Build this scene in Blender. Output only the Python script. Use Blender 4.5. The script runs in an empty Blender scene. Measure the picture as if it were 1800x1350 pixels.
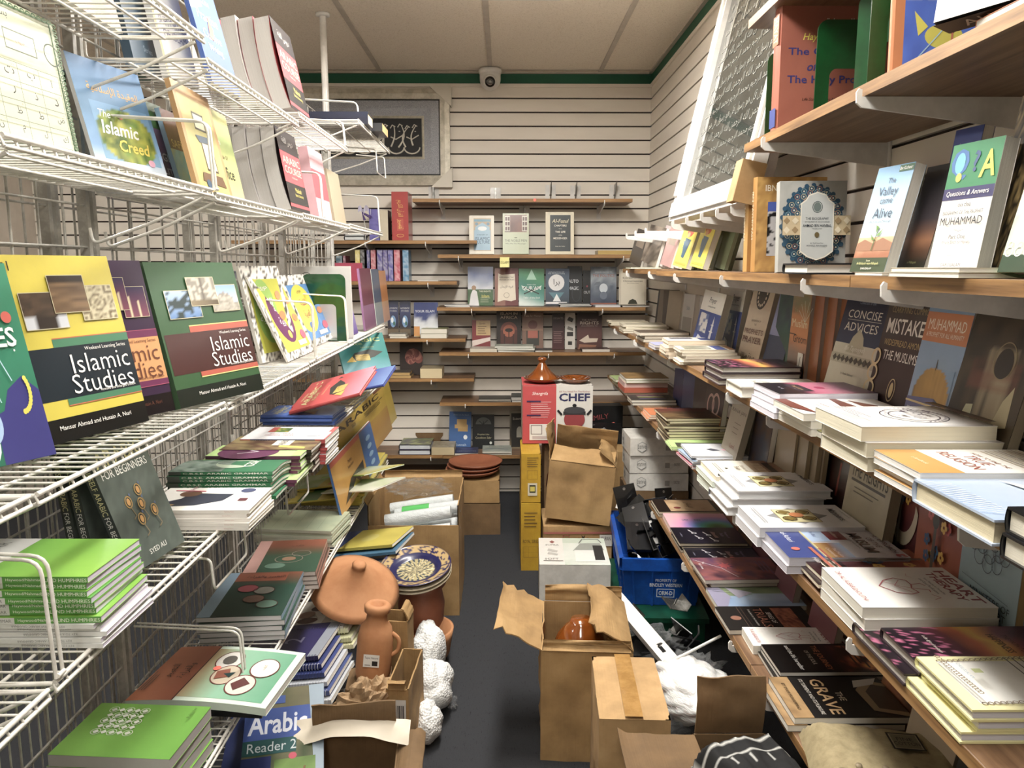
import bpy, math, random
from mathutils import Vector as V3, Matrix
random.seed(7)
SC = bpy.context.scene
COL = SC.collection
PI = math.pi
def rad(a): return a * PI / 180

# ---------------------------------------------------------------- camera
FPX, PITCH, YAW, EYE = 1352.0, rad(8.7), rad(.6), 1.36
SP, CP, SY, CY = math.sin(PITCH), math.cos(PITCH), math.sin(YAW), math.cos(YAW)
cam = bpy.data.objects.new('camera', bpy.data.cameras.new('camera'))
COL.objects.link(cam)
cam.location = (0, 0, EYE)
cam.rotation_euler = (PI / 2 - PITCH, 0, -YAW)
cam.data.sensor_width = 36
cam.data.lens = 36 * FPX / 1800
cam.data.clip_start = .05
SC.camera = cam
SC.view_settings.view_transform = 'Standard'
SC.view_settings.look = 'None'
SC.view_settings.gamma = 1
SC.view_settings.use_curve_mapping = False

def at(px, py, X=None, D=None, Z=None):
    """survey: photo bearing met with a known plane of the room -> point in metres"""
    u, v = (px - 900) / FPX, (py - 675) / FPX
    x, y, z = u, CP - SP * v, -SP - CP * v
    d = (x * CY + y * SY, y * CY - x * SY, z)
    t = X / d[0] if X is not None else D / d[1] if D is not None else (Z - EYE) / d[2]
    return V3((d[0] * t, d[1] * t, EYE + d[2] * t))
def dist(px, X, Z):
    """distance into the room of a point seen at bearing px that lies at side offset X and height Z"""
    u = (px - 900) / FPX
    return (X * CY - u * (X * SY * CP + (EYE - Z) * SP)) / (SY + u * CY * CP)

# ---------------------------------------------------------------- colour
def hx(s):
    if not isinstance(s, str): return tuple(s)[:3]
    s = s.lstrip('#')
    if len(s) == 3: s = ''.join(c * 2 for c in s)
    r = []
    for i in (0, 2, 4):
        c = int(s[i:i + 2], 16) / 255
        r.append(c / 12.92 if c <= .04045 else ((c + .055) / 1.055) ** 2.4)
    return tuple(r)
def mix(a, b, t):
    t = max(0, min(1, t))
    return tuple(x + (y - x) * t for x, y in zip(a, b))
def grad(stops):
    st = [(p, hx(c)) for p, c in stops]
    def f(t):
        if t <= st[0][0]: return st[0][1]
        for (p, c), (q, d) in zip(st, st[1:]):
            if t <= q: return mix(c, d, (t - p) / max(1e-6, q - p))
        return st[-1][1]
    return f
def nz(x, y, s=0):
    """cheap value noise for printed pictures"""
    def h(i, j):
        n = math.sin(i * 127.1 + j * 311.7 + s * 74.7) * 43758.5453
        return n - math.floor(n)
    i, j = math.floor(x), math.floor(y)
    a, b = x - i, y - j
    a, b = a * a * (3 - 2 * a), b * b * (3 - 2 * b)
    return (h(i, j) * (1 - a) + h(i + 1, j) * a) * (1 - b) + (h(i, j + 1) * (1 - a) + h(i + 1, j + 1) * a) * b

# ---------------------------------------------------------------- materials
MATS = {}
class NT:
    def __init__(s, m):
        s.t = m.node_tree; s.n = s.t.nodes; s.l = s.t.links
        s.b = s.n['Principled BSDF']
    def node(s, typ, **kw):
        n = s.n.new(typ)
        for k, v in kw.items():
            if k in n.inputs: n.inputs[k].default_value = v
            else: setattr(n, k, v)
        return n
    def link(s, a, b): s.l.new(a, b)
    def noise(s, scale, detail=3, rough=.6, vec=None, stretch=None):
        n = s.node('ShaderNodeTexNoise', Scale=scale, Detail=detail, Roughness=rough)
        tc = s.node('ShaderNodeTexCoord')
        src = tc.outputs[vec or 'Object']
        if stretch:
            mp = s.node('ShaderNodeMapping', Scale=stretch)
            s.link(src, mp.inputs['Vector']); src = mp.outputs[0]
        s.link(src, n.inputs['Vector'])
        return n.outputs['Fac']
    def ramp(s, fac, stops):
        r = s.node('ShaderNodeValToRGB')
        e = r.color_ramp.elements
        while len(e) < len(stops): e.new(.5)
        for el, (p, c) in zip(e, stops):
            el.position = p; el.color = (*hx(c), 1)
        s.link(fac, r.inputs[0])
        return r.outputs[0]
    def bump(s, h, strength=.3, dist=.01):
        b = s.node('ShaderNodeBump', Strength=strength, Distance=dist)
        s.link(h, b.inputs['Height']); s.link(b.outputs[0], s.b.inputs['Normal'])
def mat(name, col='888', rough=.5, metal=0, coat=0, fn=None, **kw):
    if name in MATS: return MATS[name]
    m = bpy.data.materials.new(name); m.use_nodes = True
    t = NT(m)
    t.b.inputs['Base Color'].default_value = (*hx(col), 1)
    t.b.inputs['Roughness'].default_value = rough
    t.b.inputs['Metallic'].default_value = metal
    t.b.inputs['Coat Weight'].default_value = coat
    for k, v in kw.items(): t.b.inputs[k.replace('_', ' ')].default_value = v
    if fn: fn(t)
    MATS[name] = m
    return m
def f_attr(t, scale=40, amt=.06):
    a = t.node('ShaderNodeAttribute', attribute_name='Col')
    n = t.noise(scale)
    mr = t.node('ShaderNodeMapRange'); mr.inputs['To Min'].default_value = 1 - amt; mr.inputs['To Max'].default_value = 1 + amt
    t.link(n, mr.inputs['Value'])
    mx = t.node('ShaderNodeMix', data_type='RGBA', blend_type='MULTIPLY'); mx.inputs['Factor'].default_value = 1
    hs = t.node('ShaderNodeHueSaturation', Saturation=.86)
    t.link(a.outputs['Color'], hs.inputs['Color'])
    t.link(hs.outputs[0], mx.inputs[6]); t.link(mr.outputs[0], mx.inputs[7])
    t.link(mx.outputs[2], t.b.inputs['Base Color'])
def f_pages(t):
    a = t.node('ShaderNodeAttribute', attribute_name='Col')
    n = t.noise(1, 2, .7, stretch=(6, 6, 1400))
    mr = t.node('ShaderNodeMapRange'); mr.inputs['To Min'].default_value = .72; mr.inputs['To Max'].default_value = 1.12
    t.link(n, mr.inputs['Value'])
    mx = t.node('ShaderNodeMix', data_type='RGBA', blend_type='MULTIPLY'); mx.inputs['Factor'].default_value = 1
    t.link(a.outputs['Color'], mx.inputs[6]); t.link(mr.outputs[0], mx.inputs[7])
    t.link(mx.outputs[2], t.b.inputs['Base Color'])
    t.bump(n, .25, .002)
def f_wood(t):
    n = t.noise(1, 5, .65, stretch=(60, 3, 60))
    n2 = t.noise(3, 2)
    c = t.ramp(n, [(.3, '5a4130'), (.52, '7d6048'), (.75, '957a5e')])
    mx = t.node('ShaderNodeMix', data_type='RGBA', blend_type='MULTIPLY'); mx.inputs['Factor'].default_value = .35
    t.link(c, mx.inputs[6]); t.link(t.ramp(n2, [(.3, 'b5a89a'), (.7, 'fff')]), mx.inputs[7])
    t.link(mx.outputs[2], t.b.inputs['Base Color'])
    t.bump(n, .12, .002)
def f_edge(t):
    n = t.noise(1, 4, .6, stretch=(90, 4, 90))
    t.link(t.ramp(n, [(.3, '6b4d30'), (.55, '9a754b'), (.75, 'b08c60')]), t.b.inputs['Base Color'])
def card(c1, c2, c3):
    def f(t):
        n = t.noise(7, 5, .65)
        st = t.noise(1, 1, .5, stretch=(260, 4, 4))
        t.link(t.ramp(n, [(.3, c1), (.55, c2), (.8, c3)]), t.b.inputs['Base Color'])
        ad = t.node('ShaderNodeMath', operation='MULTIPLY_ADD')
        t.link(st, ad.inputs[0]); ad.inputs[1].default_value = .25; t.link(n, ad.inputs[2])
        t.bump(ad.outputs[0], .35, .008)
    return f
def speck(c1, c2, scale, lo=.4, hi=.6, bump=0, bd=.003):
    def f(t):
        n = t.noise(scale, 4, .7)
        t.link(t.ramp(n, [(lo, c1), (hi, c2)]), t.b.inputs['Base Color'])
        if bump: t.bump(n, bump, bd)
    return f
def f_carpet(t):
    a = t.noise(420, 2, .8); b = t.noise(40, 4, .7); cc = t.noise(1, 2, .6, stretch=(300, 40, 1))
    ad = t.node('ShaderNodeMath', operation='ADD'); t.link(a, ad.inputs[0]); t.link(cc, ad.inputs[1])
    ad2 = t.node('ShaderNodeMath', operation='MULTIPLY_ADD'); t.link(b, ad2.inputs[0]); ad2.inputs[1].default_value = .35; t.link(ad.outputs[0], ad2.inputs[2])
    t.link(t.ramp(ad2.outputs[0], [(.3, '08080a'), (.85, '18191b'), (1.05, '424346')]), t.b.inputs['Base Color'])
    t.bump(a, .8, .006)
def f_ceil(t):
    a = t.noise(160, 3, .7); v = t.node('ShaderNodeTexVoronoi', Scale=95.0)
    tc = t.node('ShaderNodeTexCoord'); t.link(tc.outputs['Object'], v.inputs['Vector'])
    c = t.ramp(a, [(.32, 'cbbfae'), (.45, 'e2d8c9'), (.7, 'e8dfd1')])
    mx = t.node('ShaderNodeMix', data_type='RGBA', blend_type='MULTIPLY'); mx.inputs['Factor'].default_value = .5
    t.link(c, mx.inputs[6]); t.link(t.ramp(v.outputs['Distance'], [(.08, '9a8d7c'), (.2, 'fff')]), mx.inputs[7])
    t.link(mx.outputs[2], t.b.inputs['Base Color']); t.bump(a, .3, .004)
def f_slat(t):
    n = t.noise(2.2, 3, .6, stretch=(1, 1, 5))
    t.link(t.ramp(n, [(.3, 'dad3c8'), (.7, 'e4ded4')]), t.b.inputs['Base Color'])
def f_styro(t):
    v = t.node('ShaderNodeTexVoronoi', Scale=160.0)
    tc = t.node('ShaderNodeTexCoord'); t.link(tc.outputs['Object'], v.inputs['Vector'])
    t.link(t.ramp(v.outputs['Distance'], [(.0, 'f6f6f4'), (.9, 'd2d2d0')]), t.b.inputs['Base Color'])
    t.bump(v.outputs['Distance'], .6, -.006)
def f_film(t):
    n = t.noise(14, 4, .7, stretch=(1, 1, 3)); t.bump(n, .9, .02)
def f_wrap(t):
    n = t.noise(30, 3, .7, stretch=(1, .4, 2)); t.bump(n, .6, .01)

def M(name):
    d = dict(
        print=lambda: mat('printed_cover', rough=.42, coat=.12, Coat_Roughness=.12, fn=f_attr),
        matte=lambda: mat('matte_cover', rough=.6, fn=f_attr),
        gloss=lambda: mat('laminated_cover', rough=.3, coat=.22, Coat_Roughness=.12, fn=f_attr),
        pages=lambda: mat('page_edges', rough=.85, fn=f_pages),
        paint=lambda: mat('plain_paint', rough=.5, fn=lambda t: f_attr(t, 8, .03)),
        wire=lambda: mat('white_wire_coating', 'dcd9d2', .35, coat=.3, fn=speck('cfccc4', 'e2dfd8', 30)),
        gridwire=lambda: mat('grey_white_grid_coating', 'a9a69f', .4, fn=speck('99968f', 'b3b0a9', 30)),
        wood=lambda: mat('walnut_laminate', rough=.42, fn=f_wood),
        edge=lambda: mat('shelf_edge_banding', rough=.5, fn=f_edge),
        white=lambda: mat('white_enamel', 'd8d6d2', .35, coat=.2, fn=speck('cfcdc9', 'dedcd8', 12)),
        card=lambda: mat('corrugated_cardboard', rough=.8, fn=card('8a6d48', 'a58559', 'b5966a')),
        card2=lambda: mat('pale_cardboard', rough=.8, fn=card('957852', 'b08f64', 'c2a378')),
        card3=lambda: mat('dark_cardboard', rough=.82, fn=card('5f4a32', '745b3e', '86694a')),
        tape=lambda: mat('brown_packing_tape', 'a07a48', .25, coat=.5, fn=speck('94703f', 'ab8450', 20)),
        kraft=lambda: mat('kraft_paper', rough=.8, fn=card('8d7355', 'a88c6b', 'b99d7c')),
        terra=lambda: mat('unglazed_terracotta', rough=.75, fn=speck('a8734d', 'bd8a62', 9, .3, .7, .1)),
        terra2=lambda: mat('dark_terracotta', rough=.55, fn=speck('85503a', '9c6248', 9, .3, .7, .1)),
        glaze=lambda: mat('amber_glaze', rough=.12, coat=1, fn=speck('5a2c0e', '8a4a1c', 6, .3, .7)),
        carpet=lambda: mat('charcoal_carpet', rough=.95, fn=f_carpet, Specular_IOR_Level=.05),
        ceil=lambda: mat('ceiling_tile', rough=.9, fn=f_ceil),
        tbar=lambda: mat('ceiling_grid_enamel', 'b5aca0', .5, fn=speck('aea599', 'bbb2a6', 10)),
        slat=lambda: mat('slatwall_laminate', rough=.55, fn=f_slat),
        groove=lambda: mat('slat_groove', rough=.7, fn=speck('231713', '32211b', 20)),
        green=lambda: mat('green_wall_paint', rough=.55, fn=speck('0f4f38', '13573e', 4)),
        plaster=lambda: mat('painted_plaster', rough=.7, fn=speck('b7aea2', 'c2b9ad', 5)),
        chrome=lambda: mat('chrome_steel', 'b9bbbf', .18, 1, fn=speck('a4a6aa', 'c8cace', 25)),
        steel=lambda: mat('brushed_steel', '8e8d8a', .35, .9, fn=speck('7b7a77', '9e9d9a', 40)),
        black=lambda: mat('black_plastic', '0d0d0e', .25, coat=.4, fn=speck('0a0a0b', '141416', 20)),
        greenm=lambda: mat('green_enamelled_steel', '0e4420', .3, coat=.4, fn=speck('0c3d1c', '104a24', 12)),
        bluep=lambda: mat('blue_crate_plastic', '13489b', .38, fn=speck('113f8b', '164fa8', 12)),
        styro=lambda: mat('expanded_polystyrene', rough=.8, fn=f_styro),
        film=lambda: mat('clear_plastic_film', 'f2f4f5', .12, fn=f_film, Transmission_Weight=.9, IOR=1.12, Alpha=.55),
        wrap=lambda: mat('milky_poly_wrap', 'dfe3e4', .25, fn=f_wrap, Transmission_Weight=.25, IOR=1.2),
        bag=lambda: mat('white_poly_bag', 'd4d4d2', .35, fn=f_wrap, Subsurface_Weight=.1),
        lamp=lambda: mat('lamp_diffuser', 'ffffff', .5, Emission_Color=(1, .95, .86, 1), Emission_Strength=9.0, fn=lambda t: None),
        cloth=lambda: mat('khaki_cotton', rough=.85, fn=speck('8d8061', '9f9170', 60, .35, .65, .2)),
        clothb=lambda: mat('black_cotton', rough=.85, fn=lambda t: f_attr(t, 300, .3)),
        glass=lambda: mat('picture_glass', '3a3c3a', .06, coat=.6, fn=speck('343633', '3e403d', 5)),
        silver=lambda: mat('silver_frame_moulding', 'b5b3ac', .35, .25, fn=speck('b0ab9c', 'cbc6b8', 20)),
        glitter=lambda: mat('glitter_silver_mat', rough=.4, metal=.15, fn=speck('777980', 'a9abb0', 260, .35, .65, .6)),
        mahog=lambda: mat('black_lacquer', '0c0b0b', .3, fn=speck('0a0909', '121010', 10)),
    )
    return d[name]()

# ---------------------------------------------------------------- mesh building
class MB:
    def __init__(s): s.v = []; s.f = []; s.c = []; s.m = []; s.s = []
    def add(s, vs, fs, col=(.5, .5, .5), mat=0, smooth=False, X=None):
        """col: one colour, or a list with a colour per vertex"""
        b = len(s.v)
        if X is not None: vs = [X @ V3(v) for v in vs]
        s.v.extend(tuple(v) for v in vs)
        per = isinstance(col, list)
        for f in fs:
            s.f.append(tuple(b + i for i in f))
            s.c.append([col[i] for i in f] if per else col)
            s.m.append(mat); s.s.append(smooth)
    def box(s, a, b, col=(.5, .5, .5), mat=0, X=None):
        x0, y0, z0 = a; x1, y1, z1 = b
        s.add([(x0, y0, z0), (x1, y0, z0), (x1, y1, z0), (x0, y1, z0), (x0, y0, z1), (x1, y0, z1), (x1, y1, z1), (x0, y1, z1)],
              [(0, 3, 2, 1), (4, 5, 6, 7), (0, 1, 5, 4), (1, 2, 6, 5), (2, 3, 7, 6), (3, 0, 4, 7)], col, mat, X=X)
    def prism(s, pts, z0, z1, col=(.5, .5, .5), mat=0, X=None, smooth=False):
        n = len(pts)
        s.add([(*p, z0) for p in pts] + [(*p, z1) for p in pts],
              [tuple(range(n - 1, -1, -1)), tuple(range(n, 2 * n))] , col, mat, X=X)
        s.add([(*p, z0) for p in pts] + [(*p, z1) for p in pts],
              [(i, (i + 1) % n, n + (i + 1) % n, n + i) for i in range(n)], col, mat, smooth, X=X)
    def tube(s, path, r, n=6, col=(.5, .5, .5), mat=0, X=None, closed=False, bend=0):
        P = [V3(p) for p in path]
        if bend:
            Q = [P[0]]
            for i in range(1, len(P) - 1):
                a, b, c = P[i - 1], P[i], P[i + 1]
                d1, d2 = (a - b), (c - b)
                k = min(bend, d1.length * .49, d2.length * .49)
                p1, p2 = b + d1.normalized() * k, b + d2.normalized() * k
                for t in (0, .25, .5, .75, 1):
                    Q.append(p1 * (1 - t) ** 2 + b * 2 * t * (1 - t) + p2 * t * t)
            Q.append(P[-1]); P = Q
        R = r if isinstance(r, (list, tuple)) else [r] * len(P)
        vs = []; nrm = None
        for i, p in enumerate(P):
            if closed: t = (P[(i + 1) % len(P)] - P[i - 1])
            else: t = P[min(i + 1, len(P) - 1)] - P[max(i - 1, 0)]
            if t.length < 1e-9: t = V3((0, 0, 1))
            t.normalize()
            if nrm is None:
                nrm = t.orthogonal().normalized()
            nrm = (nrm - t * nrm.dot(t))
            if nrm.length < 1e-6: nrm = t.orthogonal()
            nrm.normalize(); bn = t.cross(nrm)
            for k in range(n):
                a = 2 * PI * k / n
                vs.append(p + (nrm * math.cos(a) + bn * math.sin(a)) * R[i])
        fs = []
        L = len(P)
        for i in range(L if closed else L - 1):
            j = (i + 1) % L
            for k in range(n):
                fs.append((i * n + k, i * n + (k + 1) % n, j * n + (k + 1) % n, j * n + k))
        s.add(vs, fs, col, mat, n > 4, X)
        if not closed:
            s.add(vs, [tuple(range(n - 1, -1, -1)), tuple(range((L - 1) * n, L * n))], col, mat, False, X)
    def lathe(s, prof, n=40, col=(.5, .5, .5), mat=0, X=None, wob=0):
        vs = []
        for j, (r, z) in enumerate(prof):
            for k in range(n):
                a = 2 * PI * k / n
                rr = max(r, 1e-4)
                vs.append((rr * math.cos(a), rr * math.sin(a), z))
        fs = []
        for j in range(len(prof) - 1):
            for k in range(n):
                k2 = (k + 1) % n
                fs.append((j * n + k, j * n + k2, (j + 1) * n + k2, (j + 1) * n + k))
        if callable(col): col = [col(prof[i // n], (i % n) / n) for i in range(len(vs))]
        s.add(vs, fs, col, mat, True, X)
    def grid(s, fn, nu, nv, col=(.5, .5, .5), mat=0, smooth=False, X=None):
        """fn(u, v) -> point; col may be fn(u, v) -> colour"""
        vs = []; cs = []
        for j in range(nv + 1):
            for i in range(nu + 1):
                u, v = i / nu, j / nv
                vs.append(fn(u, v))
                if callable(col): cs.append(col(u, v))
        fs = [(j * (nu + 1) + i, j * (nu + 1) + i + 1, (j + 1) * (nu + 1) + i + 1, (j + 1) * (nu + 1) + i) for j in range(nv) for i in range(nu)]
        s.add(vs, fs, cs if callable(col) else col, mat, smooth, X)
    def build(s, name, parent=None, mats=('paint',), mtx=None, loc=None, mods=()):
        me = bpy.data.meshes.new(name)
        me.from_pydata(s.v, [], s.f)
        ca = me.color_attributes.new('Col', 'FLOAT_COLOR', 'CORNER')
        flat = []
        for f, c in zip(s.f, s.c):
            if isinstance(c, list):
                for x in c: flat.extend((x[0], x[1], x[2], 1))
            else: flat.extend((c[0], c[1], c[2], 1) * len(f))
        ca.data.foreach_set('color', flat)
        for m in mats: me.materials.append(M(m) if isinstance(m, str) else m)
        me.polygons.foreach_set('material_index', s.m)
        me.polygons.foreach_set('use_smooth', s.s)
        me.update()
        o = bpy.data.objects.new(name, me)
        COL.objects.link(o)
        if parent: o.parent = parent
        if mtx is not None: o.matrix_basis = mtx
        elif loc is not None: o.location = loc
        for typ, kw in mods:
            md = o.modifiers.new(typ.lower(), typ)
            for k, v in kw.items(): setattr(md, k, v)
        return o
def tag(o, label, cat, group=None, kind=None):
    o['label'] = label; o['category'] = cat
    if group: o['group'] = group
    if kind: o['kind'] = kind
    return o
def thing(name, label, cat, mtx=None, loc=(0, 0, 0), rz=0, group=None):
    o = bpy.data.objects.new(name, None); COL.objects.link(o)
    o.empty_display_size = .05
    o.matrix_basis = mtx if mtx is not None else Matrix.Translation(V3(loc)) @ Matrix.Rotation(rz, 4, 'Z')
    return tag(o, label, cat, group)
def struct(o): o['kind'] = 'structure'; return o
BEV = (('BEVEL', dict(width=.0015, segments=2, limit_method='ANGLE')),)

# ---------------------------------------------------------------- lettering
GL = {}
FORMS = {'\u0627': (0xFE8D, 2), '\u0623': (0xFE83, 2), '\u0625': (0xFE87, 2), '\u0628': (0xFE8F, 4), '\u0629': (0xFE93, 2), '\u062a': (0xFE95, 4), '\u062b': (0xFE99, 4),
         '\u062c': (0xFE9D, 4), '\u062d': (0xFEA1, 4), '\u062e': (0xFEA5, 4), '\u062f': (0xFEA9, 2), '\u0630': (0xFEAB, 2), '\u0631': (0xFEAD, 2), '\u0632': (0xFEAF, 2),
         '\u0633': (0xFEB1, 4), '\u0634': (0xFEB5, 4), '\u0635': (0xFEB9, 4), '\u0636': (0xFEBD, 4), '\u0637': (0xFEC1, 4), '\u0638': (0xFEC5, 4), '\u0639': (0xFEC9, 4),
         '\u063a': (0xFECD, 4), '\u0641': (0xFED1, 4), '\u0642': (0xFED5, 4), '\u0643': (0xFED9, 4), '\u0644': (0xFEDD, 4), '\u0645': (0xFEE1, 4), '\u0646': (0xFEE5, 4),
         '\u0647': (0xFEE9, 4), '\u0648': (0xFEED, 2), '\u0649': (0xFEEF, 2), '\u064a': (0xFEF1, 4)}
def shape_ar(t):
    out = []
    for w in t.split(' '):
        r = ''
        for i, ch in enumerate(w):
            if ch not in FORMS: r += ch; continue
            base, n = FORMS[ch]
            pj = i > 0 and w[i - 1] in FORMS and FORMS[w[i - 1]][1] == 4
            nj = i + 1 < len(w) and w[i + 1] in FORMS and n == 4
            k = (3 if nj else 1) if pj else (2 if nj else 0)
            r += chr(base + k)
        out.append(r[::-1])
    return ' '.join(out[::-1])
def glyphs(t, bold=0, sp=1.0):
    key = (t, bold, sp)
    if key not in GL:
        cu = bpy.data.curves.new('lettering', 'FONT')
        cu.body = shape_ar(t) if any('\u0600' <= c <= '\u06ff' for c in t) else t
        cu.resolution_u = 2; cu.offset = bold; cu.space_character = sp; cu.space_line = .85
        cu.align_x = 'CENTER'
        o = bpy.data.objects.new('lettering', cu)
        me = o.to_mesh()
        vs = [(v.co.x, v.co.y) for v in me.vertices]
        fs = [tuple(p.vertices) for p in me.polygons]
        o.to_mesh_clear(); bpy.data.objects.remove(o); bpy.data.curves.remove(cu)
        if vs:
            xs = [v[0] for v in vs]; ys = [v[1] for v in vs]
            x0, x1, y0, y1 = min(xs), max(xs), min(ys), max(ys)
            W, Hh = max(1e-6, x1 - x0), max(1e-6, y1 - y0)
            vs = [((x - x0) / W - .5, (y - y0) / Hh - .5) for x, y in vs]
            GL[key] = (vs, fs, W / Hh)
        else: GL[key] = ([], [], 1)
    return GL[key]
# ---------------------------------------------------------------- printed artwork: layers on a unit sheet, lifted a hair apart
LIFT = .00016
def art(mb, W, H, layers, X, mat=0, z0=0.0):
    """layers in fractions of the W x H sheet, lower-left origin; X maps (x, y, z) of the sheet"""
    z = z0
    def poly(pts, c):
        n = len(pts)
        mb.add([(x * W, y * H, z) for x, y in pts], [tuple(range(n))], c, mat, X=X)
    for L in layers:
        k = L[0]; z += LIFT
        if k == 'r':                                   # filled rectangle
            _, a, b, c, d, col = L[:6]
            poly([(a, b), (c, b), (c, d), (a, d)], hx(col))
        elif k == 'p': poly(L[1], hx(L[2]))           # filled polygon
        elif k == 'e':                                 # ellipse
            _, cx, cy, rx, ry, col = L[:6]; n = 24
            poly([(cx + rx * math.cos(2 * PI * i / n), cy + ry * math.sin(2 * PI * i / n)) for i in range(n)], hx(col))
        elif k == 'o':                                 # elliptical ring
            _, cx, cy, rx, ry, w, col = L[:7]; n = 32
            ps = []
            for i in range(n):
                a = 2 * PI * i / n
                ps += [((cx + rx * math.cos(a)) * W, (cy + ry * math.sin(a)) * H, z), ((cx + (rx - w) * math.cos(a)) * W, (cy + (ry - w * W / H) * math.sin(a)) * H, z)]
            mb.add(ps, [(2 * i, (2 * i + 2) % (2 * n), (2 * i + 3) % (2 * n), 2 * i + 1) for i in range(n)], hx(col), mat, X=X)
        elif k == 'f':                                 # rectangular frame line
            _, a, b, c, d, w, col = L[:7]; wy = w * W / H
            for q in ((a, b, c, b + wy), (a, d - wy, c, d), (a, b, a + w, d), (c - w, b, c, d)):
                poly([(q[0], q[1]), (q[2], q[1]), (q[2], q[3]), (q[0], q[3])], hx(col))
        elif k == 'l':                                 # stroke through points
            _, pts, w, col = L[:4]; c = hx(col)
            for (x0, y0), (x1, y1) in zip(pts, pts[1:]):
                dx, dy = (x1 - x0) * W, (y1 - y0) * H
                ln = math.hypot(dx, dy) or 1
                ox, oy = -dy / ln * w / 2, dx / ln * w / 2
                poly([(x0 + ox, y0 + oy * W / H), (x0 - ox, y0 - oy * W / H), (x1 - ox, y1 - oy * W / H), (x1 + ox, y1 + oy * W / H)], c)
        elif k == 'g':                                 # picture: fn(u, v) colour over a grid
            _, a, b, c, d, fn, nu, nv = L[:8]
            mb.grid(lambda u, v: ((a + (c - a) * u) * W, (b + (d - b) * v) * H, z), nu, nv, fn, mat, X=X)
        elif k == 't':                                 # lettering: text, cx, cy, height, colour, max width, options
            _, s, cx, cy, h, col = L[:6]
            mw = L[6] if len(L) > 6 else .95
            op = L[7] if len(L) > 7 else {}
            vs, fs, asp = glyphs(s, op.get('b', 0), op.get('sp', 1.0))
            if not vs: continue
            hh = h * H; ww = asp * hh * op.get('n', 1)
            if op.get('fit') or ww > mw * W: ww = mw * W
            al = op.get('a', 'c')
            ox = cx * W + (ww / 2 if al == 'l' else -ww / 2 if al == 'r' else 0)
            ro = rad(op.get('rot', 0)); cr, sr = math.cos(ro), math.sin(ro)
            sk = op.get('sk', 0)
            out = []
            for x, y in vs:
                px, py = (x + sk * y / max(asp, .2)) * ww, y * hh
                out.append((ox + px * cr - py * sr, cy * H + px * sr + py * cr, z))
            mb.add(out, fs, hx(col), mat, X=X)
def lines(n, a, y0, y1, c, col, h=.006, jag=.25, seed=1):
    """n short bars that read as small print"""
    r = random.Random(seed); out = []
    for i in range(n):
        y = y1 + (y0 - y1) * (i / max(1, n - 1))
        out.append(('r', a, y - h / 2, c - (c - a) * jag * r.random(), y + h / 2, col))
    return out
def tint(c): return lambda u, v: hx(c)
def pic_v(stops, seed=0, n=0, sc=6):
    g = grad(stops)
    return lambda u, v: g(v + n * (nz(u * sc, v * sc, seed) - .5))
def pic_noise(cols, sx=6, sy=6, seed=0):
    g = grad([(i / (len(cols) - 1), c) for i, c in enumerate(cols)])
    return lambda u, v: g(.6 * nz(u * sx, v * sy, seed) + .4 * nz(u * sx * 2.3, v * sy * 2.3, seed + 3))

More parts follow.
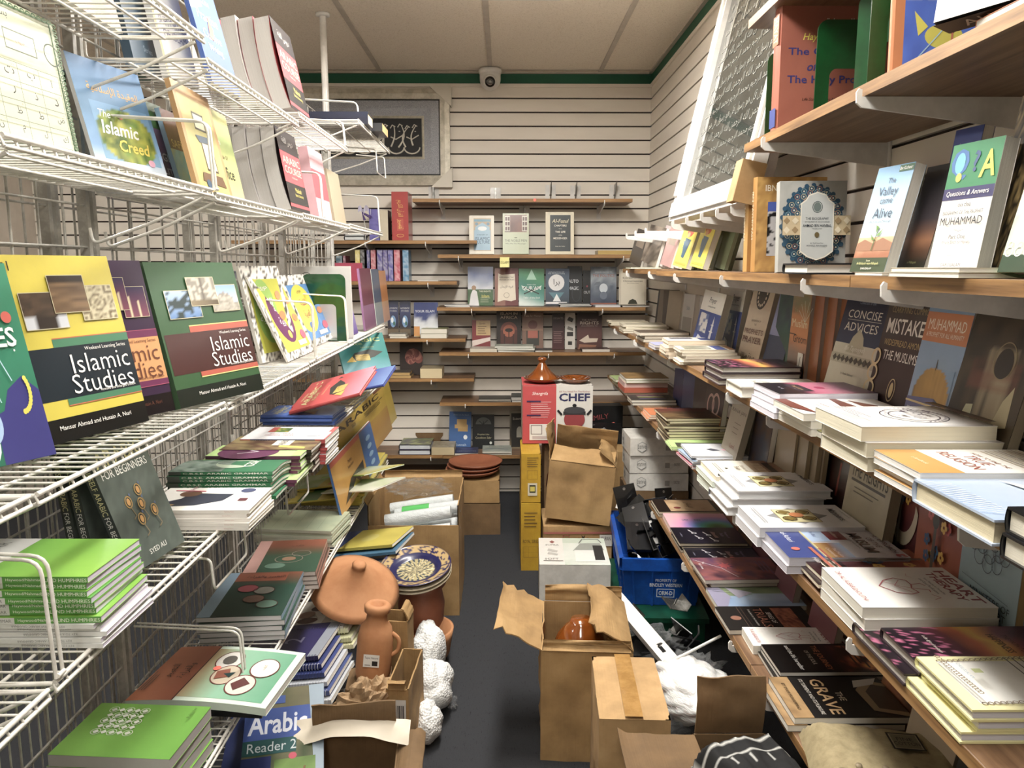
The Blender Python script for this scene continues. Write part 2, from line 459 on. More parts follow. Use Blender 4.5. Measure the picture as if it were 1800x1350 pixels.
# ---------------------------------------------------------------- books
BOOKS = []
def frame3(U, V, N, O):
    m = Matrix((( U[0], V[0], N[0], O[0]), (U[1], V[1], N[1], O[1]), (U[2], V[2], N[2], O[2]), (0, 0, 0, 1)))
    return m
def book(label, w, h, t, mtx, cover='888', spine=None, layers=(), slayers=(), pages='e6e2d8', hard=False, mat='print', bend=0, curl=0, group=None, name=None, back=None, blayers=()):
    """w reading width, h height, t thickness. Local: x from spine to fore-edge, y from foot to head, z from back cover to front cover."""
    kind, cat = 'hardback_book' if hard else 'paperback_book', 'book'
    for wd_ in ('magazine', 'booklet', 'pamphlet', 'leaflet', 'workbook', 'schoolbook', 'textbook', 'notebook', 'reader', 'volume'):
        if wd_ in label and not hard: kind = wd_ if wd_ not in ('reader', 'volume') else {'reader': 'language_reader', 'volume': 'foil_volume'}[wd_]; cat = wd_ if wd_ in ('magazine', 'booklet', 'pamphlet', 'leaflet', 'notebook') else 'book'; break
    if 'behind the gondola grid' in label: kind = 'shelved_book'
    root = thing(name or kind, label, cat, mtx, group=group)
    BOOKS.append((root, w, h, t))
    cc, sc, bc = hx(cover), hx(spine or cover), hx(back or cover)
    ct = .0028 if hard else .0006
    ov = .003 if hard else .0
    mb = MB()
    nb = 10 if (bend or curl) else 1
    def bd(p):
        if not (bend or curl): return p
        x, y, z = p
        return (x, y, z + bend * 4 * (y / h) * (1 - y / h) - curl * max(0, (x / w - .35) / .65) ** 2)
    def slab(z0, z1, col):
        for z, fl in ((z1, 0), (z0, 1)):
            b = len(mb.v)
            mb.grid(lambda u, v: bd((u * w, v * h, z)) if not fl else bd(((1 - u) * w, v * h, z)), nb, nb, col)
        for a, b_, fn in ((0, 0, lambda u, v: bd((u * w, 0, z0 + (z1 - z0) * v))), (0, 0, lambda u, v: bd(((1 - u) * w, h, z0 + (z1 - z0) * v))), (0, 0, lambda u, v: bd((w, u * h, z0 + (z1 - z0) * v)))):
            mb.grid(fn, nb, 1, col)
    slab(t - ct, t, cc); slab(0, ct, bc)
    if hard:                                            # rounded spine
        k = 6
        def sp(u, v):
            a = PI * v
            return bd((-.004 * math.sin(a), (1 - u) * h, t * (v)))
        mb.grid(sp, nb, k, sc, smooth=True)
        mb.grid(lambda u, v: bd((ct - .004 * math.sin(PI * v), u * h, t * v)), nb, k, sc, smooth=True)
    else:
        mb.grid(lambda u, v: bd((0, (1 - u) * h, t * v)), nb, 1, sc)
    X = Matrix.Translation((0, 0, t))
    n0 = len(mb.v)
    art(mb, w, h, layers, X)
    if bend or curl:
        for i in range(n0, len(mb.v)): mb.v[i] = bd(mb.v[i]); 
    if slayers:                                         # spine sheet: x runs head -> foot, y from back to front
        off = -.0042 if hard else 0
        Xs = Matrix(((0, 0, -1, off), (-1, 0, 0, h), (0, 1, 0, 0), (0, 0, 0, 1)))
        n0 = len(mb.v)
        art(mb, h, t, slayers, Xs)
        if bend or curl:
            for i in range(n0, len(mb.v)): mb.v[i] = bd(mb.v[i])
    if blayers:
        Xb = Matrix(((-1, 0, 0, w), (0, 1, 0, 0), (0, 0, -1, 0), (0, 0, 0, 1)))
        art(mb, w, h, blayers, Xb)
    mb.build('cover', root, (mat,))
    pb = MB(); pc = hx(pages)
    e = ov + .0006; z0, z1 = ct, t - ct
    xs = .001 if not hard else .002
    def pg(u, v, w0): return None
    pb.grid(lambda u, v: bd((xs + (w - e - xs) * u, e, z0 + (z1 - z0) * v)), nb, 1, pc)
    pb.grid(lambda u, v: bd((w - e - (w - e - xs) * u, h - e, z0 + (z1 - z0) * v)), nb, 1, pc)
    pb.grid(lambda u, v: bd((w - e - (.003 * math.sin(PI * v) if hard else 0), e + (h - 2 * e) * u, z0 + (z1 - z0) * v)), nb, 6 if hard else 1, pc, smooth=hard)
    pb.build('pages', root, ('pages',))
    return root
def stand_mtx(A, B, lean, t, roll=0, H=.2):
    """A, B: lower left and lower right corner of the front cover on the shelf"""
    A, B = V3(A), V3(B)
    U = (B - A).normalized(); Nh = V3((U.y, -U.x, 0)); Z = V3((0, 0, 1))
    V = Z * math.cos(lean) - Nh * math.sin(lean)
    N = Nh * math.cos(lean) + Z * math.sin(lean)
    w = (B - A).length
    O = A - N * t
    lift = t * math.sin(lean)
    if roll:
        c, s = math.cos(roll), math.sin(roll)
        U, V = U * c + V * s, V * c - U * s
        lift += max(0, -(U.z * w))
    O = O + Z * (lift + .0008)
    return frame3(U, V, N, O), w
def flat_mtx(cx, cy, z, th, w, h):
    """flat on its back; th = heading of the reading direction (0: +x, 90: +y)"""
    a = rad(th); U = V3((math.cos(a), math.sin(a), 0)); V = V3((-math.sin(a), math.cos(a), 0))
    O = V3((cx, cy, z)) - U * w / 2 - V * h / 2
    return frame3(U, V, V3((0, 0, 1)), O)
ORD = ['topmost', 'second', 'third', 'fourth', 'fifth', 'sixth', 'seventh', 'eighth', 'ninth', 'tenth', 'eleventh', 'twelfth', 'thirteenth', 'fourteenth', 'fifteenth', 'sixteenth', 'seventeenth', 'eighteenth']
def nth(i, n):
    return 'topmost' if i == 0 else 'lowest' if i == n - 1 else ORD[i] + ' from the top'
# ================================================================ the room
WB, WR, WL, WF, CEIL = 4.55, .838, -2.7, -1.7, 2.44
SLAT = .0762
SLAT_TOP = 2.372
def slat_wall(name, length, mtx):
    """boards face -y locally, wall runs along +x; T-slots between the boards"""
    mb = MB()
    top = SLAT_TOP
    z = top
    mb.box((0, .012, 0), (length, .03, top), mat=1)
    while z > 0:
        lo = max(0, z - SLAT + .0085)
        mb.box((0, 0, lo), (length, .0125, z), mat=0)
        z -= SLAT
    return struct(mb.build(name, None, ('slat', 'groove'), mtx))
slat_wall('wall_back', WR - WL, Matrix.Translation((WL, WB, 0)))
slat_wall('wall_right', WB - WF, Matrix.Translation((WR, WB, 0)) @ Matrix.Rotation(-PI / 2, 4, 'Z'))
mb = MB(); mb.box((WL - .05, WF, 0), (WL, WB + .03, CEIL)); struct(mb.build('wall_left', None, ('plaster',)))
mb = MB(); mb.box((WL, WF - .05, 0), (WR + .03, WF, CEIL)); struct(mb.build('wall_front', None, ('plaster',)))
mb = MB(); mb.box((WL, WF, -.03), (WR + .03, WB + .03, 0)); struct(mb.build('floor', None, ('carpet',)))
mb = MB(); mb.box((WL, WF, CEIL), (WR + .03, WB + .03, CEIL + .03)); struct(mb.build('ceiling', None, ('ceil',)))
# green painted band above the panels, with the pale cap strip
mb = MB(); mb.box((WL, WB - .001, SLAT_TOP), (WR, WB + .03, CEIL)); struct(mb.build('trim_1', None, ('green',)))
mb = MB(); mb.box((WR - .001, WF, SLAT_TOP), (WR + .03, WB, CEIL)); struct(mb.build('trim_2', None, ('green',)))
mb = MB(); mb.box((WL, WB - .009, SLAT_TOP - .012), (WR - .008, WB - .0002, SLAT_TOP + .006)); struct(mb.build('trim_3', None, ('slat',)))
mb = MB(); mb.box((WR - .009, WF, SLAT_TOP - .012), (WR - .0002, WB - .009, SLAT_TOP + .006)); struct(mb.build('trim_4', None, ('slat',)))
# T-bar grid of the suspended ceiling
gx = [at(p, 127, Z=CEIL).x for p in (672, 862, 1057)]
mb = MB()
for k in range(-4, 3):
    x = gx[1] + k * .617
    if x < WR: mb.box((x - .012, WF, CEIL - .004), (x + .012, WB, CEIL + .001))
for y in (4.49, 3.27, 2.05, .83, -.39, -1.61):
    mb.box((WL, y - .012, CEIL - .0035), (WR, y + .012, CEIL + .001))
struct(mb.build('trim_5', None, ('tbar',)))
mb = MB()
mb.box((WL, WB - .02, CEIL - .008), (WR, WB - .001, CEIL)); mb.box((WR - .02, WF, CEIL - .008), (WR - .001, WB, CEIL))
struct(mb.build('trim_6', None, ('tbar',)))
# unseen lamps: housing, diffuser, wires; hung form and up-light added to brighten the ceiling
def unseen_luminaire(x, y, power, label, up=.3):
    r = thing('unseen_ceiling_light', label, 'ceiling light', loc=(x, y, 2.33), group='suspended fluorescent lights')
    m = MB()
    for a, b in (((-.15, -.6, 0), (-.135, .6, .05)), ((.135, -.6, 0), (.15, .6, .05)), ((-.135, -.6, 0), (.135, -.585, .05)), ((-.135, .585, 0), (.135, .6, .05)), ((-.135, -.585, .024), (.135, .585, .027))):
        m.box(a, b)
    m.build('housing', r, ('white',))
    m = MB(); m.box((-.135, -.585, .008), (.135, .585, .013)); m.build('diffuser', r, ('lamp',))
    m = MB(); m.tube([(0, -.45, .026), (0, -.45, CEIL - 2.335)], .0015, 6); m.build('suspension_wire', r, ('steel',))
    m = MB(); m.tube([(0, .45, .026), (0, .45, CEIL - 2.335)], .0015, 6); m.build('suspension_wire', r, ('steel',))
    for k, (e, zz, rx) in enumerate(((power, -.004, 0), (power * up, .054, PI))):
        l = bpy.data.lights.new('unseen_light', 'AREA'); l.shape = 'RECTANGLE'; l.size = .26; l.size_y = 1.14; l.energy = e
        l.color = (1.0, .972, .925)
        o = bpy.data.objects.new('unseen_light', l); COL.objects.link(o); o.parent = r; o.location = (0, 0, zz); o.rotation_euler = (rx, 0, 0)
unseen_luminaire(.06, 2.42, 42, 'suspended fluorescent light over the far half of the aisle', .75)
unseen_luminaire(.0, .9, 15, 'suspended fluorescent light right above the viewer', .6)
unseen_luminaire(-.2, -1.0, 14, 'suspended fluorescent light behind the viewer', .4)
unseen_luminaire(-1.7, 2.3, 30, 'suspended fluorescent light over the neighbouring aisle', .6)
SC.view_settings.exposure = 0.2
w = bpy.data.worlds.new('world'); SC.world = w; w.use_nodes = True
w.node_tree.nodes['Background'].inputs[0].default_value = (.9, .88, .85, 1)
w.node_tree.nodes['Background'].inputs[1].default_value = .05

# security camera under the ceiling, at the back wall
r = thing('dome_camera', 'white dome security camera with round black lens under the ceiling', 'security camera', loc=(-.074, 4.46, CEIL - .006))
m = MB(); m.lathe([(0, 0), (.062, 0), (.064, -.012), (.06, -.024), (.057, -.026)], 40); m.build('base_plate', r, ('white',))
m = MB()
m.lathe([(.058, -.024), (.058, -.05)] + [(.058 * math.cos(a), -.05 - .062 * math.sin(a)) for a in [i * PI / 20 for i in range(1, 11)]], 40)
m.build('dome', r, ('white',))
dX = Matrix.Translation((0, -.034, -.068)) @ Matrix.Rotation(rad(90 + 22), 4, 'X')
m = MB(); m.lathe([(.0, .026), (.034, .026), (.037, .022), (.037, .0)], 36, X=dX); m.build('lens_ring', r, ('white',))
m = MB(); m.lathe([(0, .03), (.027, .029), (.029, .024)], 36, X=dX); lens = m.build('lens_window', r, ('black',))
m = MB(); m.lathe([(.013, .0305), (.015, .034), (.017, .0305)], 30, X=dX); m.lathe([(0, .032), (.011, .0325), (.012, .030)], 24, X=dX); m.build('lens', lens, ('steel',))

# ================================================================ timber shelves on the slat walls
def bracket_mb(L, mb=None, X=None):
    """arm along +x from the wall hook; x = 0 at the wall, lip turned up at the tip"""
    mb = mb or MB()
    th = .0022
    side = [(0, -.052), (0, -.0005), (L + .004, -.0005), (L + .004, .010), (L + .009, .012), (L + .013, .006), (L + .012, -.010), (L + .004, -.017)]
    Y = Matrix(((1, 0, 0, 0), (0, 0, 1, 0), (0, 1, 0, 0), (0, 0, 0, 1)))
    XX = (X or Matrix()) @ Y
    mb.prism(side, -th, th, X=XX)
    mb.box((-.001, -.012, -.075), (.0025, .012, .012), X=X)
    for a in (.3, .75):
        mb.prism([(L * a + .004 * math.cos(i * PI / 4), -.014 + .004 * math.sin(i * PI / 4)) for i in range(8)], -th - .0006, th + .0006, X=XX)
    return mb
def shelf(label, mtx, length, depth, brackets, group, th=.019):
    """local: x away from the wall, y along it, top of board at z = 0"""
    r = thing('wooden_shelf', label, 'shelf', mtx, group=group)
    m = MB(); m.box((.004, 0, -th), (depth - .0012, length, 0)); m.build('board', r, ('wood',), mods=BEV)
    m = MB(); m.box((depth - .0012, 0, -th), (depth, length, 0)); m.build('edge_band', r, ('edge',))
    for y in brackets:
        bm = bracket_mb(depth - .002, X=Matrix.Translation((.002, y, -th - .0005)))
        bm.build('bracket', r, ('white',))
    return r
# right wall: local x -> -x world, y along +y needs handedness: x=-X, y=-Y
def rshelf(label, y0, y1, z, depth, brs, group='wooden shelves along the right wall'):
    mt = Matrix.Translation((WR, y1, z)) @ Matrix.Rotation(PI, 4, 'Z')
    return shelf(label, mt, y1 - y0, depth, [y1 - b for b in brs], group)
RD = .268
Z0, Z1, Z2, Z3, Z4, Z5 = 1.925, 1.645, 1.345, 1.056, .77, .467
rshelf('topmost wooden shelf on the right wall, holding nothing in view', .55, 1.89, Z0, RD, (.9, 1.5))
rshelf('upper wooden shelf on the right wall carrying green bookends', .45, 1.88, Z1, RD, (.84, 1.265, 1.72))
rshelf('eye-level wooden shelf on the right wall, nearest board, with tilted hardbacks', .45, 1.27, Z2, RD, (.7, 1.14))
rshelf('eye-level wooden shelf on the right wall, middle board, below the leaning glazed picture', 1.273, 2.9, Z2, RD, (1.45, 2.0, 2.55))
rshelf('eye-level wooden shelf on the right wall, short far board by the corner', 2.903, 3.72, Z2 + .004, RD, (3.0, 3.55))
rshelf('long wooden shelf on the right wall below eye level, near board', .45, 1.75, Z3, RD, (.9, 1.6))
rshelf('long wooden shelf on the right wall below eye level, far board', 1.753, 4.2, Z3, RD, (1.9, 2.6, 3.3, 3.9))
rshelf('waist-high wooden shelf on the right wall, near board with white paperback stacks', .45, 1.95, Z4, RD, (1.17, 1.8))
rshelf('waist-high wooden shelf on the right wall, far board ending near the corner', 1.953, 4.19, Z4, RD, (2.12, 2.75, 3.3, 3.9))
rshelf('lowest wooden shelf on the right wall, near board with dark paperbacks', .5, 1.62, Z5, RD + .012, (1.02, 1.5))
rshelf('lowest wooden shelf on the right wall, far board behind the blue crate', 1.623, 2.86, Z5, RD + .012, (1.75, 2.25, 2.75))
# back wall
def bshelf(label, x0, x1, z, brs, depth=.25):
    mt = Matrix.Translation((x0, WB, z)) @ Matrix.Rotation(-PI / 2, 4, 'Z')
    return shelf(label, mt, x1 - x0, depth, [b - x0 for b in brs], 'wooden shelves on the back wall')
B1, B2, B3, B4, B5 = 1.725, 1.424, 1.134, .882, .596
L1, L2, L3, L4, L5 = 1.501, 1.278, .96, .734, .29
bshelf('empty top wooden shelf on the back wall with a small orange dot', -.498, .704, B1, (-.35, .55))
bshelf('wooden shelf on the back wall under three cream framed paperbacks and a sticky note', -.364, .70, B2, (-.25, .66))
bshelf('wooden shelf on the back wall with a row of eight upright paperbacks', -.373, .79, B3, (-.18, .12, .55))
bshelf('wooden shelf on the back wall with the red African paperback', -.364, .80, B4, (-.2, .25, .62))
bshelf('wooden shelf on the back wall with two flat dark paperbacks, ending at the cookware carton', -.365, .72, B5, (-.22, .5))
bshelf('left wooden shelf on the back wall carrying the tall red hardback', -1.5, -.149, L1, (-1.2, -.76, -.43))
bshelf('left wooden shelf on the back wall with purple and red wrapped volumes', -1.5, -.26, L2, (-1.2, -.8, -.42))
bshelf('left wooden shelf on the back wall with two globe cover paperbacks', -1.5, -.216, L3, (-1.2, -.8, -.43))
bshelf('left wooden shelf on the back wall with the seashell cover book', -1.5, -.17, L4, (-1.2, -.8, -.41))
bshelf('low left wooden shelf on the back wall with a brown card bookend', -1.5, -.352, L5, (-1.2, -.8, -.42))
bshelf('low middle wooden shelf on the back wall with a blue paperback standing', -.35, .45, L5 - .002, (-.1, .2))
bshelf('lowest wooden shelf on the back wall, mostly in shadow behind cartons', -1.5, -.315, .17, (-1.05, -.55))
def dot(name, label, p, n, rr=.008, col='ff5a3a', group='orange price dots'):
    n = V3(n).normalized(); q = n.to_track_quat('Z', 'Y').to_matrix().to_4x4(); q.translation = V3(p)
    m = MB(); m.prism([(rr * math.cos(i * PI / 10), rr * math.sin(i * PI / 10)) for i in range(20)], 0, .0004, hx(col))
    return tag(m.build(name, None, ('matte',), q), label, 'sticker', group)
p = at(940, 350, D=WB - .25); dot('price_sticker', 'orange round sticker on the edge of the empty top shelf', (p.x, WB - .2506, B1 - .007), (0, -1, 0))
# sticky note reading ISLAM
q = at(887, 461, D=WB - .25)
m = MB(); s_ = .026
m.grid(lambda u, v: ((u - .5) * 2 * s_, -.006 * (1 - v) ** 2, (v - .5) * 2 * s_ * 1.05), 4, 6, hx('e6e28a'))
X = Matrix(((1, 0, 0, -s_), (0, 0, -1, -.0062), (0, 1, 0, -s_), (0, 0, 0, 1)))
art(m, 2 * s_, 2 * s_, [('t', 'ISLAM', .5, .5, .26, '6d6a3c', .8)], X)
tag(m.build('sticky_note', None, ('matte',), loc=(q.x, WB - .2515, q.z)), 'yellow sticky note with handwriting stuck to a back wall shelf edge', 'sticky note')
# ================================================================ white wire gondola on the left
GX, FX = -.78, -.54           # plane of the grid panels, line of the shelf fronts
JN = [.24, .86, 1.48, 2.12, 2.76, 3.5]
POSN = ['nearest', 'second from the near end', 'middle', 'fourth from the near end', 'far end']
def grid_panel(label, x, y0, y1, z0, z1, fine_below=None, group='grid panels of the wire gondola'):
    r = thing('grid_panel', label, 'grid panel', loc=(x, (y0 + y1) / 2, 0), group=group)
    h = (y1 - y0) / 2
    m = MB()
    zs = [z0 + .0762 * i for i in range(int((z1 - z0) / .0762) + 1)] + [z1]
    for z in zs: m.tube([(0.004, -h, z), (0.004, h, z)], .0023, 5)
    n = round((y1 - y0) / .0762)
    for i in range(1, n):
        y = -h + 2 * h * i / n
        m.tube([(0, y, fine_below or z0), (0, y, z1)], .0024, 5)
    if fine_below:
        n = round((y1 - y0) / .0254)
        for i in range(1, n):
            y = -h + 2 * h * i / n
            m.tube([(0, y, z0), (0, y, fine_below)], .0016, 4)
    m.build('wire_mesh', r, ('gridwire',))
    for s in (-1, 1):
        m = MB(); m.box((-.009, s * (h - .008) - .006, .02), (.009, s * (h - .008) + .006, z1)); m.build('upright', r, ('gridwire',))
    return r
for i in range(5):
    grid_panel('white wire grid panel of the left gondola, ' + POSN[i], GX, JN[i] + .004, JN[i + 1] - .004, .1, 1.99, 1.06)
for i in range(1, 5):
    grid_panel('rear wire grid panel behind the left gondola shelves, ' + POSN[i], GX - .07, JN[i] + .004, JN[i + 1] - .004, .1, 1.99, None, 'rear grid panels of the wire gondola')
m = MB(); r = thing('ceiling_pole', 'white vertical pole rising from the far end of the wire gondola to the ceiling', 'pole', loc=(GX, 3.53, 0))
m.tube([(0, 0, 0), (0, 0, CEIL - .012)], .0145, 16); m.build('tube', r, ('white',))
m = MB(); m.lathe([(.0, CEIL - .002), (.03, CEIL - .002), (.03, CEIL - .012), (.016, CEIL - .014)], 20); m.build('flange', r, ('white',))

def wire_shelf(label, y0, y1, z, xf=FX, xb=GX + .017, tilt=0, group='wire shelves of the left gondola', lip=.011, arms=True):
    """tilt: front edge higher (+) or lower (-) than the back, metres"""
    r = thing('wire_shelf', label, 'wire shelf', loc=(xb, (y0 + y1) / 2, z), group=group)
    h = (y1 - y0) / 2 - .004; d = xf - xb
    zz = lambda x: tilt * x / d
    m = MB()
    n = int(2 * h / .0245)
    for i in range(n + 1):
        y = -h + 2 * h * i / n
        m.tube([(.002, y, zz(0)), (d - .004, y, zz(d)), (d, y, zz(d) - lip)], .0017, 5, bend=.004)
    for x in (d * .33, d * .68):
        m.tube([(x, -h, zz(x) - .0042), (x, h, zz(x) - .0042)], .0026, 6)
    m.build('wire_deck', r, ('wire',))
    m = MB()
    m.tube([(d - .002, -h, zz(d) + .0005), (d - .002, h, zz(d) + .0005)], .0033, 8)
    m.tube([(d - .001, -h, zz(d) - lip), (d - .001, h, zz(d) - lip)], .0028, 8)
    m.build('front_rail', r, ('wire',))
    m = MB(); m.tube([(.002, -h, 0), (.002, h, 0)], .0033, 8); m.build('back_rail', r, ('wire',))
    for s in (-1, 1):
        m = MB(); m.tube([(.0, s * h, .03), (.0, s * h, 0), (d * .5, s * h, zz(d * .5) - .004), (d - .003, s * h, zz(d) - .001)], .003, 7, bend=.01)
        if arms: m.tube([(.0, s * (h - .02), -.07), (.004, s * (h - .02), -.10), (d * .5, s * (h - .02), -.062), (d - .01, s * (h - .02), zz(d) - lip - .004)], .003, 7, bend=.015)
        m.build('end_bracket', r, ('wire',))
    return r
def wire_divider(label, y, z, h=.13, xf=FX, xb=GX + .020, gap=.014, skew=0, group='wire loop dividers on the left gondola'):
    r = thing('wire_divider', label, 'wire divider', loc=(xf, y, z), group=group)
    d = xb - xf
    for s in (-1, 1):
        m = MB(); m.tube([(.0, s * gap / 2, .001), (-.006, s * gap / 2 + skew * .5, h), (d, s * gap / 2 + skew, h + .012)], .0024, 7, bend=.02)
        m.build('wire_loop', r, ('wire',))
    m = MB(); m.tube([(.002, -gap / 2, .004), (.002, gap / 2, .004)], .003, 7); m.build('clip', r, ('wire',))
    return r
TA = [None, 1.77, 1.735, 1.762, 1.86]
TB = [None, 1.50, 1.495, 1.50, 1.505]
TC = [1.10, 1.098, 1.092, 1.094, 1.096]
TD = [.862, .864, .864, .862, .86]
TE = [.462, .462, .464, .466, .466]
PLACE = ['by the camera', 'nearest', 'second', 'third', 'far end']
for nm, T in (('top tier', TA), ('second tier', TB), ('third tier', TC), ('fourth tier', TD), ('fifth tier', TE)):
    for i in range(5):
        if T[i] is None: continue
        wire_shelf('white wire shelf, %s of the left gondola, %s section' % (nm, ['section beside the viewer', 'nearest full', 'second full', 'third full', 'far end'][i]),
                   JN[i] + .003, JN[i + 1] - .003, T[i], xf=-.50 if (nm == 'top tier' and i == 4) else FX)
# base deck
for i in range(1, 3):
    wire_shelf('white wire base shelf at floor level of the left gondola, %s section' % ['', 'nearest full', 'second full', 'third full', 'far end'][i],
               JN[i] + .003, JN[i + 1] - .003, .125, xf=-.47, group='wire base shelves of the left gondola', arms=False)
ZB = 1.50
for y, z, h, lab in ((1.484, TB[2], .125, 'second tier, between beach and carpet picture books'), (2.36, TB[3], .13, 'second tier, before the silver page blocks'),
                     (2.2, TC[3], .16, 'third tier, against the yellow writing workbooks'), (2.66, TC[3], .16, 'third tier, by the green plate bookend'),
                     (3.42, TB[4], .15, 'second tier, at the far end'), (3.0, TA[4], .10, 'top tier, before the open far end'), (2.72, TA[3], .08, 'top tier, behind the course books'),
                     (.875, TD[1], .15, 'fourth tier, in front of the green spined stack'), (1.50, TE[2], .15, 'fifth tier, beside the stacked pale page blocks')):
    wire_divider('white wire loop divider on the ' + lab, y, z + .004, h)
wire_divider('white wire loop divider before the green hadith paperbacks', .875, TE[1] + .004, .16)
# loops that hang below a tier
def hang_loop(label, y, z, w=.1, h=.09, xf=FX):
    m = MB()
    m.tube([(-.12, -w / 2, 0), (0, -w / 2, -.01), (.004, -w / 2, -h), (.004, w / 2, -h), (0, w / 2, -.01), (-.12, w / 2, 0)], .0026, 7, bend=.012)
    return tag(m.build('wire_hanging_loop', None, ('wire',), loc=(xf - .002, y, z - .028)), label, 'wire loop', 'hanging wire loops under the shelves')
hang_loop('white wire loop hanging below the far top tier shelf, in front of the framed calligraphy', 3.3, TA[4], .22, .1, -.51)
hang_loop('white wire loop hanging below the fourth tier beside the conversation books', 1.45, TD[1] , .18, .07)
hang_loop('white wire loop hanging below the fourth tier over the brown hardbacks', 1.95, TD[2], .2, .09)
# ================================================================ books on the right wall shelves
def lab16(s):
    w_ = s.split()
    return ' '.join(w_[:16])
def rs(z, pa, xa, pb, xb, h, t, lean, label, roll=0, w=None, **kw):
    """upright book facing the aisle; a: far lower corner, b: near lower corner of the cover (bearing, side offset)"""
    A = V3((xa, dist(pa, xa, z), z)); B = V3((xb, dist(pb, xb, z), z))
    if w: B = A + (B - A).normalized() * w
    m, w = stand_mtx(A, B, rad(lean), t, rad(roll))
    return book(label, w, h, t, m, **kw)
def pile(px, X, z, n, w, h, t, desc, where, th=-90, jit=.004, rj=1.5, side=1, seed=1, top=(), edges=(), offs=None, each=None, D=None, **kw):
    """flat stack; px, X: bearing and side offset of its near aisle-side lower corner. side=1: right wall, -1: left rack"""
    r = random.Random(seed)
    D = dist(px, X, z) if D is None else D
    flip = kw.pop('flip', False)
    ex, ey = (h, w) if abs(abs(th) - 90) < 45 and not flip else (w, h)
    cx, cy = X + side * ex / 2, D + ey / 2
    out = []; zz = z + .0006
    ts = t if isinstance(t, (list, tuple)) else [t] * n
    for k in range(n):
        i = n - 1 - k                                  # 0 = topmost
        dx, dy = (offs[i] if offs else (r.uniform(-jit, jit), r.uniform(-jit, jit)))
        a = th + r.uniform(-rj, rj)
        q = dict(kw)
        if i == 0: q['layers'] = top
        elif edges: q['layers'] = edges
        if each: q.update(each(i) or {})
        ww, hh = q.pop('w', w), q.pop('h', h)
        lb = q.pop('label', None) or lab16('%s, %s of %s stacked %s' % (desc, nth(i, n), {2: 'two', 3: 'three', 4: 'four', 5: 'five', 6: 'six', 7: 'seven', 8: 'eight', 9: 'nine', 10: 'ten'}.get(n, str(n)), where) if n > 1 else '%s lying %s' % (desc, where))
        if flip:                                       # bound on the right: title side up, spine towards +x
            a = rad(r.uniform(-rj, rj) + (0 if flip is True else flip)); U = V3((-math.cos(a), -math.sin(a), 0)); V = V3((-math.sin(a), math.cos(a), 0))
            mt = frame3(U, V, V3((0, 0, -1)), V3((cx + dx, cy + dy, zz + ts[i])) - U * ww / 2 - V * hh / 2)
            q['blayers'] = q.pop('layers', ())
        else: mt = flat_mtx(cx + dx, cy + dy, zz, a, ww, hh)
        out.append(book(lb, ww, hh, ts[i], mt, **q))
        zz += ts[i] + .0006
    return out, zz
def bookend(label, loc, rz, h=.21, w=.12, foot=.09, group='green steel bookends', m_='greenm'):
    """plate in local xz plane with an arch cut out, foot tongue along +y"""
    r = thing('bookend', label, 'bookend', loc=loc, rz=rz, group=group)
    m = MB(); th = .0011; n = 8; R = .022
    out = [(-w / 2, 0)] + [(-w / 2 + R - R * math.cos(i * PI / 2 / n), h - R + R * math.sin(i * PI / 2 / n)) for i in range(n + 1)] + [(w / 2 - R + R * math.sin(i * PI / 2 / n), h - R + R * math.cos(i * PI / 2 / n)) for i in range(n + 1)] + [(w / 2, 0)]
    iw, ih, r2 = w * .27, h * .55, .016
    inn = [(-iw, 0)] + [(-iw + r2 - r2 * math.cos(i * PI / 2 / n), ih - r2 + r2 * math.sin(i * PI / 2 / n)) for i in range(n + 1)] + [(iw - r2 + r2 * math.sin(i * PI / 2 / n), ih - r2 + r2 * math.cos(i * PI / 2 / n)) for i in range(n + 1)] + [(iw, 0)]
    vs = []
    for y in (-th, th):
        vs += [(x, y, z) for x, z in out] + [(x, y, z) for x, z in inn]
    N = len(out); fs = []
    for i in range(N - 1):
        fs.append((i, i + 1, N + i + 1, N + i)); fs.append((2 * N + i, 3 * N + i, 3 * N + i + 1, 2 * N + i + 1))
        fs.append((i, 2 * N + i, 2 * N + i + 1, i + 1)); fs.append((N + i, N + i + 1, 3 * N + i + 1, 3 * N + i))
    m.add(vs, fs); m.build('plate', r, (m_,))
    m = MB(); m.box((-iw + .001, 0, 0), (iw - .001, foot, .0018)); m.build('foot_tongue', r, (m_,))
    return r

# ---- cover designs
W_ = 'f1efe9'
def c_hayat():
    return [('g', 0, 0, 1, 1, lambda u, v: mix(hx('a65a44'), hx('8f4634'), .5 * nz(u * 8, v * 9)), 6, 8), ('t', '\u062d\u064a\u0627\u0629 \u0627\u0644\u0635\u062d\u0627\u0628\u0629', .62, .86, .07, W_, .5),
            ('t', 'Hayat-us-Sahabah', .5, .745, .07, 'e8d93f', .8, dict(b=.01, sk=.25)), ('t', 'The Companions', .5, .63, .075, '2b2c78', .86, dict(b=.015, fit=1)),
            ('t', 'of', .3, .52, .07, '2b2c78', .3, dict(b=.015, sk=.3)), ('t', 'The Holy Prophet', .5, .41, .08, '2b2c78', .86, dict(b=.015, fit=1)),
            ('t', 'Life Stories of the Noble Companions', .5, .26, .03, '26140f', .8, dict(sk=.25)), ('t', 'of The Noble Prophet', .5, .215, .03, '26140f', .5, dict(sk=.25)), ('t', 'By', .5, .12, .03, '26140f')]
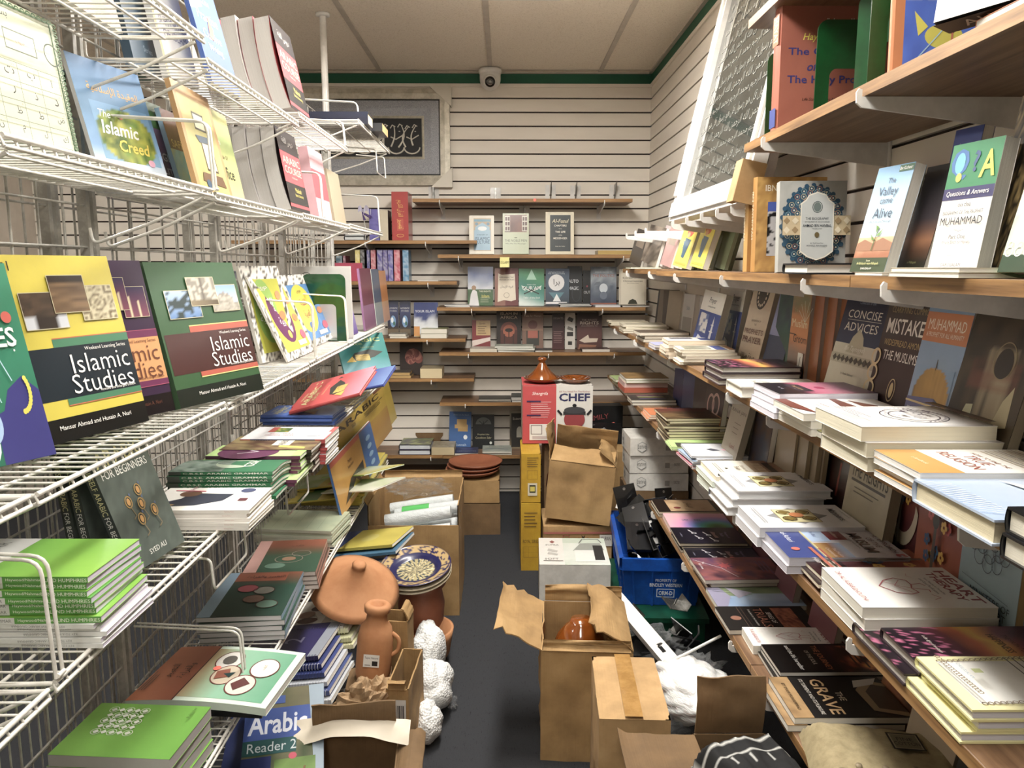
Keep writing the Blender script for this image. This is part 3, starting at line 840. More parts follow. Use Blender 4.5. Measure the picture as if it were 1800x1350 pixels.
def c_bio():
    L = [('g', 0, 0, 1, 1, lambda u, v: mix(hx('b9b9b4'), hx('a9aaa5'), nz(u * 12, v * 14)), 10, 12)]
    def med(u, v):
        x, y = (u - .5) * 2, (v - .5) * 2
        k = nz(u * 26, v * 30, 4)
        return mix(hx('2b5a78'), hx('1d4560'), k) if k < .62 else hx('9fb0a8') if k > .78 else hx('b59a5c')
    L += [('e', .5, .5, .47, .45, '22506d')]
    for i in range(28):
        a = i * PI / 14
        L += [('e', .5 + .47 * math.cos(a), .5 + .45 * math.sin(a), .035, .026, '22506d')]
    for q in (.41, .36, .3):
        for i in range(22):
            a = i * PI / 11 + q * 9
            L += [('o', .5 + q * math.cos(a), .5 + q * math.sin(a), .04, .03, .007, ['c9b98a', '7fa3a8', 'b06a4a'][i % 3]), ('e', .5 + q * math.cos(a), .5 + q * math.sin(a), .012, .009, 'd8d2bd')]
    L += [('r', 0, .39, 1, .6, 'c9b48c')]
    for x in range(8):
        for y in range(2):
            L += [('p', [(.06 + x * .125 - .05, .445 + y * .1), (.06 + x * .125, .405 + y * .1), (.06 + x * .125 + .05, .445 + y * .1), (.06 + x * .125, .485 + y * .1)], '9d8258' if (x + y) % 2 else 'e0d2b4')]
    sh = [(.27, .22), (.38, .16), (.5, .13), (.62, .16), (.73, .22), (.73, .72), (.66, .76), (.62, .81), (.5, .84), (.38, .81), (.34, .76), (.27, .72)]
    L += [('p', [(.5 + (x - .5) * 1.07, .48 + (y - .48) * 1.04) for x, y in sh], 'e4dfd0'), ('p', sh, 'c3c6c4'),
          ('e', .5, .69, .055, .05, '6f7d7a'), ('o', .5, .69, .075, .062, .01, '4d5c5b'), ('t', 'THE BIOGRAPHY', .5, .565, .028, '2e3b45', .34, dict(fit=1)), ('t', 'OF THE IMAM OF AHLUS-SUNNAH', .5, .53, .013, '2e3b45', .36),
          ('t', 'AHMAD BIN HANBAL', .5, .49, .03, '1f2c38', .42, dict(fit=1, b=.01)), ('t', 'THE BELOVED', .5, .455, .012, '2e3b45'), ('e', .5, .39, .035, .03, '6d5c35'), ('t', 'BY THE SHAYKH', .5, .3, .013, '2e3b45'), ('t', 'AHMAD AN-NAJMI', .5, .27, .022, '1f2c38', .3, dict(fit=1))]
    return L
def c_valley():
    return [('g', 0, .27, 1, 1, pic_v([(0, 'd9dde0'), (.3, 'b5cfe0'), (1, '5f96c0')], 1, .1), 4, 12), ('g', 0, .12, 1, .33, lambda u, v: mix(hx('9b5a34'), hx('e0b98c'), v - .25 * nz(u * 7, 1)), 10, 8), ('r', 0, 0, 1, .135, '39482c'),
            ('p', [(0, .27), (.2, .31), (.45, .27), (.7, .32), (1, .27), (1, .2), (0, .2)], '9a6a4a'), ('r', .62, .93, 1, .99, '2b5b3c'), ('t', 'Ibn Katheer', .8, .96, .03, W_, .33, dict(sk=.2)),
            ('t', 'The', .5, .86, .05, '44566a'), ('t', 'Valley', .48, .75, .105, '33475e', .7), ('t', 'came', .5, .665, .04, '44566a'), ('t', 'Alive', .5, .555, .095, '33475e', .6), ('t', 'Life of the Last Messenger', .5, .475, .028, '44566a', .75),
            ('l', [(.48, .2), (.5, .3), (.53, .38)], .02, '3f6a2e'), ('p', [(.5, .3), (.35, .36), (.42, .3)], '5f8a3a'), ('p', [(.52, .34), (.68, .41), (.6, .34)], '6f9a42'), ('p', [(.5, .36), (.45, .44), (.55, .42)], '5f8a3a'),
            ('t', 'from', .5, .105, .02, 'd8d8b0'), ('t', 'Al-Bidayah wan-Nihayah', .5, .075, .03, 'd9d78a', .8), ('t', 'DARUSSALAM', .5, .03, .018, W_, .4)]
def c_qa():
    return [('r', 0, 0, 1, 1, 'e6e3de'), ('r', 0, .66, 1, 1, '1f7d4d'), ('r', 0, .57, 1, .66, '27275e'), ('t', 'Q', .22, .84, .24, '1c5fa0', .36, dict(b=.02)), ('e', .22, .85, .10, .08, '54a6d8'), ('e', .25, .74, .06, .035, 'c9c243'),
            ('t', '?', .55, .85, .16, '2b4a7a', .16, dict(b=.02)), ('t', 'A', .8, .82, .2, 'c8c53a', .3, dict(b=.02)), ('t', 'Questions & Answers', .5, .615, .045, W_, .84, dict(sk=.2)),
            ('t', 'on the', .5, .53, .035, '37373a'), ('t', 'BIOGRAPHY OF THE PROPHET', .5, .47, .027, '37373a', .8), ('t', 'MUHAMMAD', .5, .405, .06, '26262c', .84, dict(fit=1)), ('t', '\u0635\u0644\u0649 \u0627\u0644\u0644\u0647', .5, .335, .025, '37373a', .4),
            ('t', 'Part One', .5, .285, .032, '37373a'), ('t', '(From Birth to Hijrah)', .5, .24, .03, '37373a', .7), ('t', 'Prepared by', .45, .14, .015, '55565a'), ('t', 'DARUSSALAM', .5, .07, .025, '37373a', .4)]
def c_gold():
    def g(u, v):
        k = nz(u * 22, v * 26, 2); return mix(hx('9a6a1c'), hx('d9a84a'), k)
    return [('g', 0, 0, 1, 1, g, 18, 22), ('t', 'IBN TAYMIYYAH', .52, .885, .065, 'f4ead2', .8, dict(b=.01, fit=1)), ('t', 'On Causality and Trust', .5, .82, .03, 'f0e2c0', .78), ('r', .16, .64, .9, .74, '2b4fb0'),
            ('g', .16, .17, .9, .64, lambda u, v: mix(hx('16161a'), hx('c9c9cc'), (nz(u * 11, v * 13, 7) > .55) * .9), 26, 30), ('t', 'al-Tawakkul', .5, .1, .03, '4a2c08', .5)]
def c_pearl():
    return [('g', 0, 0, 1, 1, lambda u, v: mix(hx('e9ece0'), hx('86a57c'), .7 * nz(u * 5, v * 6, 8)), 8, 10), ('r', 0, 0, 1, .17, '2c4a34')] + [('o', .08 + .14 * i, .2, .06, .05, .016, 'e8e8e0') for i in range(7)] + [('o', .08 + .14 * i, .27, .04, .035, .012, 'd9d6c4') for i in range(7)]
def c_ornate():
    def g(u, v):
        k = nz(u * 30, v * 36, 5); return hx('1b1712') if k < .45 else mix(hx('3a2e1c'), hx('a48a52'), (k - .45) * 2)
    return [('g', 0, 0, .55, 1, g, 14, 26), ('g', .55, 0, 1, 1, tint('14110f'), 2, 2), ('g', .55, .5, 1, .6, pic_v([(0, '8a3a10'), (1, 'e0a040')]), 4, 4), ('p', [(.55, .3), (.75, .45), (1, .3), (1, .2), (.55, .2)], '7a6a8a'), ('t', "'A", .75, .72, .05, 'd8b24a')]
def c_moon():
    return [('g', 0, 0, 1, 1, pic_v([(0, '16245c'), (1, '25459c')], 2, .1), 4, 8), ('e', .62, .72, .2, .12, 'dfe6ee'), ('e', .7, .73, .16, .1, '9db0cc'), ('t', 'M', .55, .47, .07, W_), ('t', 'Muham', .6, .33, .06, W_, .8), ('l', [(.1, .85), (.3, .9)], .01, 'c8d4e8')]
def c_ahkam():
    return [('r', 0, 0, 1, 1, '7f8276'), ('r', 0, .8, 1, 1, '2e3322')] + [('e', .1 + .2 * i, .83, .08, .035, 'c9c4a8') for i in range(5)] + [('r', .12, .2, .9, .7, 'cfcdc2'), ('f', .12, .2, .9, .7, .02, '4a4638'), ('t', 'Al-Ahkam', .5, .55, .045, '33312a'), ('t', 'Objectives', .5, .4, .05, '33312a', .7), ('t', 'of', .5, .3, .04, '33312a')]
def c_prayer():
    return [('r', 0, 0, 1, 1, 'e9e7e0'), ('r', 0, .1, 1, .66, '27469a'), ('t', 'Prayer', .5, .84, .12, '33384a', .75, dict(sk=.3)), ('t', 'according to the Sunnah', .5, .745, .035, '55596a', .8), ('g', .1, .3, .5, .62, lambda u, v: hx('eef0f4') if nz(u * 5, v * 6, 3) > .42 else hx('5a78b8'), 8, 12),
            ('p', [(.68, .12), (.8, .12), (.78, .5), (.75, .62), (.72, .5)], 'e9ecf2'), ('r', .66, .35, .82, .37, 'f4f4f4'), ('r', .68, .46, .8, .475, 'f4f4f4'), ('p', [(.12, .12), (.5, .12), (.45, .2), (.2, .25)], 'd6dcea')]
def c_prophet():
    L = [('r', 0, 0, 1, 1, 'c9b9a2'), ('e', .5, .93, .28, .22, '4a4440')]
    for i in range(9): L += [('e', .5 + .2 * math.cos(PI + i * PI / 8), .92 - .16 * math.sin(i * PI / 8), .03, .02, 'd9cdb8')]
    return L + [('t', 'DESCRIPTION OF', .5, .56, .025, '5a4636', .7), ('t', 'THE', .5, .51, .025, '5a4636'), ('t', "PROPHET'S", .5, .42, .07, '6a3a30', .85, dict(fit=1)), ('t', 'PRAYER', .5, .31, .08, '6a3a30', .85, dict(fit=1)), ('t', '\u0635\u0641\u0629 \u0635\u0644\u0627\u0629', .5, .1, .08, '3e3830', .8)]
def c_groom():
    return [('g', 0, 0, 1, 1, pic_v([(0, '3a3a44'), (.3, '7a5238'), (.45, 'c47a34'), (.7, 'b9772c'), (.85, '6f7c4c'), (1, 'b87a34')], 3, .1, 4), 6, 16), ('t', 'Muslim', .5, .62, .085, 'd9d4b0', .86, dict(fit=1)), ('t', 'Groom', .6, .46, .085, '1c1414', .74, dict(fit=1)), ('l', [(0, .5), (.3, .5)], .02, '1c1414'), ('t', 'the', .25, .76, .05, 'b0ac7a')] + \
           [('l', [(.8, .64), (.8 + .4 * math.cos(a), .7 + .16 * math.sin(a))], .012, 'cfe0c8') for a in (.6, 1.2, 1.8, 2.3, 2.8)] + [('r', .62, .08, .9, .32, 'dcdad2'), ('l', [(.7, .1), (.76, .28)], .03, '5a5a5a')]
def c_concise():
    return [('r', 0, 0, 1, 1, 'cfcbb8'), ('g', 0, .53, 1, 1, pic_v([(0, '1a2c52'), (1, '0e1a38')], 1, .15), 4, 6), ('p', [(.3, .45), (.7, .45), (.62, .6), (.5, .68), (.38, .6)], 'b9b49a'), ('t', 'Collection of the', .5, .92, .03, '8f9cb8', .7), ('t', 'CONCISE', .5, .81, .075, 'e8e6da', .74, dict(fit=1)), ('l', [(.15, .755), (.9, .755)], .006, 'c8c6ba'), ('t', 'ADVICES', .5, .69, .08, 'e8e6da', .74, dict(fit=1)), ('t', 'Ibn Taymiyyah', .5, .485, .06, 'efeee4', .8, dict(sk=.3)), ('r', 0, .34, 1, .43, 'b8b39c')] + \
           [('p', [(.05 + .1 * i, .385), (.1 + .1 * i, .35), (.15 + .1 * i, .385), (.1 + .1 * i, .42)], '4a4436') for i in range(9)] + [('t', 'by Shaykh Sulaiman', .5, .25, .028, '33312a', .7), ('o', .45, .08, .25, .08, .02, '4a2c22')]
def c_mistakes():
    L = [('g', 0, 0, 1, 1, pic_v([(0, '2c1416'), (.6, '3a2220'), (1, '4a4440')], 5, .2), 6, 12), ('t', 'CLARIFYING COMMON', .5, .86, .05, 'a08a58', .8, dict(fit=1)), ('t', 'MISTAKES', .5, .73, .12, 'efeae0', .84, dict(fit=1, b=.01)), ('t', 'WIDESPREAD AMONG', .5, .6, .05, 'b89a5a', .8, dict(fit=1)), ('t', 'THE MUSLIMS', .5, .5, .075, 'efeae0', .7, dict(fit=1)), ('e', .5, .24, .04, .06, 'c8b280'), ('o', .5, .24, .08, .09, .012, 'c8b280'), ('t', 'Shaykh Salih', .5, .06, .035, 'e0dccc', .6)]
    for sx in (0, 1):
        for k in range(4): L += [('o', sx + (.02 if sx == 0 else -.02), .08 + k * .13, .13 - .01 * k, .07, .03, 'd8c490')]
    return L
def c_muh():
    return [('g', 0, 0, 1, 1, pic_v([(0, '8aa0c0'), (1, '7d9cc0')], 1, .1), 4, 8), ('r', 0, .7, 1, .92, 'c46f2e'), ('t', 'MUHAMMAD', .5, .83, .08, 'f4e6d4', .84, dict(fit=1)), ('t', 'A PROPHET FOR ALL HUMANITY', .5, .755, .035, 'f4e6d4', .84, dict(fit=1)),
            ('g', .08, .25, .92, .52, lambda u, v: hx('7d9cc0') if (u - .5) ** 2 * 4 + v * v > 1 else mix(hx('7a5a1c'), hx('d0a040'), u * .6 + .3 * nz(u * 20, v * 2)), 22, 18), ('l', [(.5, .5), (.5, .58)], .015, '4a3c1c'), ('p', [(0, 0), (.62, 0), (.62, .3), (0, .27)], '5a5c8c'), ('p', [(.62, 0), (1, 0), (1, .22), (.62, .3)], '4a4c70')] + [('r', .06 + .11 * i, .15, .13 + .11 * i, .2, 'b0b4c8') for i in range(5)] + [('r', 0, .235, .62, .25, 'c8b280'), ('r', 0, .08, .62, .09, '8a8cb0')]
def c_disease():
    def g(u, v):
        k = nz(u * 8, v * 12, 9); c = mix(hx('211c16'), hx('4a3c28'), k)
        if abs(u - .55) < .2 and .2 < v < .72: c = mix(c, hx('b0a080'), .75 * nz(u * 30, v * 3, 2) + .15)
        if .45 < v < .62 and .15 < u < .9: c = mix(c, hx('7a3a24'), .7 * nz(u * 3, v * 40, 3))
        return c
    return [('g', 0, 0, 1, 1, g, 20, 26), ('p', [(.2, .2), (.38, .16), (.36, .34), (.26, .33)], 'c4c4a2'), ('p', [(.68, .22), (.9, .25), (.86, .5), (.76, .4)], 'b8ae88'), ('e', .62, .62, .12, .1, '241c18'), ('o', .62, .64, .15, .12, .012, '8a7a58'), ('t', '\u0623\u0645\u0631\u0627\u0636 \u0627\u0644\u0642\u0644\u0648\u0628', .32, .16, .05, 'd8d4c4', .5), ('t', 'DISEASES OF', .4, .075, .05, 'efeade', .62), ('t', 'THE', .25, .02, .05, 'efeade', .3, dict(b=.02))]
def c_house():
    return [('r', 0, 0, 1, 1, 'efece6'), ('p', [(0, .55), (.5, .5), (1, .58), (1, .66), (0, .62)], '6a3322'), ('p', [(.1, .7), (.5, .86), (.9, .7)], '7a4430'), ('l', [(.2, .7), (.2, .55)], .012, '5a3020'), ('l', [(.8, .7), (.8, .55)], .012, '5a3020'), ('t', 'FUNDAMENTALS', .5, .36, .035, '8a6a80', .7), ('t', 'of the faith', .5, .3, .03, '7a5a60'), ('p', [(0, 0), (.6, .0), (1, .14), (0, .12)], '6e2d1c')] + [('l', [(x, .12), (x, .45)], .006, 'c08a70') for x in (.15, .3, .45, .6)]
def c_guide():
    L = [('f', .03, .02, .97, .98, .006, '3a3438'), ('o', .5, .6, .33, .24, .012, '4a4048'), ('o', .5, .6, .25, .18, .012, '4a4048')]
    for i in range(36):
        a = i * PI / 18; L += [('e', .5 + .29 * math.cos(a), .6 + .21 * math.sin(a), .012, .01, '8a808a')]
    return L + [('t', 'GUIDE', .5, .6, .07, '4a4048', .4, dict(b=.01)), ('t', 'THE COMPLETE', .5, .66, .02, '5a5058'), ('p', [(.42, .68), (.58, .68), (.5, .73)], '5a5058'), ('p', [(.42, .53), (.58, .53), (.5, .48)], '5a5058'), ('g', .0, .9, 1, .985, pic_v([(0, '8a7468'), (1, '2c2024')]), 2, 4), ('t', 'An introduction to the rulings and manners', .5, .28, .018, '5a5458', .8), ('t', 'of the prayer and its conditions', .5, .24, .018, '5a5458', .7)] + lines(4, .2, .07, .15, .8, '6a6468', .008)
def c_relig():
    return [('r', 0, 0, 1, 1, 'efebe2'), ('r', 0, 0, 1, .28, 'c9902f'), ('t', 'HOW TO FIND THE', .5, .62, .035, '8a4a30', .7), ('t', 'TRUE', .5, .54, .08, '9a4030', .5), ('t', 'RELIGION', .5, .42, .08, '9a4030', .75), ('t', 'a handbook', .5, .16, .03, 'f4e6c0', .6)] + [('l', [(.1, .7 + .03 * i), (.9, .72 + .03 * i)], .012, ['b8a078', '8a6a48', 'cbb890'][i % 3]) for i in range(9)] + [('p', [(.8, .84), (1, .9), (.9, .98), (.75, .94)], 'b06a2c')]
def c_manners():
    L = [('p', [(.15, .47), (.5, .78), (.85, .47), (.5, .18)], '8a8a8c'), ('r', .22, .28, .78, .66, 'd9cf9a'), ('f', .22, .28, .78, .66, .012, '8a7a4a')]
    for i, j in ((0, 0), (0, 1), (1, 0), (1, 1)):
        cx, cy = .36 + .28 * i, .375 + .19 * j
        L += [('o', cx, cy, .1, .07, .02, '5a4a20'), ('e', cx, cy, .05, .035, 'b0823a'), ('p', [(cx - .09, cy), (cx, cy + .06), (cx + .09, cy), (cx, cy - .06)], '7a6420')]
    return L + [('e', .5, .47, .1, .07, 'c0702c'), ('t', 'Manners', .5, .87, .075, '4a4a52', .6, dict(b=.01)), ('t', 'An Explanation of', .5, .945, .03, '6a6a70', .5), ('l', [(.16, .115), (.84, .115)], .008, '7a7a80'), ('l', [(.16, .09), (.84, .09)], .008, '7a7a80'), ('t', 'Imam al-Adab', .5, .05, .018, '9a9aa0')]
def c_stories():
    return [('g', 0, .5, 1, 1, pic_v([(0, 'b39a78'), (.5, '7a4a30'), (1, 'a48a68')], 3, .3, 4), 8, 8), ('g', .15, .7, .85, .78, tint('2a1610'), 2, 2), ('t', 'Stories of', .5, .43, .05, '9a8a72', .6), ('t', 'Faith', .5, .35, .06, '6a5238', .5), ('l', [(.15, .14), (.85, .14)], .01, '7a746a'), ('l', [(.15, .11), (.85, .11)], .01, '7a746a'), ('p', [(.46, .2), (.54, .2), (.5, .24)], '22201c')] + [('r', .2 + .16 * i, .56, .33 + .16 * i, .66, 'c4ac88') for i in range(4)]
def c_heart():
    L = [('t', 'HEART', .5, .92, .085, '8e2230', .8, dict(b=.02, fit=1)), ('t', 'THERAPY', .5, .82, .07, '8e2230', .7, dict(b=.02, fit=1)), ('t', 'from Maladies to Tranquillity', .5, .73, .025, '33323a', .8), ('t', 'and Soul Purification', .5, .69, .025, '33323a', .6)]
    pts = [(.5, .3), (.36, .38), (.3, .48), (.36, .56), (.47, .56), (.56, .53), (.66, .55), (.7, .48), (.66, .38), (.5, .3)]
    L += [('l', pts, .012, 'b04a56'), ('l', [(.47, .56), (.44, .64), (.5, .66)], .01, 'b04a56'), ('l', [(.56, .54), (.6, .65), (.66, .64)], .01, 'b04a56'), ('l', [(.36, .5), (.5, .42), (.66, .5)], .007, 'c87a84'), ('l', [(.4, .36), (.52, .46), (.56, .53)], .007, 'c87a84'), ('l', [(.2, .62), (.26, .6), (.3, .63)], .006, 'd09aa0'), ('l', [(.72, .62), (.8, .66), (.84, .6)], .007, 'b04a56')]
    return L + [('t', 'DR. ALI ALBARGHOUTHI', .5, .08, .04, '9a3040', .72, dict(fit=1))]
def c_happy(big=1):
    def g(u, v):
        y = v + .12 * (nz(u * 4, v * 5, 1) - .5)
        c = grad([(0, '17101a'), (.2, '2c1a26'), (.34, '5a2430'), (.46, 'd2601c'), (.54, 'f0c63a'), (.6, 'e89a3a'), (.7, '8a4a5a'), (.85, '4a3248'), (1, '2c2430')])(y)
        if v < .34 and nz(u * 40, v * 44, 6) > .72: c = hx('b0527a')
        return c
    return [('g', 0, 0, 1, 1, g, 26, 34), ('t', 'THE PATH TO', .5, .7, .035, '3a2018', .5), ('t', 'HAPPINESS', .5, .62, .05, '2c1810', .66), ('t', 'in the light of revelation', .5, .2, .03, 'e0d0c8', .6, dict(sk=.2)), ('t', 'Ghazali', .6, .88, .05, 'a89ab0', .5, dict(sk=.3))]
def c_cream():
    L = [('r', 0, 0, 1, 1, 'e9e2a8'), ('r', .1, .08, .9, .92, 'f1efe8')]
    for i in range(26):
        for x in (.1, .9): L += [('o', x, .1 + .032 * i, .028, .016, .01, '8a7a64')]
    for i in range(18):
        for y in (.08, .92): L += [('o', .12 + .0447 * i, y, .028, .016, .01, '8a7a64')]
    return L + [('t', 'The Seekers', .5, .78, .06, '3a3850', .6, dict(b=.01)), ('t', 'Guide', .5, .7, .05, '3a3850', .5)] + lines(4, .25, .42, .55, .75, '6a6868', .008) + [('r', .46, .16, .54, .21, 'a8ae78'), ('t', 'DARUSSALAM', .5, .12, .02, '8aa0b0', .4)]
def c_cres(flip=0):
    def g(u, v): return grad([(0, '4a1c28'), (.3, '6a2a34'), (.6, '9a4630'), (1, 'b5643a')])(v if not flip else 1 - v)
    L = [('g', 0, 0, 1, 1, g, 4, 10)]
    cy = .62 if flip else .42
    ps = [(.5 + .38 * math.cos(a), cy + .32 * math.sin(a)) for a in [PI * (1.0 + i / 14) if not flip else PI * (i / 14) for i in range(15)]]
    qs = [(.5 + .3 * math.cos(a), cy + (.06 if not flip else -.06) + .27 * math.sin(a)) for a in [PI * (1.0 + i / 14) if not flip else PI * (i / 14) for i in range(15)]]
    for i in range(14): L += [('p', [ps[i], ps[i + 1], qs[i + 1], qs[i]], 'd8cdb8')]
    r = random.Random(4)
    for i in range(9):
        cx, c_ = .5 + r.uniform(-.25, .25), (.62 if not flip else .36) + r.uniform(-.2, .2)
        col = ['d9a92f', '3f6fa0', '2f5a88', 'c04a50'][i % 4]
        for k in range(5): L += [('e', cx + .04 * math.cos(k * 1.257), c_ + .03 * math.sin(k * 1.257), .026, .02, col)]
    return L + [('r', .47, .1, .53, .9, '5a5048'), ('e', .5, .5, .07, .06, '3a3c40'), ('t', 'The Muslim', .25, .3 if not flip else .76, .03, 'd0b8a8', .36), ('t', 'Commander', .25, .25 if not flip else .72, .03, 'd0b8a8', .36)]
def c_mandala():
    L = [('g', 0, 0, 1, 1, pic_v([(0, '8ea6b0'), (1, '7f9aa6')], 2, .1), 3, 6)]
    for q, n, rr in ((.09, 6, .09), (.2, 8, .1), (.3, 12, .09)):
        for i in range(n):
            a = 2 * PI * i / n; L += [('o', .5 + q * math.cos(a), .62 + q * .68 * math.sin(a), rr, rr * .68, .009, '2b3a44')]
    return L + [('t', 'MINISTERS OF', .6, .2, .045, '26323a', .76), ('t', 'THE HEART', .6, .14, .045, '26323a', .7), ('l', [(.1, .27), (.9, .24)], .006, '4a5a62')]
def c_heights():
    return [('g', 0, 0, 1, 1, lambda u, v: mix(hx('b0a68c'), hx('9a9078'), nz(u * 7, v * 8, 3)), 8, 10), ('e', .5, .86, .1, .06, '8a7f68'), ('t', 'THE MEN OF', .5, .73, .03, '4a4438', .5), ('t', 'THE HEIGHTS', .5, .6, .13, '2e2a24', .86, dict(fit=1, b=.01)), ('r', .1, .49, .9, .515, '3a342c')] + lines(2, .2, .4, .44, .8, '5a5448', .01)
def c_sins():
    return [('g', 0, 0, 1, 1, pic_noise(['140d0b', '2a1410', '4a1c12'], 5, 6, 2), 8, 10), ('t', 'SINS', .5, .76, .16, 'b89a6a', .8, dict(rot=-6)), ('l', [(.55, .2), (.6, .55)], .06, '7a2412')]
def c_important():
    return [('r', 0, 0, 1, 1, 'cfcabd'), ('t', 'Explanation of', .5, .66, .035, '55524a', .75), ('t', 'Important', .5, .52, .1, '33302a', .86, dict(fit=1)), ('t', 'Lessons', .5, .4, .07, '33302a', .7)]
def c_muslim():
    return [('r', 0, 0, 1, 1, 'c9c6cc'), ('r', 0, 0, 1, .3, '2b3c80'), ('g', .5, .32, 1, .55, pic_v([(0, 'b08a48'), (.5, '8a5a2c'), (1, '9ab4d4')]), 6, 6), ('r', 0, .32, .45, .5, 'a8c0e0'), ('r', 0, .5, .4, .66, '7a1c24'), ('t', 'THE APPROACH', .5, .93, .05, '5a2028', .7), ('t', 'OF THE', .5, .85, .05, '5a2028'), ('t', 'MUSLIM', .5, .75, .1, '4a1a22', .8, dict(b=.02)), ('t', 'in dealing with others', .5, .67, .03, '4a4a55', .7), ('t', 'al-Athari', .3, .15, .05, 'd8dcea', .4), ('e', .72, .12, .05, .036, 'e0523c'), ('t', 'Second Edition', .2, .58, .03, 'e8d8b8', .3), ('t', 'Ibn Baz', .2, .4, .03, '2b3c80', .3), ('r', 0, .3, 1, .315, 'd0c48a')]
def c_tools(dotc=0):
    L = [('g', 0, 0, 1, 1, pic_v([(0, '16141c'), (.6, '1f1c30'), (1, '2a2438')], 2, .1), 3, 5)]
    for x, y, s in ((.25, .25, 1), (.6, .3, .8), (.4, .45, .9), (.75, .5, 1)):
        L += [('l', [(x - .1 * s, y), (x + .1 * s, y + .05)], .035, 'b8b4bc'), ('o', x + .12 * s, y + .06, .05, .04, .02, 'c8c4cc')]
    L += [('p', [(.3, .56), (.7, .58), (.66, .64), (.5, .61), (.34, .63)], '8a6a6a'), ('t', 'Weapons of', .5, .78, .05, '9a94b8', .6, dict(sk=.3)), ('t', 'Faith', .5, .71, .05, '9a94b8', .6, dict(sk=.3)), ('t', 'a collection', .5, .1, .025, '8a88a0', .5)]
    if dotc: L += [('e', .8, .6, .06, .04, 'ff6a58')]
    return L
def c_maple():
    L = [('g', 0, 0, 1, 1, pic_noise(['2c2030', '5a3a58', '8a4a48', '3a2434', '7a4a58'], 4, 5, 6), 14, 16)]
    for cx, cy, s, col in ((.38, .36, .16, 'a03c40'), (.6, .5, .12, '9a4a38')):
        ps = []
        for i in range(16):
            a = i * PI / 8; r_ = s * (1 if i % 2 == 0 else .45)
            ps.append((cx + r_ * math.cos(a), cy + r_ * .7 * math.sin(a)))
        L += [('p', ps, col)]
    return L + [('t', 'The', .25, .12, .03, 'e0d8dc'), ('t', 'Fall of man', .4, .07, .03, 'e0d8dc', .5), ('l', [(.1, .02), (.5, .3), (.9, .42)], .01, 'd8c8cc')] + lines(3, .2, .78, .88, .8, '6a5468', .02)
def c_rain():
    def g(u, v):
        q = math.hypot((u - .95) * .8, v - .75)
        return grad([(0, '1c4a2a'), (.14, '2f8a3a'), (.24, '3aa8a0'), (.34, '4a80c8'), (.46, '9a7ac0'), (.58, 'd08ab0'), (.8, 'd8a0a8')])(q)
    return [('g', 0, 0, 1, 1, g, 18, 22), ('t', 'B', .5, .5, .1, '4a6a5a'), ('t', 'R', .5, .3, .1, '5a6a8a')]
def c_tan():
    return [('g', 0, 0, 1, 1, tint('241a16'), 1, 1), ('g', .08, .2, .96, .95, pic_noise(['8a6a48', 'b8946a', 'c8aa80', '7a5a40'], 4, 5, 3), 10, 12), ('e', .7, .34, .08, .06, '7a2420'), ('t', '\u0627\u0644\u0625\u0633\u0644\u0627\u0645', .5, .55, .12, '4a3424', .5)]
def c_green():
    def g(u, v):
        k = nz(u * 5, v * 6, 4)
        return mix(hx('5a6a4a'), hx('8a9a70'), k) if u + .3 * k < .62 else mix(hx('6a88b0'), hx('a0b4c8'), k)
    return [('g', 0, .0, 1, 1, g, 16, 18), ('p', [(0, 0), (1, 0), (1, .12), (.5, .22), (0, .15)], '8a86a0'), ('l', [(.1, .0), (.2, .3), (.15, .5)], .02, '2a2c34'), ('l', [(.2, .05), (.3, .25)], .015, '3a3c44'), ('p', [(.0, .22), (.6, .3), (.3, .5)], '9a94a4')]
def c_series():
    return [('g', 0, 0, 1, 1, pic_v([(0, '1a1614'), (1, '120e0e')], 3, .2), 3, 5), ('e', .5, .16, .09, .06, '8a5a44'), ('g', .08, .62, .92, .86, pic_noise(['1a0e0a', '6a2c18', 'a85a30', '2a140e'], 7, 6, 4), 16, 10), ('t', 'SERIES OF', .5, .56, .05, 'c8bcb0', .6), ('t', 'TRIALS', .5, .46, .1, '9a5a40', .8, dict(fit=1)), ('t', 'from here to the hereafter', .5, .36, .03, 'b0a8a0', .84), ('l', [(.0, .24), (1, .24)], .01, '5a4438'), ('l', [(.0, .28), (1, .28)], .006, '5a4438')]
def c_fire():
    def g(u, v):
        k = nz(u * 5, v * 6, 8) * .6 + nz(u * 11, v * 13, 2) * .4
        return grad([(0, '140c0a'), (.4, '3a140c'), (.6, '9a3a14'), (.8, 'd88a2c')])(k * (.4 + v))
    return [('r', 0, 0, 1, 1, '100d0d'), ('g', .08, .62, 1, 1, g, 16, 12), ('t', 'THE JOURNEY', .5, .5, .075, 'b0602a', .86, dict(fit=1, b=.01)), ('t', 'OF THE SOUL', .5, .4, .04, 'c8b8a8', .5), ('t', 'and the life hereafter', .5, .24, .045, 'e8e4e0', .86, dict(fit=1, b=.01))] + lines(3, .1, .8, .9, .9, '3a2420', .02)
def c_grave():
    return [('r', 0, 0, 1, 1, '14110f'), ('g', 0, 0, 1, .17, pic_noise(['7a5c34', 'a88450', '6a4a28'], 6, 2, 3), 12, 4), ('t', 'THE', .5, .53, .055, 'c8b8a0', .3), ('t', 'GRAVE', .5, .4, .12, 'c09a68', .86, dict(fit=1, b=.015)), ('t', 'ITS TORMENT AND ITS PLEASURE', .5, .27, .035, 'd8d0c4', .86, dict(fit=1)), ('t', 'BY IMAM MUHAMMAD', .5, .09, .03, '3a2814', .7), ('p', [(.2, 1), (.1, .84), (.36, .7), (.85, .72), (1, 1)], '8a7454'), ('p', [(.28, 1), (.22, .88), (.4, .78), (.8, .78), (.9, 1)], '3a2a1c'), ('p', [(.06, .97), (.12, .74), (.3, .7), (.22, .9)], 'b8b4ac')]
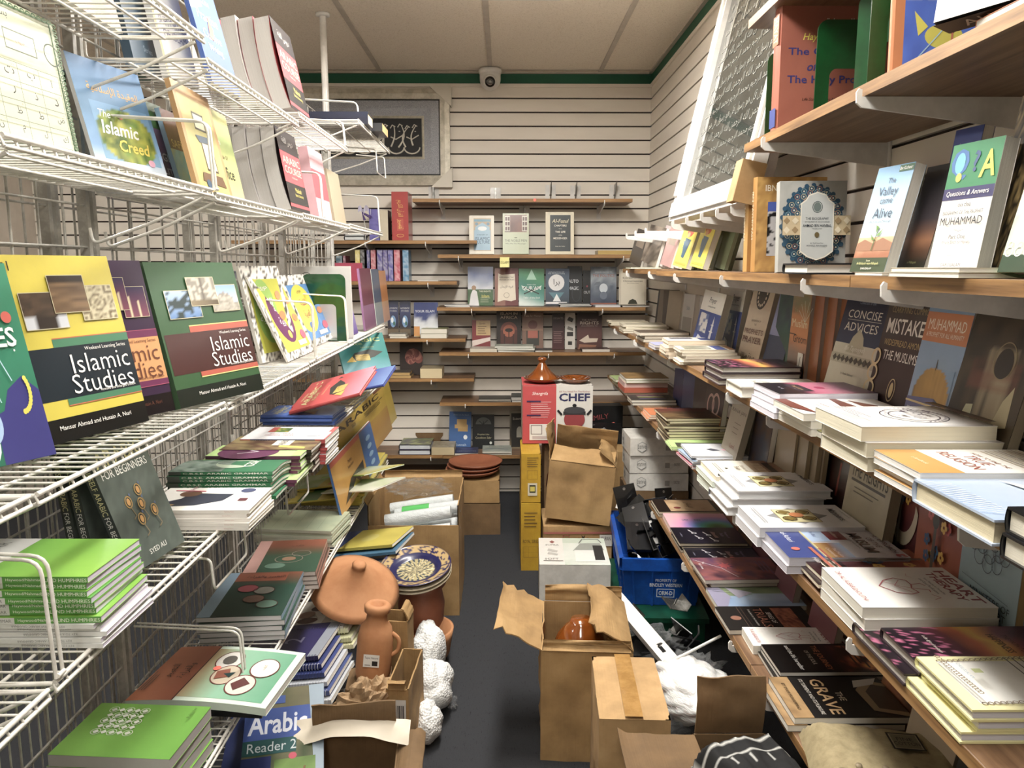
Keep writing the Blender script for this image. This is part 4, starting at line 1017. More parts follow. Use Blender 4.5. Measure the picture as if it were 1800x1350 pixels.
def c_plain(base, txt='', tc='333', pic=None, band=None):
    L = [('r', 0, 0, 1, 1, base)]
    if pic: L += [('g', .12, .45, .88, .88, pic_noise(pic, 5, 5, len(txt)), 8, 8)]
    if band: L += [('r', 0, .3, 1, .4, band)]
    if txt: L += [('t', txt, .5, .25 if pic else .65, .08, tc, .8)]
    return L
def rc(z, px, X, w, h, t, lean, label, yaw=0, roll=0, D=None, **kw):
    """upright book whose cover faces up the aisle, towards the viewer"""
    A = V3((X, dist(px, X, z) if D is None else D, z)); a = rad(yaw)
    B = A + V3((math.cos(a), math.sin(a), 0)) * w
    m, w = stand_mtx(A, B, rad(lean), t, rad(roll))
    return book(label, w, h, t, m, **kw)
# ---- upper shelf (R1)
rc(Z1, 1366, .592, .232, .262, .045, 1, 'rust brown companions hardback standing on the upper right shelf behind a green bookend', cover='9a4e3a', spine='a8583f', hard=True, layers=c_hayat(), mat='gloss',
   slayers=[('r', .06, .1, .3, .9, 'b8683c'), ('t', 'HAYAT', .18, .5, .5, 'f0e2c0', .2), ('r', .8, .1, .95, .9, '3a4a90')])
bookend('green bookend on the upper right shelf with red cover text showing through its arch', (.705, dist(1430, .645, Z1) , Z1 + .0006), 0, .212, .125, foot=.04)
bookend('green bookend on the upper right shelf turned towards the aisle', (.70, 1.47, Z1 + .0006), rad(-52), .215, .12)
bookend('green bookend at the near end on the upper right shelf, beside the fish picture book', (.662, 1.325, Z1 + .0006), rad(-6), .225, .12, foot=.06)
bookend('green bookend behind the rust brown hardback at the far end of the upper shelf', (.655, 1.815, Z1 + .0006), 0, .19, .12, foot=.04)
def c_fish():
    return [('r', 0, 0, 1, 1, 'cc7a3c'), ('g', .1, .04, .9, 1, lambda u, v: mix(hx('1c4fc0'), hx('2a6ae0'), nz(u * 6, v * 7)) if v < .5 + .06 * nz(u * 8, 1) else (hx('dfe6f0') if v < .62 else mix(hx('2a7ac8'), hx('3a9a5a'), nz(u * 14, v * 14, 3))), 14, 22),
            ('e', .52, .3, .2, .08, 'd8d24a'), ('p', [(.35, .36), (.2, .46), (.25, .3)], 'e0d84a'), ('p', [(.6, .22), (.62, .12), (.72, .24)], 'd0c83a'), ('e', .6, .33, .03, .015, '2a2a2a'), ('l', [(.6, .2), (.64, .9)], .02, 'c86a4a'), ('l', [(.1, .05), (.45, .3), (.85, .6)], .012, 'a8d0e8'), ('e', .75, .14, .04, .014, 'b04a9a')]
rc(Z1, 1567, .612, .15, .235, .014, 2, 'picture book with yellow fish in blue sea and orange border on the upper right shelf', cover='c8743a', layers=c_fish(), hard=True, mat='gloss')
pile(1650, .60, Z1, 1, .22, .17, .02, 'orange edged closed book', 'on the upper right shelf under the big white hardback', cover='c8743a', pages='d9d4ca', D=.80)
N_ = V3((-.88, -.44, .14)).normalized(); V_ = V3((N_.y, -N_.x, 0)).normalized(); U_ = V_.cross(N_)
F_ = V3((.562, 1.06, Z1 + .024))
book('big white hardback lying on its black lettered spine over the upper right shelf edge', .19, .3, .034, frame3(U_, V_, N_, F_ - V_ * .3 - N_ * .034), cover='e9e7e1', spine='171313', back='e0ded8', hard=True, pages='f0eee8', mat='print',
     slayers=[('r', 0, 0, 1, 1, '171313'), ('t', 'ALWAYS', .3, .5, .55, 'b0a89c', .4, dict(fit=1)), ('t', 'REMEMBER', .75, .5, .45, '8a8478', .4)])
# ---- eye-level shelf (R2), near part
rc(Z2, 1326, .60, .165, .222, .03, 2, 'gold embossed hardback with black and white picture, behind the blue medallion biography', cover='b5832f', spine='b07c28', hard=True, layers=c_gold(), mat='gloss', slayers=[('t', 'IBN TAYMIYYAH', .4, .5, .4, 'f0e2c0', .5)])
rc(Z2, 1312, .60, .165, .22, .03, 2, 'second gold spined hardback, shelved directly behind the gold embossed one', cover='b07c2c', spine='b98a38', hard=True, mat='gloss', slayers=[('t', 'IBN TAYMIYYAH', .4, .5, .4, 'f0e2c0', .5)])
rc(Z2, 1367, .58, .138, .19, .024, 5, 'grey biography paperback with round blue floral medallion on the eye-level right shelf', yaw=-4, cover='b0b1ac', layers=c_bio(), mat='gloss')
pile(1312, .562, Z2, 1, .12, .165, .02, 'black jacketed hardback with white page edges', 'flat before the biography medallion', th=-90, D=1.43, rj=0, cover='15161a', hard=True, layers=[('r', 0, 0, 1, 1, '15161a')], top=[('r', 0, 0, 1, 1, '1a1c1e'), ('r', .1, .1, .9, .8, '2c4a44')])
rs(Z2, 1496, .70, 1556, .72, .205, .02, 8, 'olive and grey hardback with a pale title panel, half hidden behind the valley book', layers=c_ahkam(), cover='7f8276', hard=True)
rs(Z2, 1493, .60, 1553, .615, .18, .02, 14, 'sky blue valley paperback with a seedling sprouting from sand', layers=c_valley(), cover='b5c8d8', mat='print', pages='cfccc4')
rs(Z2, 1574, .655, 1620, .66, .175, .02, 14, 'dark sunset paperback leaning in the shade behind the sky blue valley book', layers=[('g', 0, 0, 1, 1, pic_v([(0, '1f2a1c'), (.16, '2a1a14'), (.3, '8a5a38'), (.45, '3a3238'), (1, '1a1c22')]), 4, 10), ('t', 'al-Nihayah', .5, .09, .03, '8a8a5a', .6)], cover='1c1c20', pages='c4c1b8')  # same cover as the valley book, colours darkened to stand for shade
rs(Z2, 1626, .71, 1672, .72, .235, .02, 9, 'navy blue paperback with a white moon behind the questions and answers book', layers=c_moon(), cover='1f3474', mat='gloss')
rs(Z2, 1628, .605, 1713, .62, .18, .022, 9, 'green topped questions and answers paperback with big coloured letters', layers=c_qa(), cover='e6e3de', pages='a8a69e')
rs(Z2, 1712, .70, 1748, .71, .2, .02, 10, 'grey paged book behind the questions and answers paperback', cover='6a6c66', pages='9a988e')
rs(Z2, 1724, .65, 1800, .66, .235, .03, 9, 'dark ornate hardback with gold embossing near the right end of the eye-level shelf', layers=c_ornate(), cover='221c14', hard=True, mat='gloss')
rs(Z2, 1752, .60, 1880, .61, .125, .03, 14, 'green and white hardback with pearl chain pattern at the near end of the eye-level shelf', layers=c_pearl(), cover='7a9a70', hard=True, mat='gloss')
pile(1540, .585, Z2, 1, .09, .14, .005, 'thin pale booklet', 'flat below the sunset paperback', D=1.19, cover='c9c5b6', layers=[('r', 0, 0, 1, 1, 'c0bcae')])
pile(1745, .562, Z2, 2, .17, .15, .006, 'thin cream booklet with tan edge', 'flat at the eye-level edge below the answers book', D=.95, cover='d8ceb4', edges=[('r', 0, 0, 1, .08, 'c0a070')], top=[('r', 0, 0, 1, .1, 'b89a68'), ('g', .1, .2, .9, .9, pic_noise(['d8d0c0', 'c0b8a8', '8a8478'], 4, 4), 6, 6)])
# far part, under the leaning picture
FARB = [(1105, 1128, .66, '5a5450', 'dark spined thin paperback'), (1126, 1155, .66, '8a8078', 'grey photo cover paperback'), (1148, 1168, .67, 'c8b8b8', 'pale pink paperback'), (1160, 1180, .67, 'c49a96', 'rose coloured paperback'), (1172, 1190, .68, 'd8c0b0', 'peach coloured paperback')]
for k, (a, b, x, c, d) in enumerate(FARB):
    rs(Z2 + (.004 if dist(a, x, Z2) > 2.9 else 0), a, x, b, x + .01, .175, .014, 14, '%s, %s of the far leaning row on the eye-level shelf' % (d, ['first', 'second', 'third', 'fourth', 'fifth'][k]), roll=-6, cover=c, group='leaning paperbacks by the far corner',
       layers=[('g', 0, 0, 1, 1, pic_noise([c, '4a4038', 'b8a898', c], 4, 6, k), 8, 12), ('r', .5, .7, .8, .9, 'b8784a')] if k == 1 else [('r', .2, .5, .8, .8, 'a89888')])
def c_comic():
    return [('r', 0, 0, 1, 1, 'e3d62c'), ('e', .55, .8, .22, .12, 'c8452c'), ('e', .5, .86, .1, .05, '3a7a3a'), ('p', [(.35, .65), (.75, .62), (.6, .2), (.4, .22)], '2f5a78'), ('p', [(.3, .6), (.4, .55), (.35, .35)], '3a6a8a'), ('e', .5, .72, .1, .06, 'd8a070'), ('r', .1, .05, .9, .1, 'b8a828')]
for k, (a, b) in enumerate(((1182, 1207), (1212, 1236))):
    rs(Z2, a, .64, b, .645, .165, .02, 16, 'bright yellow comic paperback with a figure, %s of the two by the green page blocks' % ['farther', 'nearer'][k], roll=-4, cover='dccf2c', layers=c_comic(), mat='gloss', group='yellow comic paperbacks')
for k, a in enumerate((1207, 1216, 1238, 1244, 1250, 1256)):
    rs(Z2, a, .70, a + 8, .70, .16, .012, 14, 'green edged workbook, %s, leaning among the yellow comics on the eye-level shelf' % ['first', 'second', 'third', 'fourth', 'fifth', 'sixth'][k], roll=-4, w=.12, cover='7a8a68', pages='a9b096', group='green edged workbooks')
pile(1094, .555, Z2 + .004, 1, .13, .15, .006, 'pale green leaflet', 'on the far corner end of the eye-level shelf', D=3.38, cover='b9cc9a', top=[('r', 0, 0, 1, 1, 'b4c896')])
# ---- third shelf (R3): standing row
for k, (a, b, c) in enumerate(((1150, 1156, '4a4440'), (1157, 1162, '8a8074'), (1163, 1167, '6a5f54'), (1168, 1174, 'a89a84'))):
    rs(Z3, a, .76, b, .77, .19, .012, 6, '%s slim book, standing in the far row near the back corner' % ['dark grey', 'tan', 'brown', 'pale'][k], cover=c, w=.12, group='slim books by the back corner')
for k, (a, b, c, l) in enumerate(((1194, 1213, 'b5aea4', [('r', .1, .1, .9, .5, '8a8278'), ('t', 'Salah', .5, .7, .08, '5a6a7a', .8)]), (1221, 1238, '9a9288', [('r', 0, 0, 1, .4, '5a5450'), ('t', 'The Path', .5, .7, .07, 'd8d4c8', .8)]))):
    rs(Z3, a, .74, b, .75, .19, .02, 5, 'dim grey covered paperback standing %s of the blue prayer book' % ['well behind', 'just behind'][k], cover=c, layers=l, group='dim grey paperbacks')
rs(Z3, 1214, .68, 1250, .695, .21, .024, 12, 'white and blue prayer paperback with a minaret leaning on the third right shelf', roll=-3, cover='e9e7e0', layers=c_prayer(), pages='b8b2a6')
rs(Z3, 1264, .765, 1290, .765, .23, .02, 8, 'second prayer paperback with a minaret, shaded behind the leaning one', cover='d9d7d0', layers=c_prayer(), pages='a8a296')
rs(Z3, 1294, .745, 1330, .76, .24, .022, 12, "beige prophet's prayer paperback with a dark chandelier ornament", cover='c9b9a2', layers=c_prophet(), pages='b0a898')
rs(Z3, 1328, .765, 1344, .77, .225, .02, 13, 'blue and white spined paperback behind the beige chandelier one', cover='8a94c0', layers=[('r', 0, 0, 1, .45, '3a4a6a'), ('r', 0, .45, 1, 1, '8a94c0')], pages='b0a898', w=.135)
rs(Z3, 1352, .785, 1372, .785, .24, .02, 6, 'dark teal paperback standing between the beige and the orange groom books', cover='1a2634', layers=[('g', 0, 0, 1, 1, pic_noise(['141a24', '1f3a4a', '2a5a4a', '16202c'], 4, 6), 8, 12)], w=.14)
for k in range(4):
    rs(Z3, 1380 + 20 * k, .765 + .012 * k, 1417 + 20 * k, .768 + .012 * k, .25, .011, 3, 'orange groom paperback with a firework seed head, ' + ['front copy facing the aisle', 'second copy behind the front one', 'third copy behind the front one', 'last copy behind the front one'][k], cover='b9712c', layers=c_groom() if k == 0 else c_plain('9a5a2c'), spine='8a4a20', pages='9a9088', w=.115, group='orange groom paperbacks', mat='gloss')
rs(Z3, 1440, .755, 1512, .76, .245, .012, 13, 'navy and cream advices paperback with ornamental band', cover='cfcbb8', layers=c_concise(), pages='b0a898')
rs(Z3, 1514, .745, 1594, .75, .255, .014, 11, 'maroon mistakes paperback with gold scroll borders', cover='33201e', layers=c_mistakes(), pages='b0a898')
rs(Z3, 1580, .735, 1652, .735, .242, .02, 10, 'orange banded paperback with golden dome mosque', cover='8a9cc0', layers=c_muh(), pages='b0a898')
rs(Z3, 1644, .725, 1756, .73, .25, .018, 13, 'dark collage hardback leaning at the near end of the third right shelf', cover='241e18', layers=c_disease(), pages='a39a86', hard=False)
rs(Z3, 1648, .77, 1700, .77, .24, .018, 8, 'grey backed book between the dome cover and the dark collage cover', cover='8f877a', pages='a39a86')
rs(Z3, 1798, .60, 1900, .61, .24, .02, 8, 'black spined book at the right edge of the third shelf', cover='1a1c1c')
# ---- third shelf: flat stacks, far to near
FLAT = 'on the third right shelf'
pile(1076, 0.56, Z3, 3, 0.14, 0.2, 0.006, 'cream magazine', FLAT + ' at its far end', seed=3, cover='d9d0b8', pages='cfc8b4', jit=.012, rj=6, top=[('r', .1, .1, .9, .9, 'b8b098')])
pile(1098, 0.555, Z3, 4, 0.15, 0.2, 0.009, 'cream paged booklet', FLAT + ' second from the far end', seed=4, cover='c9c0a8', pages='d9d2c0', jit=.01, rj=4, top=[('r', .1, .1, .9, .9, 'a8a08a')])
pile(1130, 0.56, Z3, 3, 0.17, 0.2, 0.013, 'brown covered paperback', FLAT + ' third from the far end', seed=5, cover='3a3029', pages='d9d2c2', jit=.006, top=[('g', 0, 0, 1, 1, pic_noise(['3a3028', '5a4a3c', '2a221c']), 6, 6)])
pile(1152, 0.555, Z3, 2, 0.12, 0.19, 0.009, 'lavender and tan booklet', FLAT + ' fourth from the far end', seed=6, cover='9a9cc4', pages='d9d6d2', top=[('r', 0, .4, 1, 1, 'b8946a')])
pile(1177, 0.55, Z3, 5, 0.13, 0.19, 0.0112, 'peach edged prayer booklet', FLAT + ' in front of the leaning prayer book', seed=7, cover='c8b49a', pages='e3d8c6', jit=.012, rj=4, top=[('r', 0, 0, 1, 1, 'd8d2be'), ('r', .2, .6, .8, .95, '2f3f80'), ('r', .1, .1, .5, .5, '5a5a6a')])
pile(1200, 0.555, Z3, 5, 0.12, 0.17, 0.009, 'prayer pamphlet with blue panels', FLAT + ' below the leaning prayer book', seed=8, cover='d8d0bc', pages='e3dccc', jit=.008, rj=3, top=[('r', 0, 0, 1, 1, 'ddd8c4'), ('r', 0, .66, 1, .86, '3a4a8a'), ('r', 0, .9, 1, 1, 'c08a5a'), ('g', .1, .1, .9, .6, pic_noise(['e0dcc8', '5a5a4a', 'c8c4a8']), 8, 8)])
pile(1264, 0.553, Z3, 3, 0.17, 0.205, 0.0157, 'shrink wrapped sunset hardback', FLAT + ' below the orange groom books', seed=9, cover='3a2830', pages='d2cdc4', jit=.006, hard=True, mat='gloss', top=c_happy(), edges=c_plain('2c2228'))
pile(1302, 0.55, Z3, 1, 0.13, 0.2, 0.026, 'thick white hardback box set', FLAT + ' beside the pink sunset stack', seed=2, cover='e6e4d8', pages='e9e6dc', hard=True, top=[('r', 0, 0, 1, 1, 'e3e1d4'), ('t', 'Islam', .4, .4, .1, '8a8a80', .5, dict(rot=20)), ('t', 'Tawhid', .4, .28, .08, '9a9a90', .5)])
def c_pink():
    return [('g', 0, 0, 1, 1, lambda u, v: grad([(0, '1c1820'), (.3, '2a2028'), (.42, 'c05a7a'), (.7, 'c87a94'), (.85, '7a4a8a'), (1, '5a3a7a')])(v + .1 * (nz(u * 4, v * 4) - .5)), 10, 14), ('e', .5, .56, .1, .05, 'a82a5a'), ('r', .2, .25, .8, .42, '3a3440'), ('t', 'Path of Light', .5, .33, .05, 'c8a070', .6), ('t', 'The Way', .5, .15, .04, 'b0a8b8', .5)]
pile(1367, 0.55, Z3, 4, 0.15, 0.2, 0.0125, 'pink sunset paperback with lilac page edges', FLAT, seed=10, cover='d8d6de', pages='e3e0ea', jit=.007, mat='gloss', top=c_pink(), edges=c_plain('cac4d0'))
pile(1424, 0.552, Z3, 3, 0.16, 0.2, 0.0135, 'white paperback with brown house sketch', FLAT, seed=11, cover='e9e6dd', pages='ece8dc', jit=.008, top=c_house(), edges=c_plain('e4e0d6'))
pile(1446, 0.56, Z3, 1, 0.1, 0.15, 0.012, 'grass green photo booklet', FLAT + ' slipped below the house sketch stack', seed=2, cover='4a5a2a', pages='e6e2d6', top=[('g', 0, 0, 1, 1, pic_noise(['2a341a', '5a6a2a', 'a89a3a', '3a4620'], 8, 8), 12, 12)], mat='gloss')
pile(1523, 0.54, Z3, 3, 0.165, 0.205, 0.0225, 'thick cream paged guide paperback with a round seal', FLAT, seed=12, cover='e9e6e2', pages='e6dfc8', jit=.005, rj=2, top=c_guide(), edges=c_plain('e9e6e2'))
pile(1622, 0.546, Z3, 4, 0.14, 0.21, 0.009, 'orange and white religion paperback', FLAT, seed=13, cover='e9e4da', pages='eceae6', jit=.006, top=c_relig(), edges=[('r', 0, 0, 1, .3, 'c9902f')])
pile(1632, .536, Z3, 1, .165, .25, .03, 'pale blue hardback with cream pages', FLAT + ' before the religion paperbacks', seed=3, cover='b4c4da', pages='e0d4b4', D=.80, rj=0, hard=True, top=[('g', 0, 0, 1, 1, pic_v([(0, '9fb6d6'), (1, 'cfd6dc')]), 3, 6)] + [('l', [(.05 + .06 * i, 0), (.15 + .06 * i, .14)], .01, 'd8dfe8') for i in range(14)] + [('p', [(.1, .4), (.3, .5), (.25, .7), (.6, .9), (.9, .7), (.9, .5), (.5, .45)], 'e6e4de'), ('t', 'Al-Adab', .5, .65, .06, '5a5f70', .5), ('r', 0, .9, 1, .96, '7a1c2c')], slayers=[('t', 'ADAB', .5, .5, .5, 'e6e4de', .5)])
pile(1728, .525, Z3, 2, .17, .27, .0275, 'black bound hardback with maroon panel', FLAT + ' at its near right end', seed=3, cover='16181c', spine='14161a', pages='e6e0d0', D=.645, jit=.004, rj=0, hard=True, mat='gloss', top=[('r', .06, .08, .96, .3, '5a1a1a'), ('t', 'FIQH', .5, .19, .12, 'e6dccc', .8, dict(b=.02)), ('r', .06, .34, .96, .96, '101216')])
# ---- fourth shelf (R4): standing row
FOUR = 'on the waist-high right shelf'
for k, (a, b, c) in enumerate(((1182, 1196, '1c2c60'), (1197, 1204, '2a3c70'), (1206, 1214, '3a3a40'), (1216, 1224, '2c2622'))):
    rs(Z4, a, .74, b, .745, .215, .016, 3, '%s tall book standing in the dark behind the orange pattern paperbacks' % ['navy blue', 'blue', 'dark grey', 'brown black'][k], cover=c, w=.14, group='dark tall books')
rs(Z4, 1232, .72, 1262, .725, .205, .018, 6, 'black and orange paperback with looping script behind the thick pamphlet stack', cover='2a1c18', layers=[('r', 0, 0, 1, .12, 'c8783c'), ('o', .35, .5, .2, .2, .05, 'c8a8a0'), ('o', .62, .55, .2, .2, .05, 'c8a8a0'), ('r', .7, 0, 1, .4, 'b87838')])
rs(Z4, 1262, .66, 1288, .665, .195, .02, 13, 'grey leaning paperback with red lord lettering', cover='a39a8a', layers=[('r', 0, 0, 1, 1, 'a39a8a'), ('t', 'RANA JAN', .5, .82, .07, '3a342c', .86, dict(fit=1)), ('t', 'Lord', .6, .3, .07, '7a2a22', .5)] + lines(3, .4, .5, .65, .8, '6a6254', .01), pages='8f877a')
rs(Z4, 1282, .70, 1300, .705, .2, .016, 13, 'grey leaning paperback, copy just behind the red lettered one', cover='9a9284', pages='8f877a', w=.13)
rs(Z4, 1312, .71, 1342, .715, .205, .016, 7, 'dark brown and blue picture paperback leaning beside the tan pamphlets', cover='2a2024', layers=[('g', 0, 0, 1, 1, pic_noise(['1c161c', '4a3424', '22304a', '3a2a1c'], 4, 6), 8, 12)])
for k in range(6):
    rs(Z4, 1340 + k * 8, .735, 1347 + k * 8, .735, .19, .011, 4, 'tan pamphlet, %s in the upright bundle on the waist-high shelf' % ['first', 'second', 'third', 'fourth', 'fifth', 'sixth'][k], cover='8a7a62', pages='a08f74', w=.13, group='tan upright pamphlets')
rs(Z4, 1383, .77, 1414, .775, .232, .02, 4, 'cream important lessons paperback standing behind the stories book', cover='cfcabd', layers=c_important(), pages='9a9488', w=.125)
rs(Z4, 1416, .79, 1438, .79, .22, .016, 4, 'grey backed paperback between the cream lessons and the black sins covers', cover='5a564e', pages='9a9488', w=.13)
rs(Z4, 1440, .785, 1476, .785, .235, .018, 5, 'black sins paperback with red streak', cover='1c1210', layers=c_sins(), mat='gloss', pages='8a8478', w=.14)
rs(Z4, 1474, .765, 1545, .77, .236, .022, 7, 'weathered stone coloured heights paperback', cover='a59b82', layers=c_heights(), pages='8f8672')
rs(Z4, 1548, .81, 1610, .81, .248, .012, 2, 'orange maroon paperback with upright white crescent and flowers', cover='6a2a30', layers=c_cres(0), mat='print')
rs(Z4, 1604, .80, 1682, .80, .25, .012, 2, 'orange maroon paperback with arching white crescent and blue flowers', cover='8a3c30', layers=c_cres(1), mat='print')
rs(Z4, 1678, .79, 1778, .79, .258, .014, 2, 'grey blue paperback with black mandala standing on the waist-high right shelf', cover='8aa2ac', layers=c_mandala(), pages='b09a70')
# flat stacks
def c_spiral():
    return [('r', 0, 0, 1, 1, 'a9c07a'), ('r', .3, .3, .8, .6, 'c4d29a'), ('t', 'Notes', .5, .5, .1, '6a7a4a', .4)]
pile(1084, 0.556, Z4, 3, 0.16, 0.2, 0.012, 'yellow and green workbook', FOUR + ' at the far end', seed=5, cover='a8a858', pages='d8d4c0', jit=.012, rj=4, top=c_spiral())
def ea(i): return [dict(cover='4a3a20', layers=[('g', 0, 0, 1, 1, pic_noise(['6a4a20', 'a88040', '3a2a18']), 8, 8)], t_=1, label='brown photo magazine, topmost of the far mixed stack on the waist-high right shelf'),
                   dict(cover='a9c07a', layers=c_spiral(), label='green spiral notebook second in the far mixed stack on the waist-high shelf'),
                   dict(cover='c8a8a0', pages='c9b0a8', label='pink paged paperback third in the far mixed stack on the waist-high shelf'),
                   dict(cover='a8503a', pages='b0604a', label='brick red wrapped book fourth in the far mixed stack on the waist-high shelf'),
                   dict(cover='d8d0c0', pages='e6ded0', label='white paged book lowest of the far mixed stack on the waist-high shelf')][i]
def ea2(i):
    d = dict(ea(i)); d.pop('t_', None); return d
pile(1098, .556, Z4, 5, .2, .2, [.01, .01, .022, .022, .014], '', '', seed=6, each=ea2, jit=.008)
pile(1114, 0.556, Z4, 2, 0.14, 0.19, 0.011, 'dark strip cover paperback', FOUR + ' before the far mixed stack', seed=7, cover='2a2624', pages='d8d2c4', top=[('r', 0, 0, 1, 1, '2c2826')] + [('r', .1 + .13 * i, .2, .18 + .13 * i, .8, ['8a3a2c', '3a5a8a', 'b8a058', '5a7a4a'][i % 4]) for i in range(6)])
pile(1140, 0.556, Z4, 3, 0.15, 0.21, 0.008, 'orange paperback with coloured bubbles', FOUR, seed=8, cover='d2702a', pages='e3d8c4', jit=.006, mat='gloss', top=[('r', 0, 0, 1, 1, 'd2702a'), ('r', 0, .45, 1, 1, '2a2850')] + [('e', .15 + .16 * (i % 6), .35 + .15 * (i // 6), .07, .05, ['d8d4e0', 'c8343a', '3a4ab0', 'e0b83a', '5aa0c0'][i % 5]) for i in range(18)])
pile(1172, 0.552, Z4, 9, 0.19, 0.215, 0.0085, 'dark covered pamphlet with cream edges', FOUR + ' in the thick bundle', seed=9, cover='4a3c2c', pages='ddd2b4', jit=.008, rj=4, top=[('r', 0, 0, 1, 1, '5a2a1c'), ('g', .3, 0, 1, 1, pic_noise(['6a3a24', '3a2a1a', '8a6a3a']), 6, 6)])
pile(1183, 0.546, Z4, 2, 0.12, 0.19, 0.005, 'light green leaflet', FOUR + ' below the pamphlet bundle', seed=3, cover='a8c878', pages='d8e0c0', rj=5, top=[('r', 0, 0, 1, 1, 'a4c674'), ('g', .4, .1, 1, .9, tint('33332e'), 1, 1)])
def ea3(i): return [None, dict(cover='c4c6cc'), dict(cover='8aa0b8'), dict(cover='5a6a8a'), dict(cover='c06a7a'), dict(cover='d8b0b0')][i]
pile(1215, 0.55, Z4, 6, 0.16, 0.225, 0.006, 'white faced magazine', FOUR + ' before the grey leaning books', seed=10, cover='cfd0d2', pages='d2d2d4', jit=.01, rj=4, each=ea3, top=[('r', 0, 0, 1, 1, 'c9cacc'), ('t', 'ISSUES', .5, .85, .09, '4a4c52', .7, dict(b=.02)), ('t', 'BIBLE', .5, .72, .08, '5a5c62', .6, dict(b=.02)), ('p', [(.4, .35), (.55, .45), (.62, .35), (.48, .27)], '4a4c56'), ('e', .52, .5, .05, .03, 'e8b0c0'), ('r', .1, .1, .3, .2, 'e0e0e2')])
pile(1228, .60, Z4, 1, .10, .215, .02, 'long white booklet with green end', FOUR + ' behind the stories paperback', seed=3, cover='e3e2da', pages='d8d8d0', D=1.985, rj=0, top=[('r', 0, 0, 1, .25, 'a8c07a'), ('r', .2, .5, .8, .6, 'b8a898'), ('r', .2, .7, .8, .75, '8a9ab0')])
pile(1254, 0.54, Z4, 4, 0.165, 0.225, 0.0135, 'brown and cream stories paperback', FOUR, seed=11, cover='d9d2c2', pages='ddd4be', jit=.008, top=c_stories(), edges=c_plain('c8d0c0'), each=lambda i: dict(cover='d2dccc', pages='dfe6da') if i else None)
pile(1286, 0.54, Z4, 3, 0.165, 0.225, 0.0212, 'white manners hardback with square gold arabesque', FOUR + ' second white stack', seed=12, cover='dedee0', pages='dcdcdc', spine='5a5a60', jit=.012, rj=2, hard=True, top=c_manners(), edges=c_plain('dedee0'), offs=[(.012, 0), (.0, .006), (-.008, .012)])
pile(1340, 0.548, Z4, 2, 0.155, 0.225, 0.0215, 'white manners paperback in clear wrap', FOUR, seed=13, cover='dcdcde', pages='d6d6da', jit=.003, rj=0, top=c_manners(), mat='gloss')
pile(1384, 0.548, Z4, 2, 0.16, 0.235, 0.0165, 'blue footed approach paperback in shrink wrap', FOUR, seed=14, cover='c9c6cc', pages='c4c2cc', jit=.003, rj=1, mat='gloss', top=c_muslim())
pile(1447, 0.578, Z4, 3, 0.155, 0.24, 0.008, 'maroon crescent paperback', FOUR + ' before the approach stack', seed=15, cover='5a2a30', pages='e0d8c0', jit=.006, top=[('r', 0, 0, 1, 1, '4a1f2c')] + c_cres(0)[:1] + [('r', 0, 0, 1, .28, '33181c')] + c_cres(0)[1:] + [('r', .05, .1, .95, .13, 'b05a44'), ('r', .1, .17, .9, .19, 'a04a3a'), ('t', 'Hijab', .5, .05, .05, 'c8c0bc', .3)], edges=c_plain('2c2024'), mat='gloss')
pile(1517, 0.57, Z4, 3, 0.165, 0.215, 0.0182, 'white heart therapy paperback with red line heart', FOUR, seed=16, cover='e9e6e0', pages='e6e2d6', jit=.004, rj=1, top=c_heart(), edges=c_plain('e9e6e0'))
pile(1595, 0.57, Z4, 2, 0.16, 0.245, 0.0185, 'wrapped happiness hardback with fiery field sunset', FOUR, seed=17, cover='2a1c24', pages='cfc9c0', jit=.005, rj=1, hard=True, mat='gloss', top=c_happy(), edges=c_happy()[:1], offs=[(.012, 0), (-.004, .004)])
pile(1701, 0.575, Z4, 3, 0.15, 0.24, 0.0158, 'pale yellow bound seekers hardback', FOUR, seed=18, cover='e6e09c', spine='e6e09c', pages='d6d2d8', jit=.006, rj=1, hard=True, top=c_cream(), edges=c_plain('e9e3a0'), offs=[(.002, 0), (.012, .005), (-.006, .004)])
pile(1700, 0.575, Z4, 7, .15, .24, .0105, 'glossy black thin hardback', FOUR + ' nearest the viewer', seed=19, cover='14171c', spine='14171c', pages='b8b096', jit=.005, rj=1, D=.575, hard=True, mat='gloss', top=[('g', 0, 0, 1, 1, pic_noise(['14181f', '1f2834', '12151a'], 3, 3), 5, 5), ('e', .8, .3, .08, .05, '3a4a5a')], edges=c_plain('14171c'))
# ---- lowest shelf (R5)
FIVE = 'on the lowest right shelf'
pile(1160, 0.56, Z5, 2, 0.15, 0.22, 0.01, 'black and parchment paperback with a red seal', FIVE + ' at its far end', seed=1, cover='241a16', pages='cfc4b0', top=c_tan(), mat='gloss', jit=.006)
pile(1178, 0.562, Z5, 1, 0.15, 0.215, 0.017, 'rainbow glow paperback', FIVE, seed=2, cover='c8a0a8', pages='d8c4bc', rj=2, top=c_rain(), mat='gloss')
pile(1200, 0.562, Z5, 3, 0.15, 0.215, 0.009, 'black paperback with tool outlines', FIVE + ' beside the rainbow cover', seed=3, cover='15131a', pages='b8ae9c', top=c_tools(0), jit=.008, mat='gloss')
pile(1217, 0.566, Z5, 2, 0.14, 0.215, 0.008, 'black paperback with tool outlines and an orange dot', FIVE, seed=4, cover='15131a', pages='c9c0aa', top=c_tools(1), jit=.004, mat='gloss')
pile(1243, 0.562, Z5, 3, 0.165, 0.235, 0.0115, 'purple maple leaf paperback', FIVE, seed=5, cover='3a2434', pages='cfc8bc', top=c_maple(), jit=.01, mat='gloss', hard=False)
pile(1260, 0.556, Z5, 1, 0.15, 0.235, 0.012, 'green and blue landscape paperback', FIVE, seed=6, cover='6a7a60', pages='cac6bc', rj=2, top=c_green(), mat='gloss')
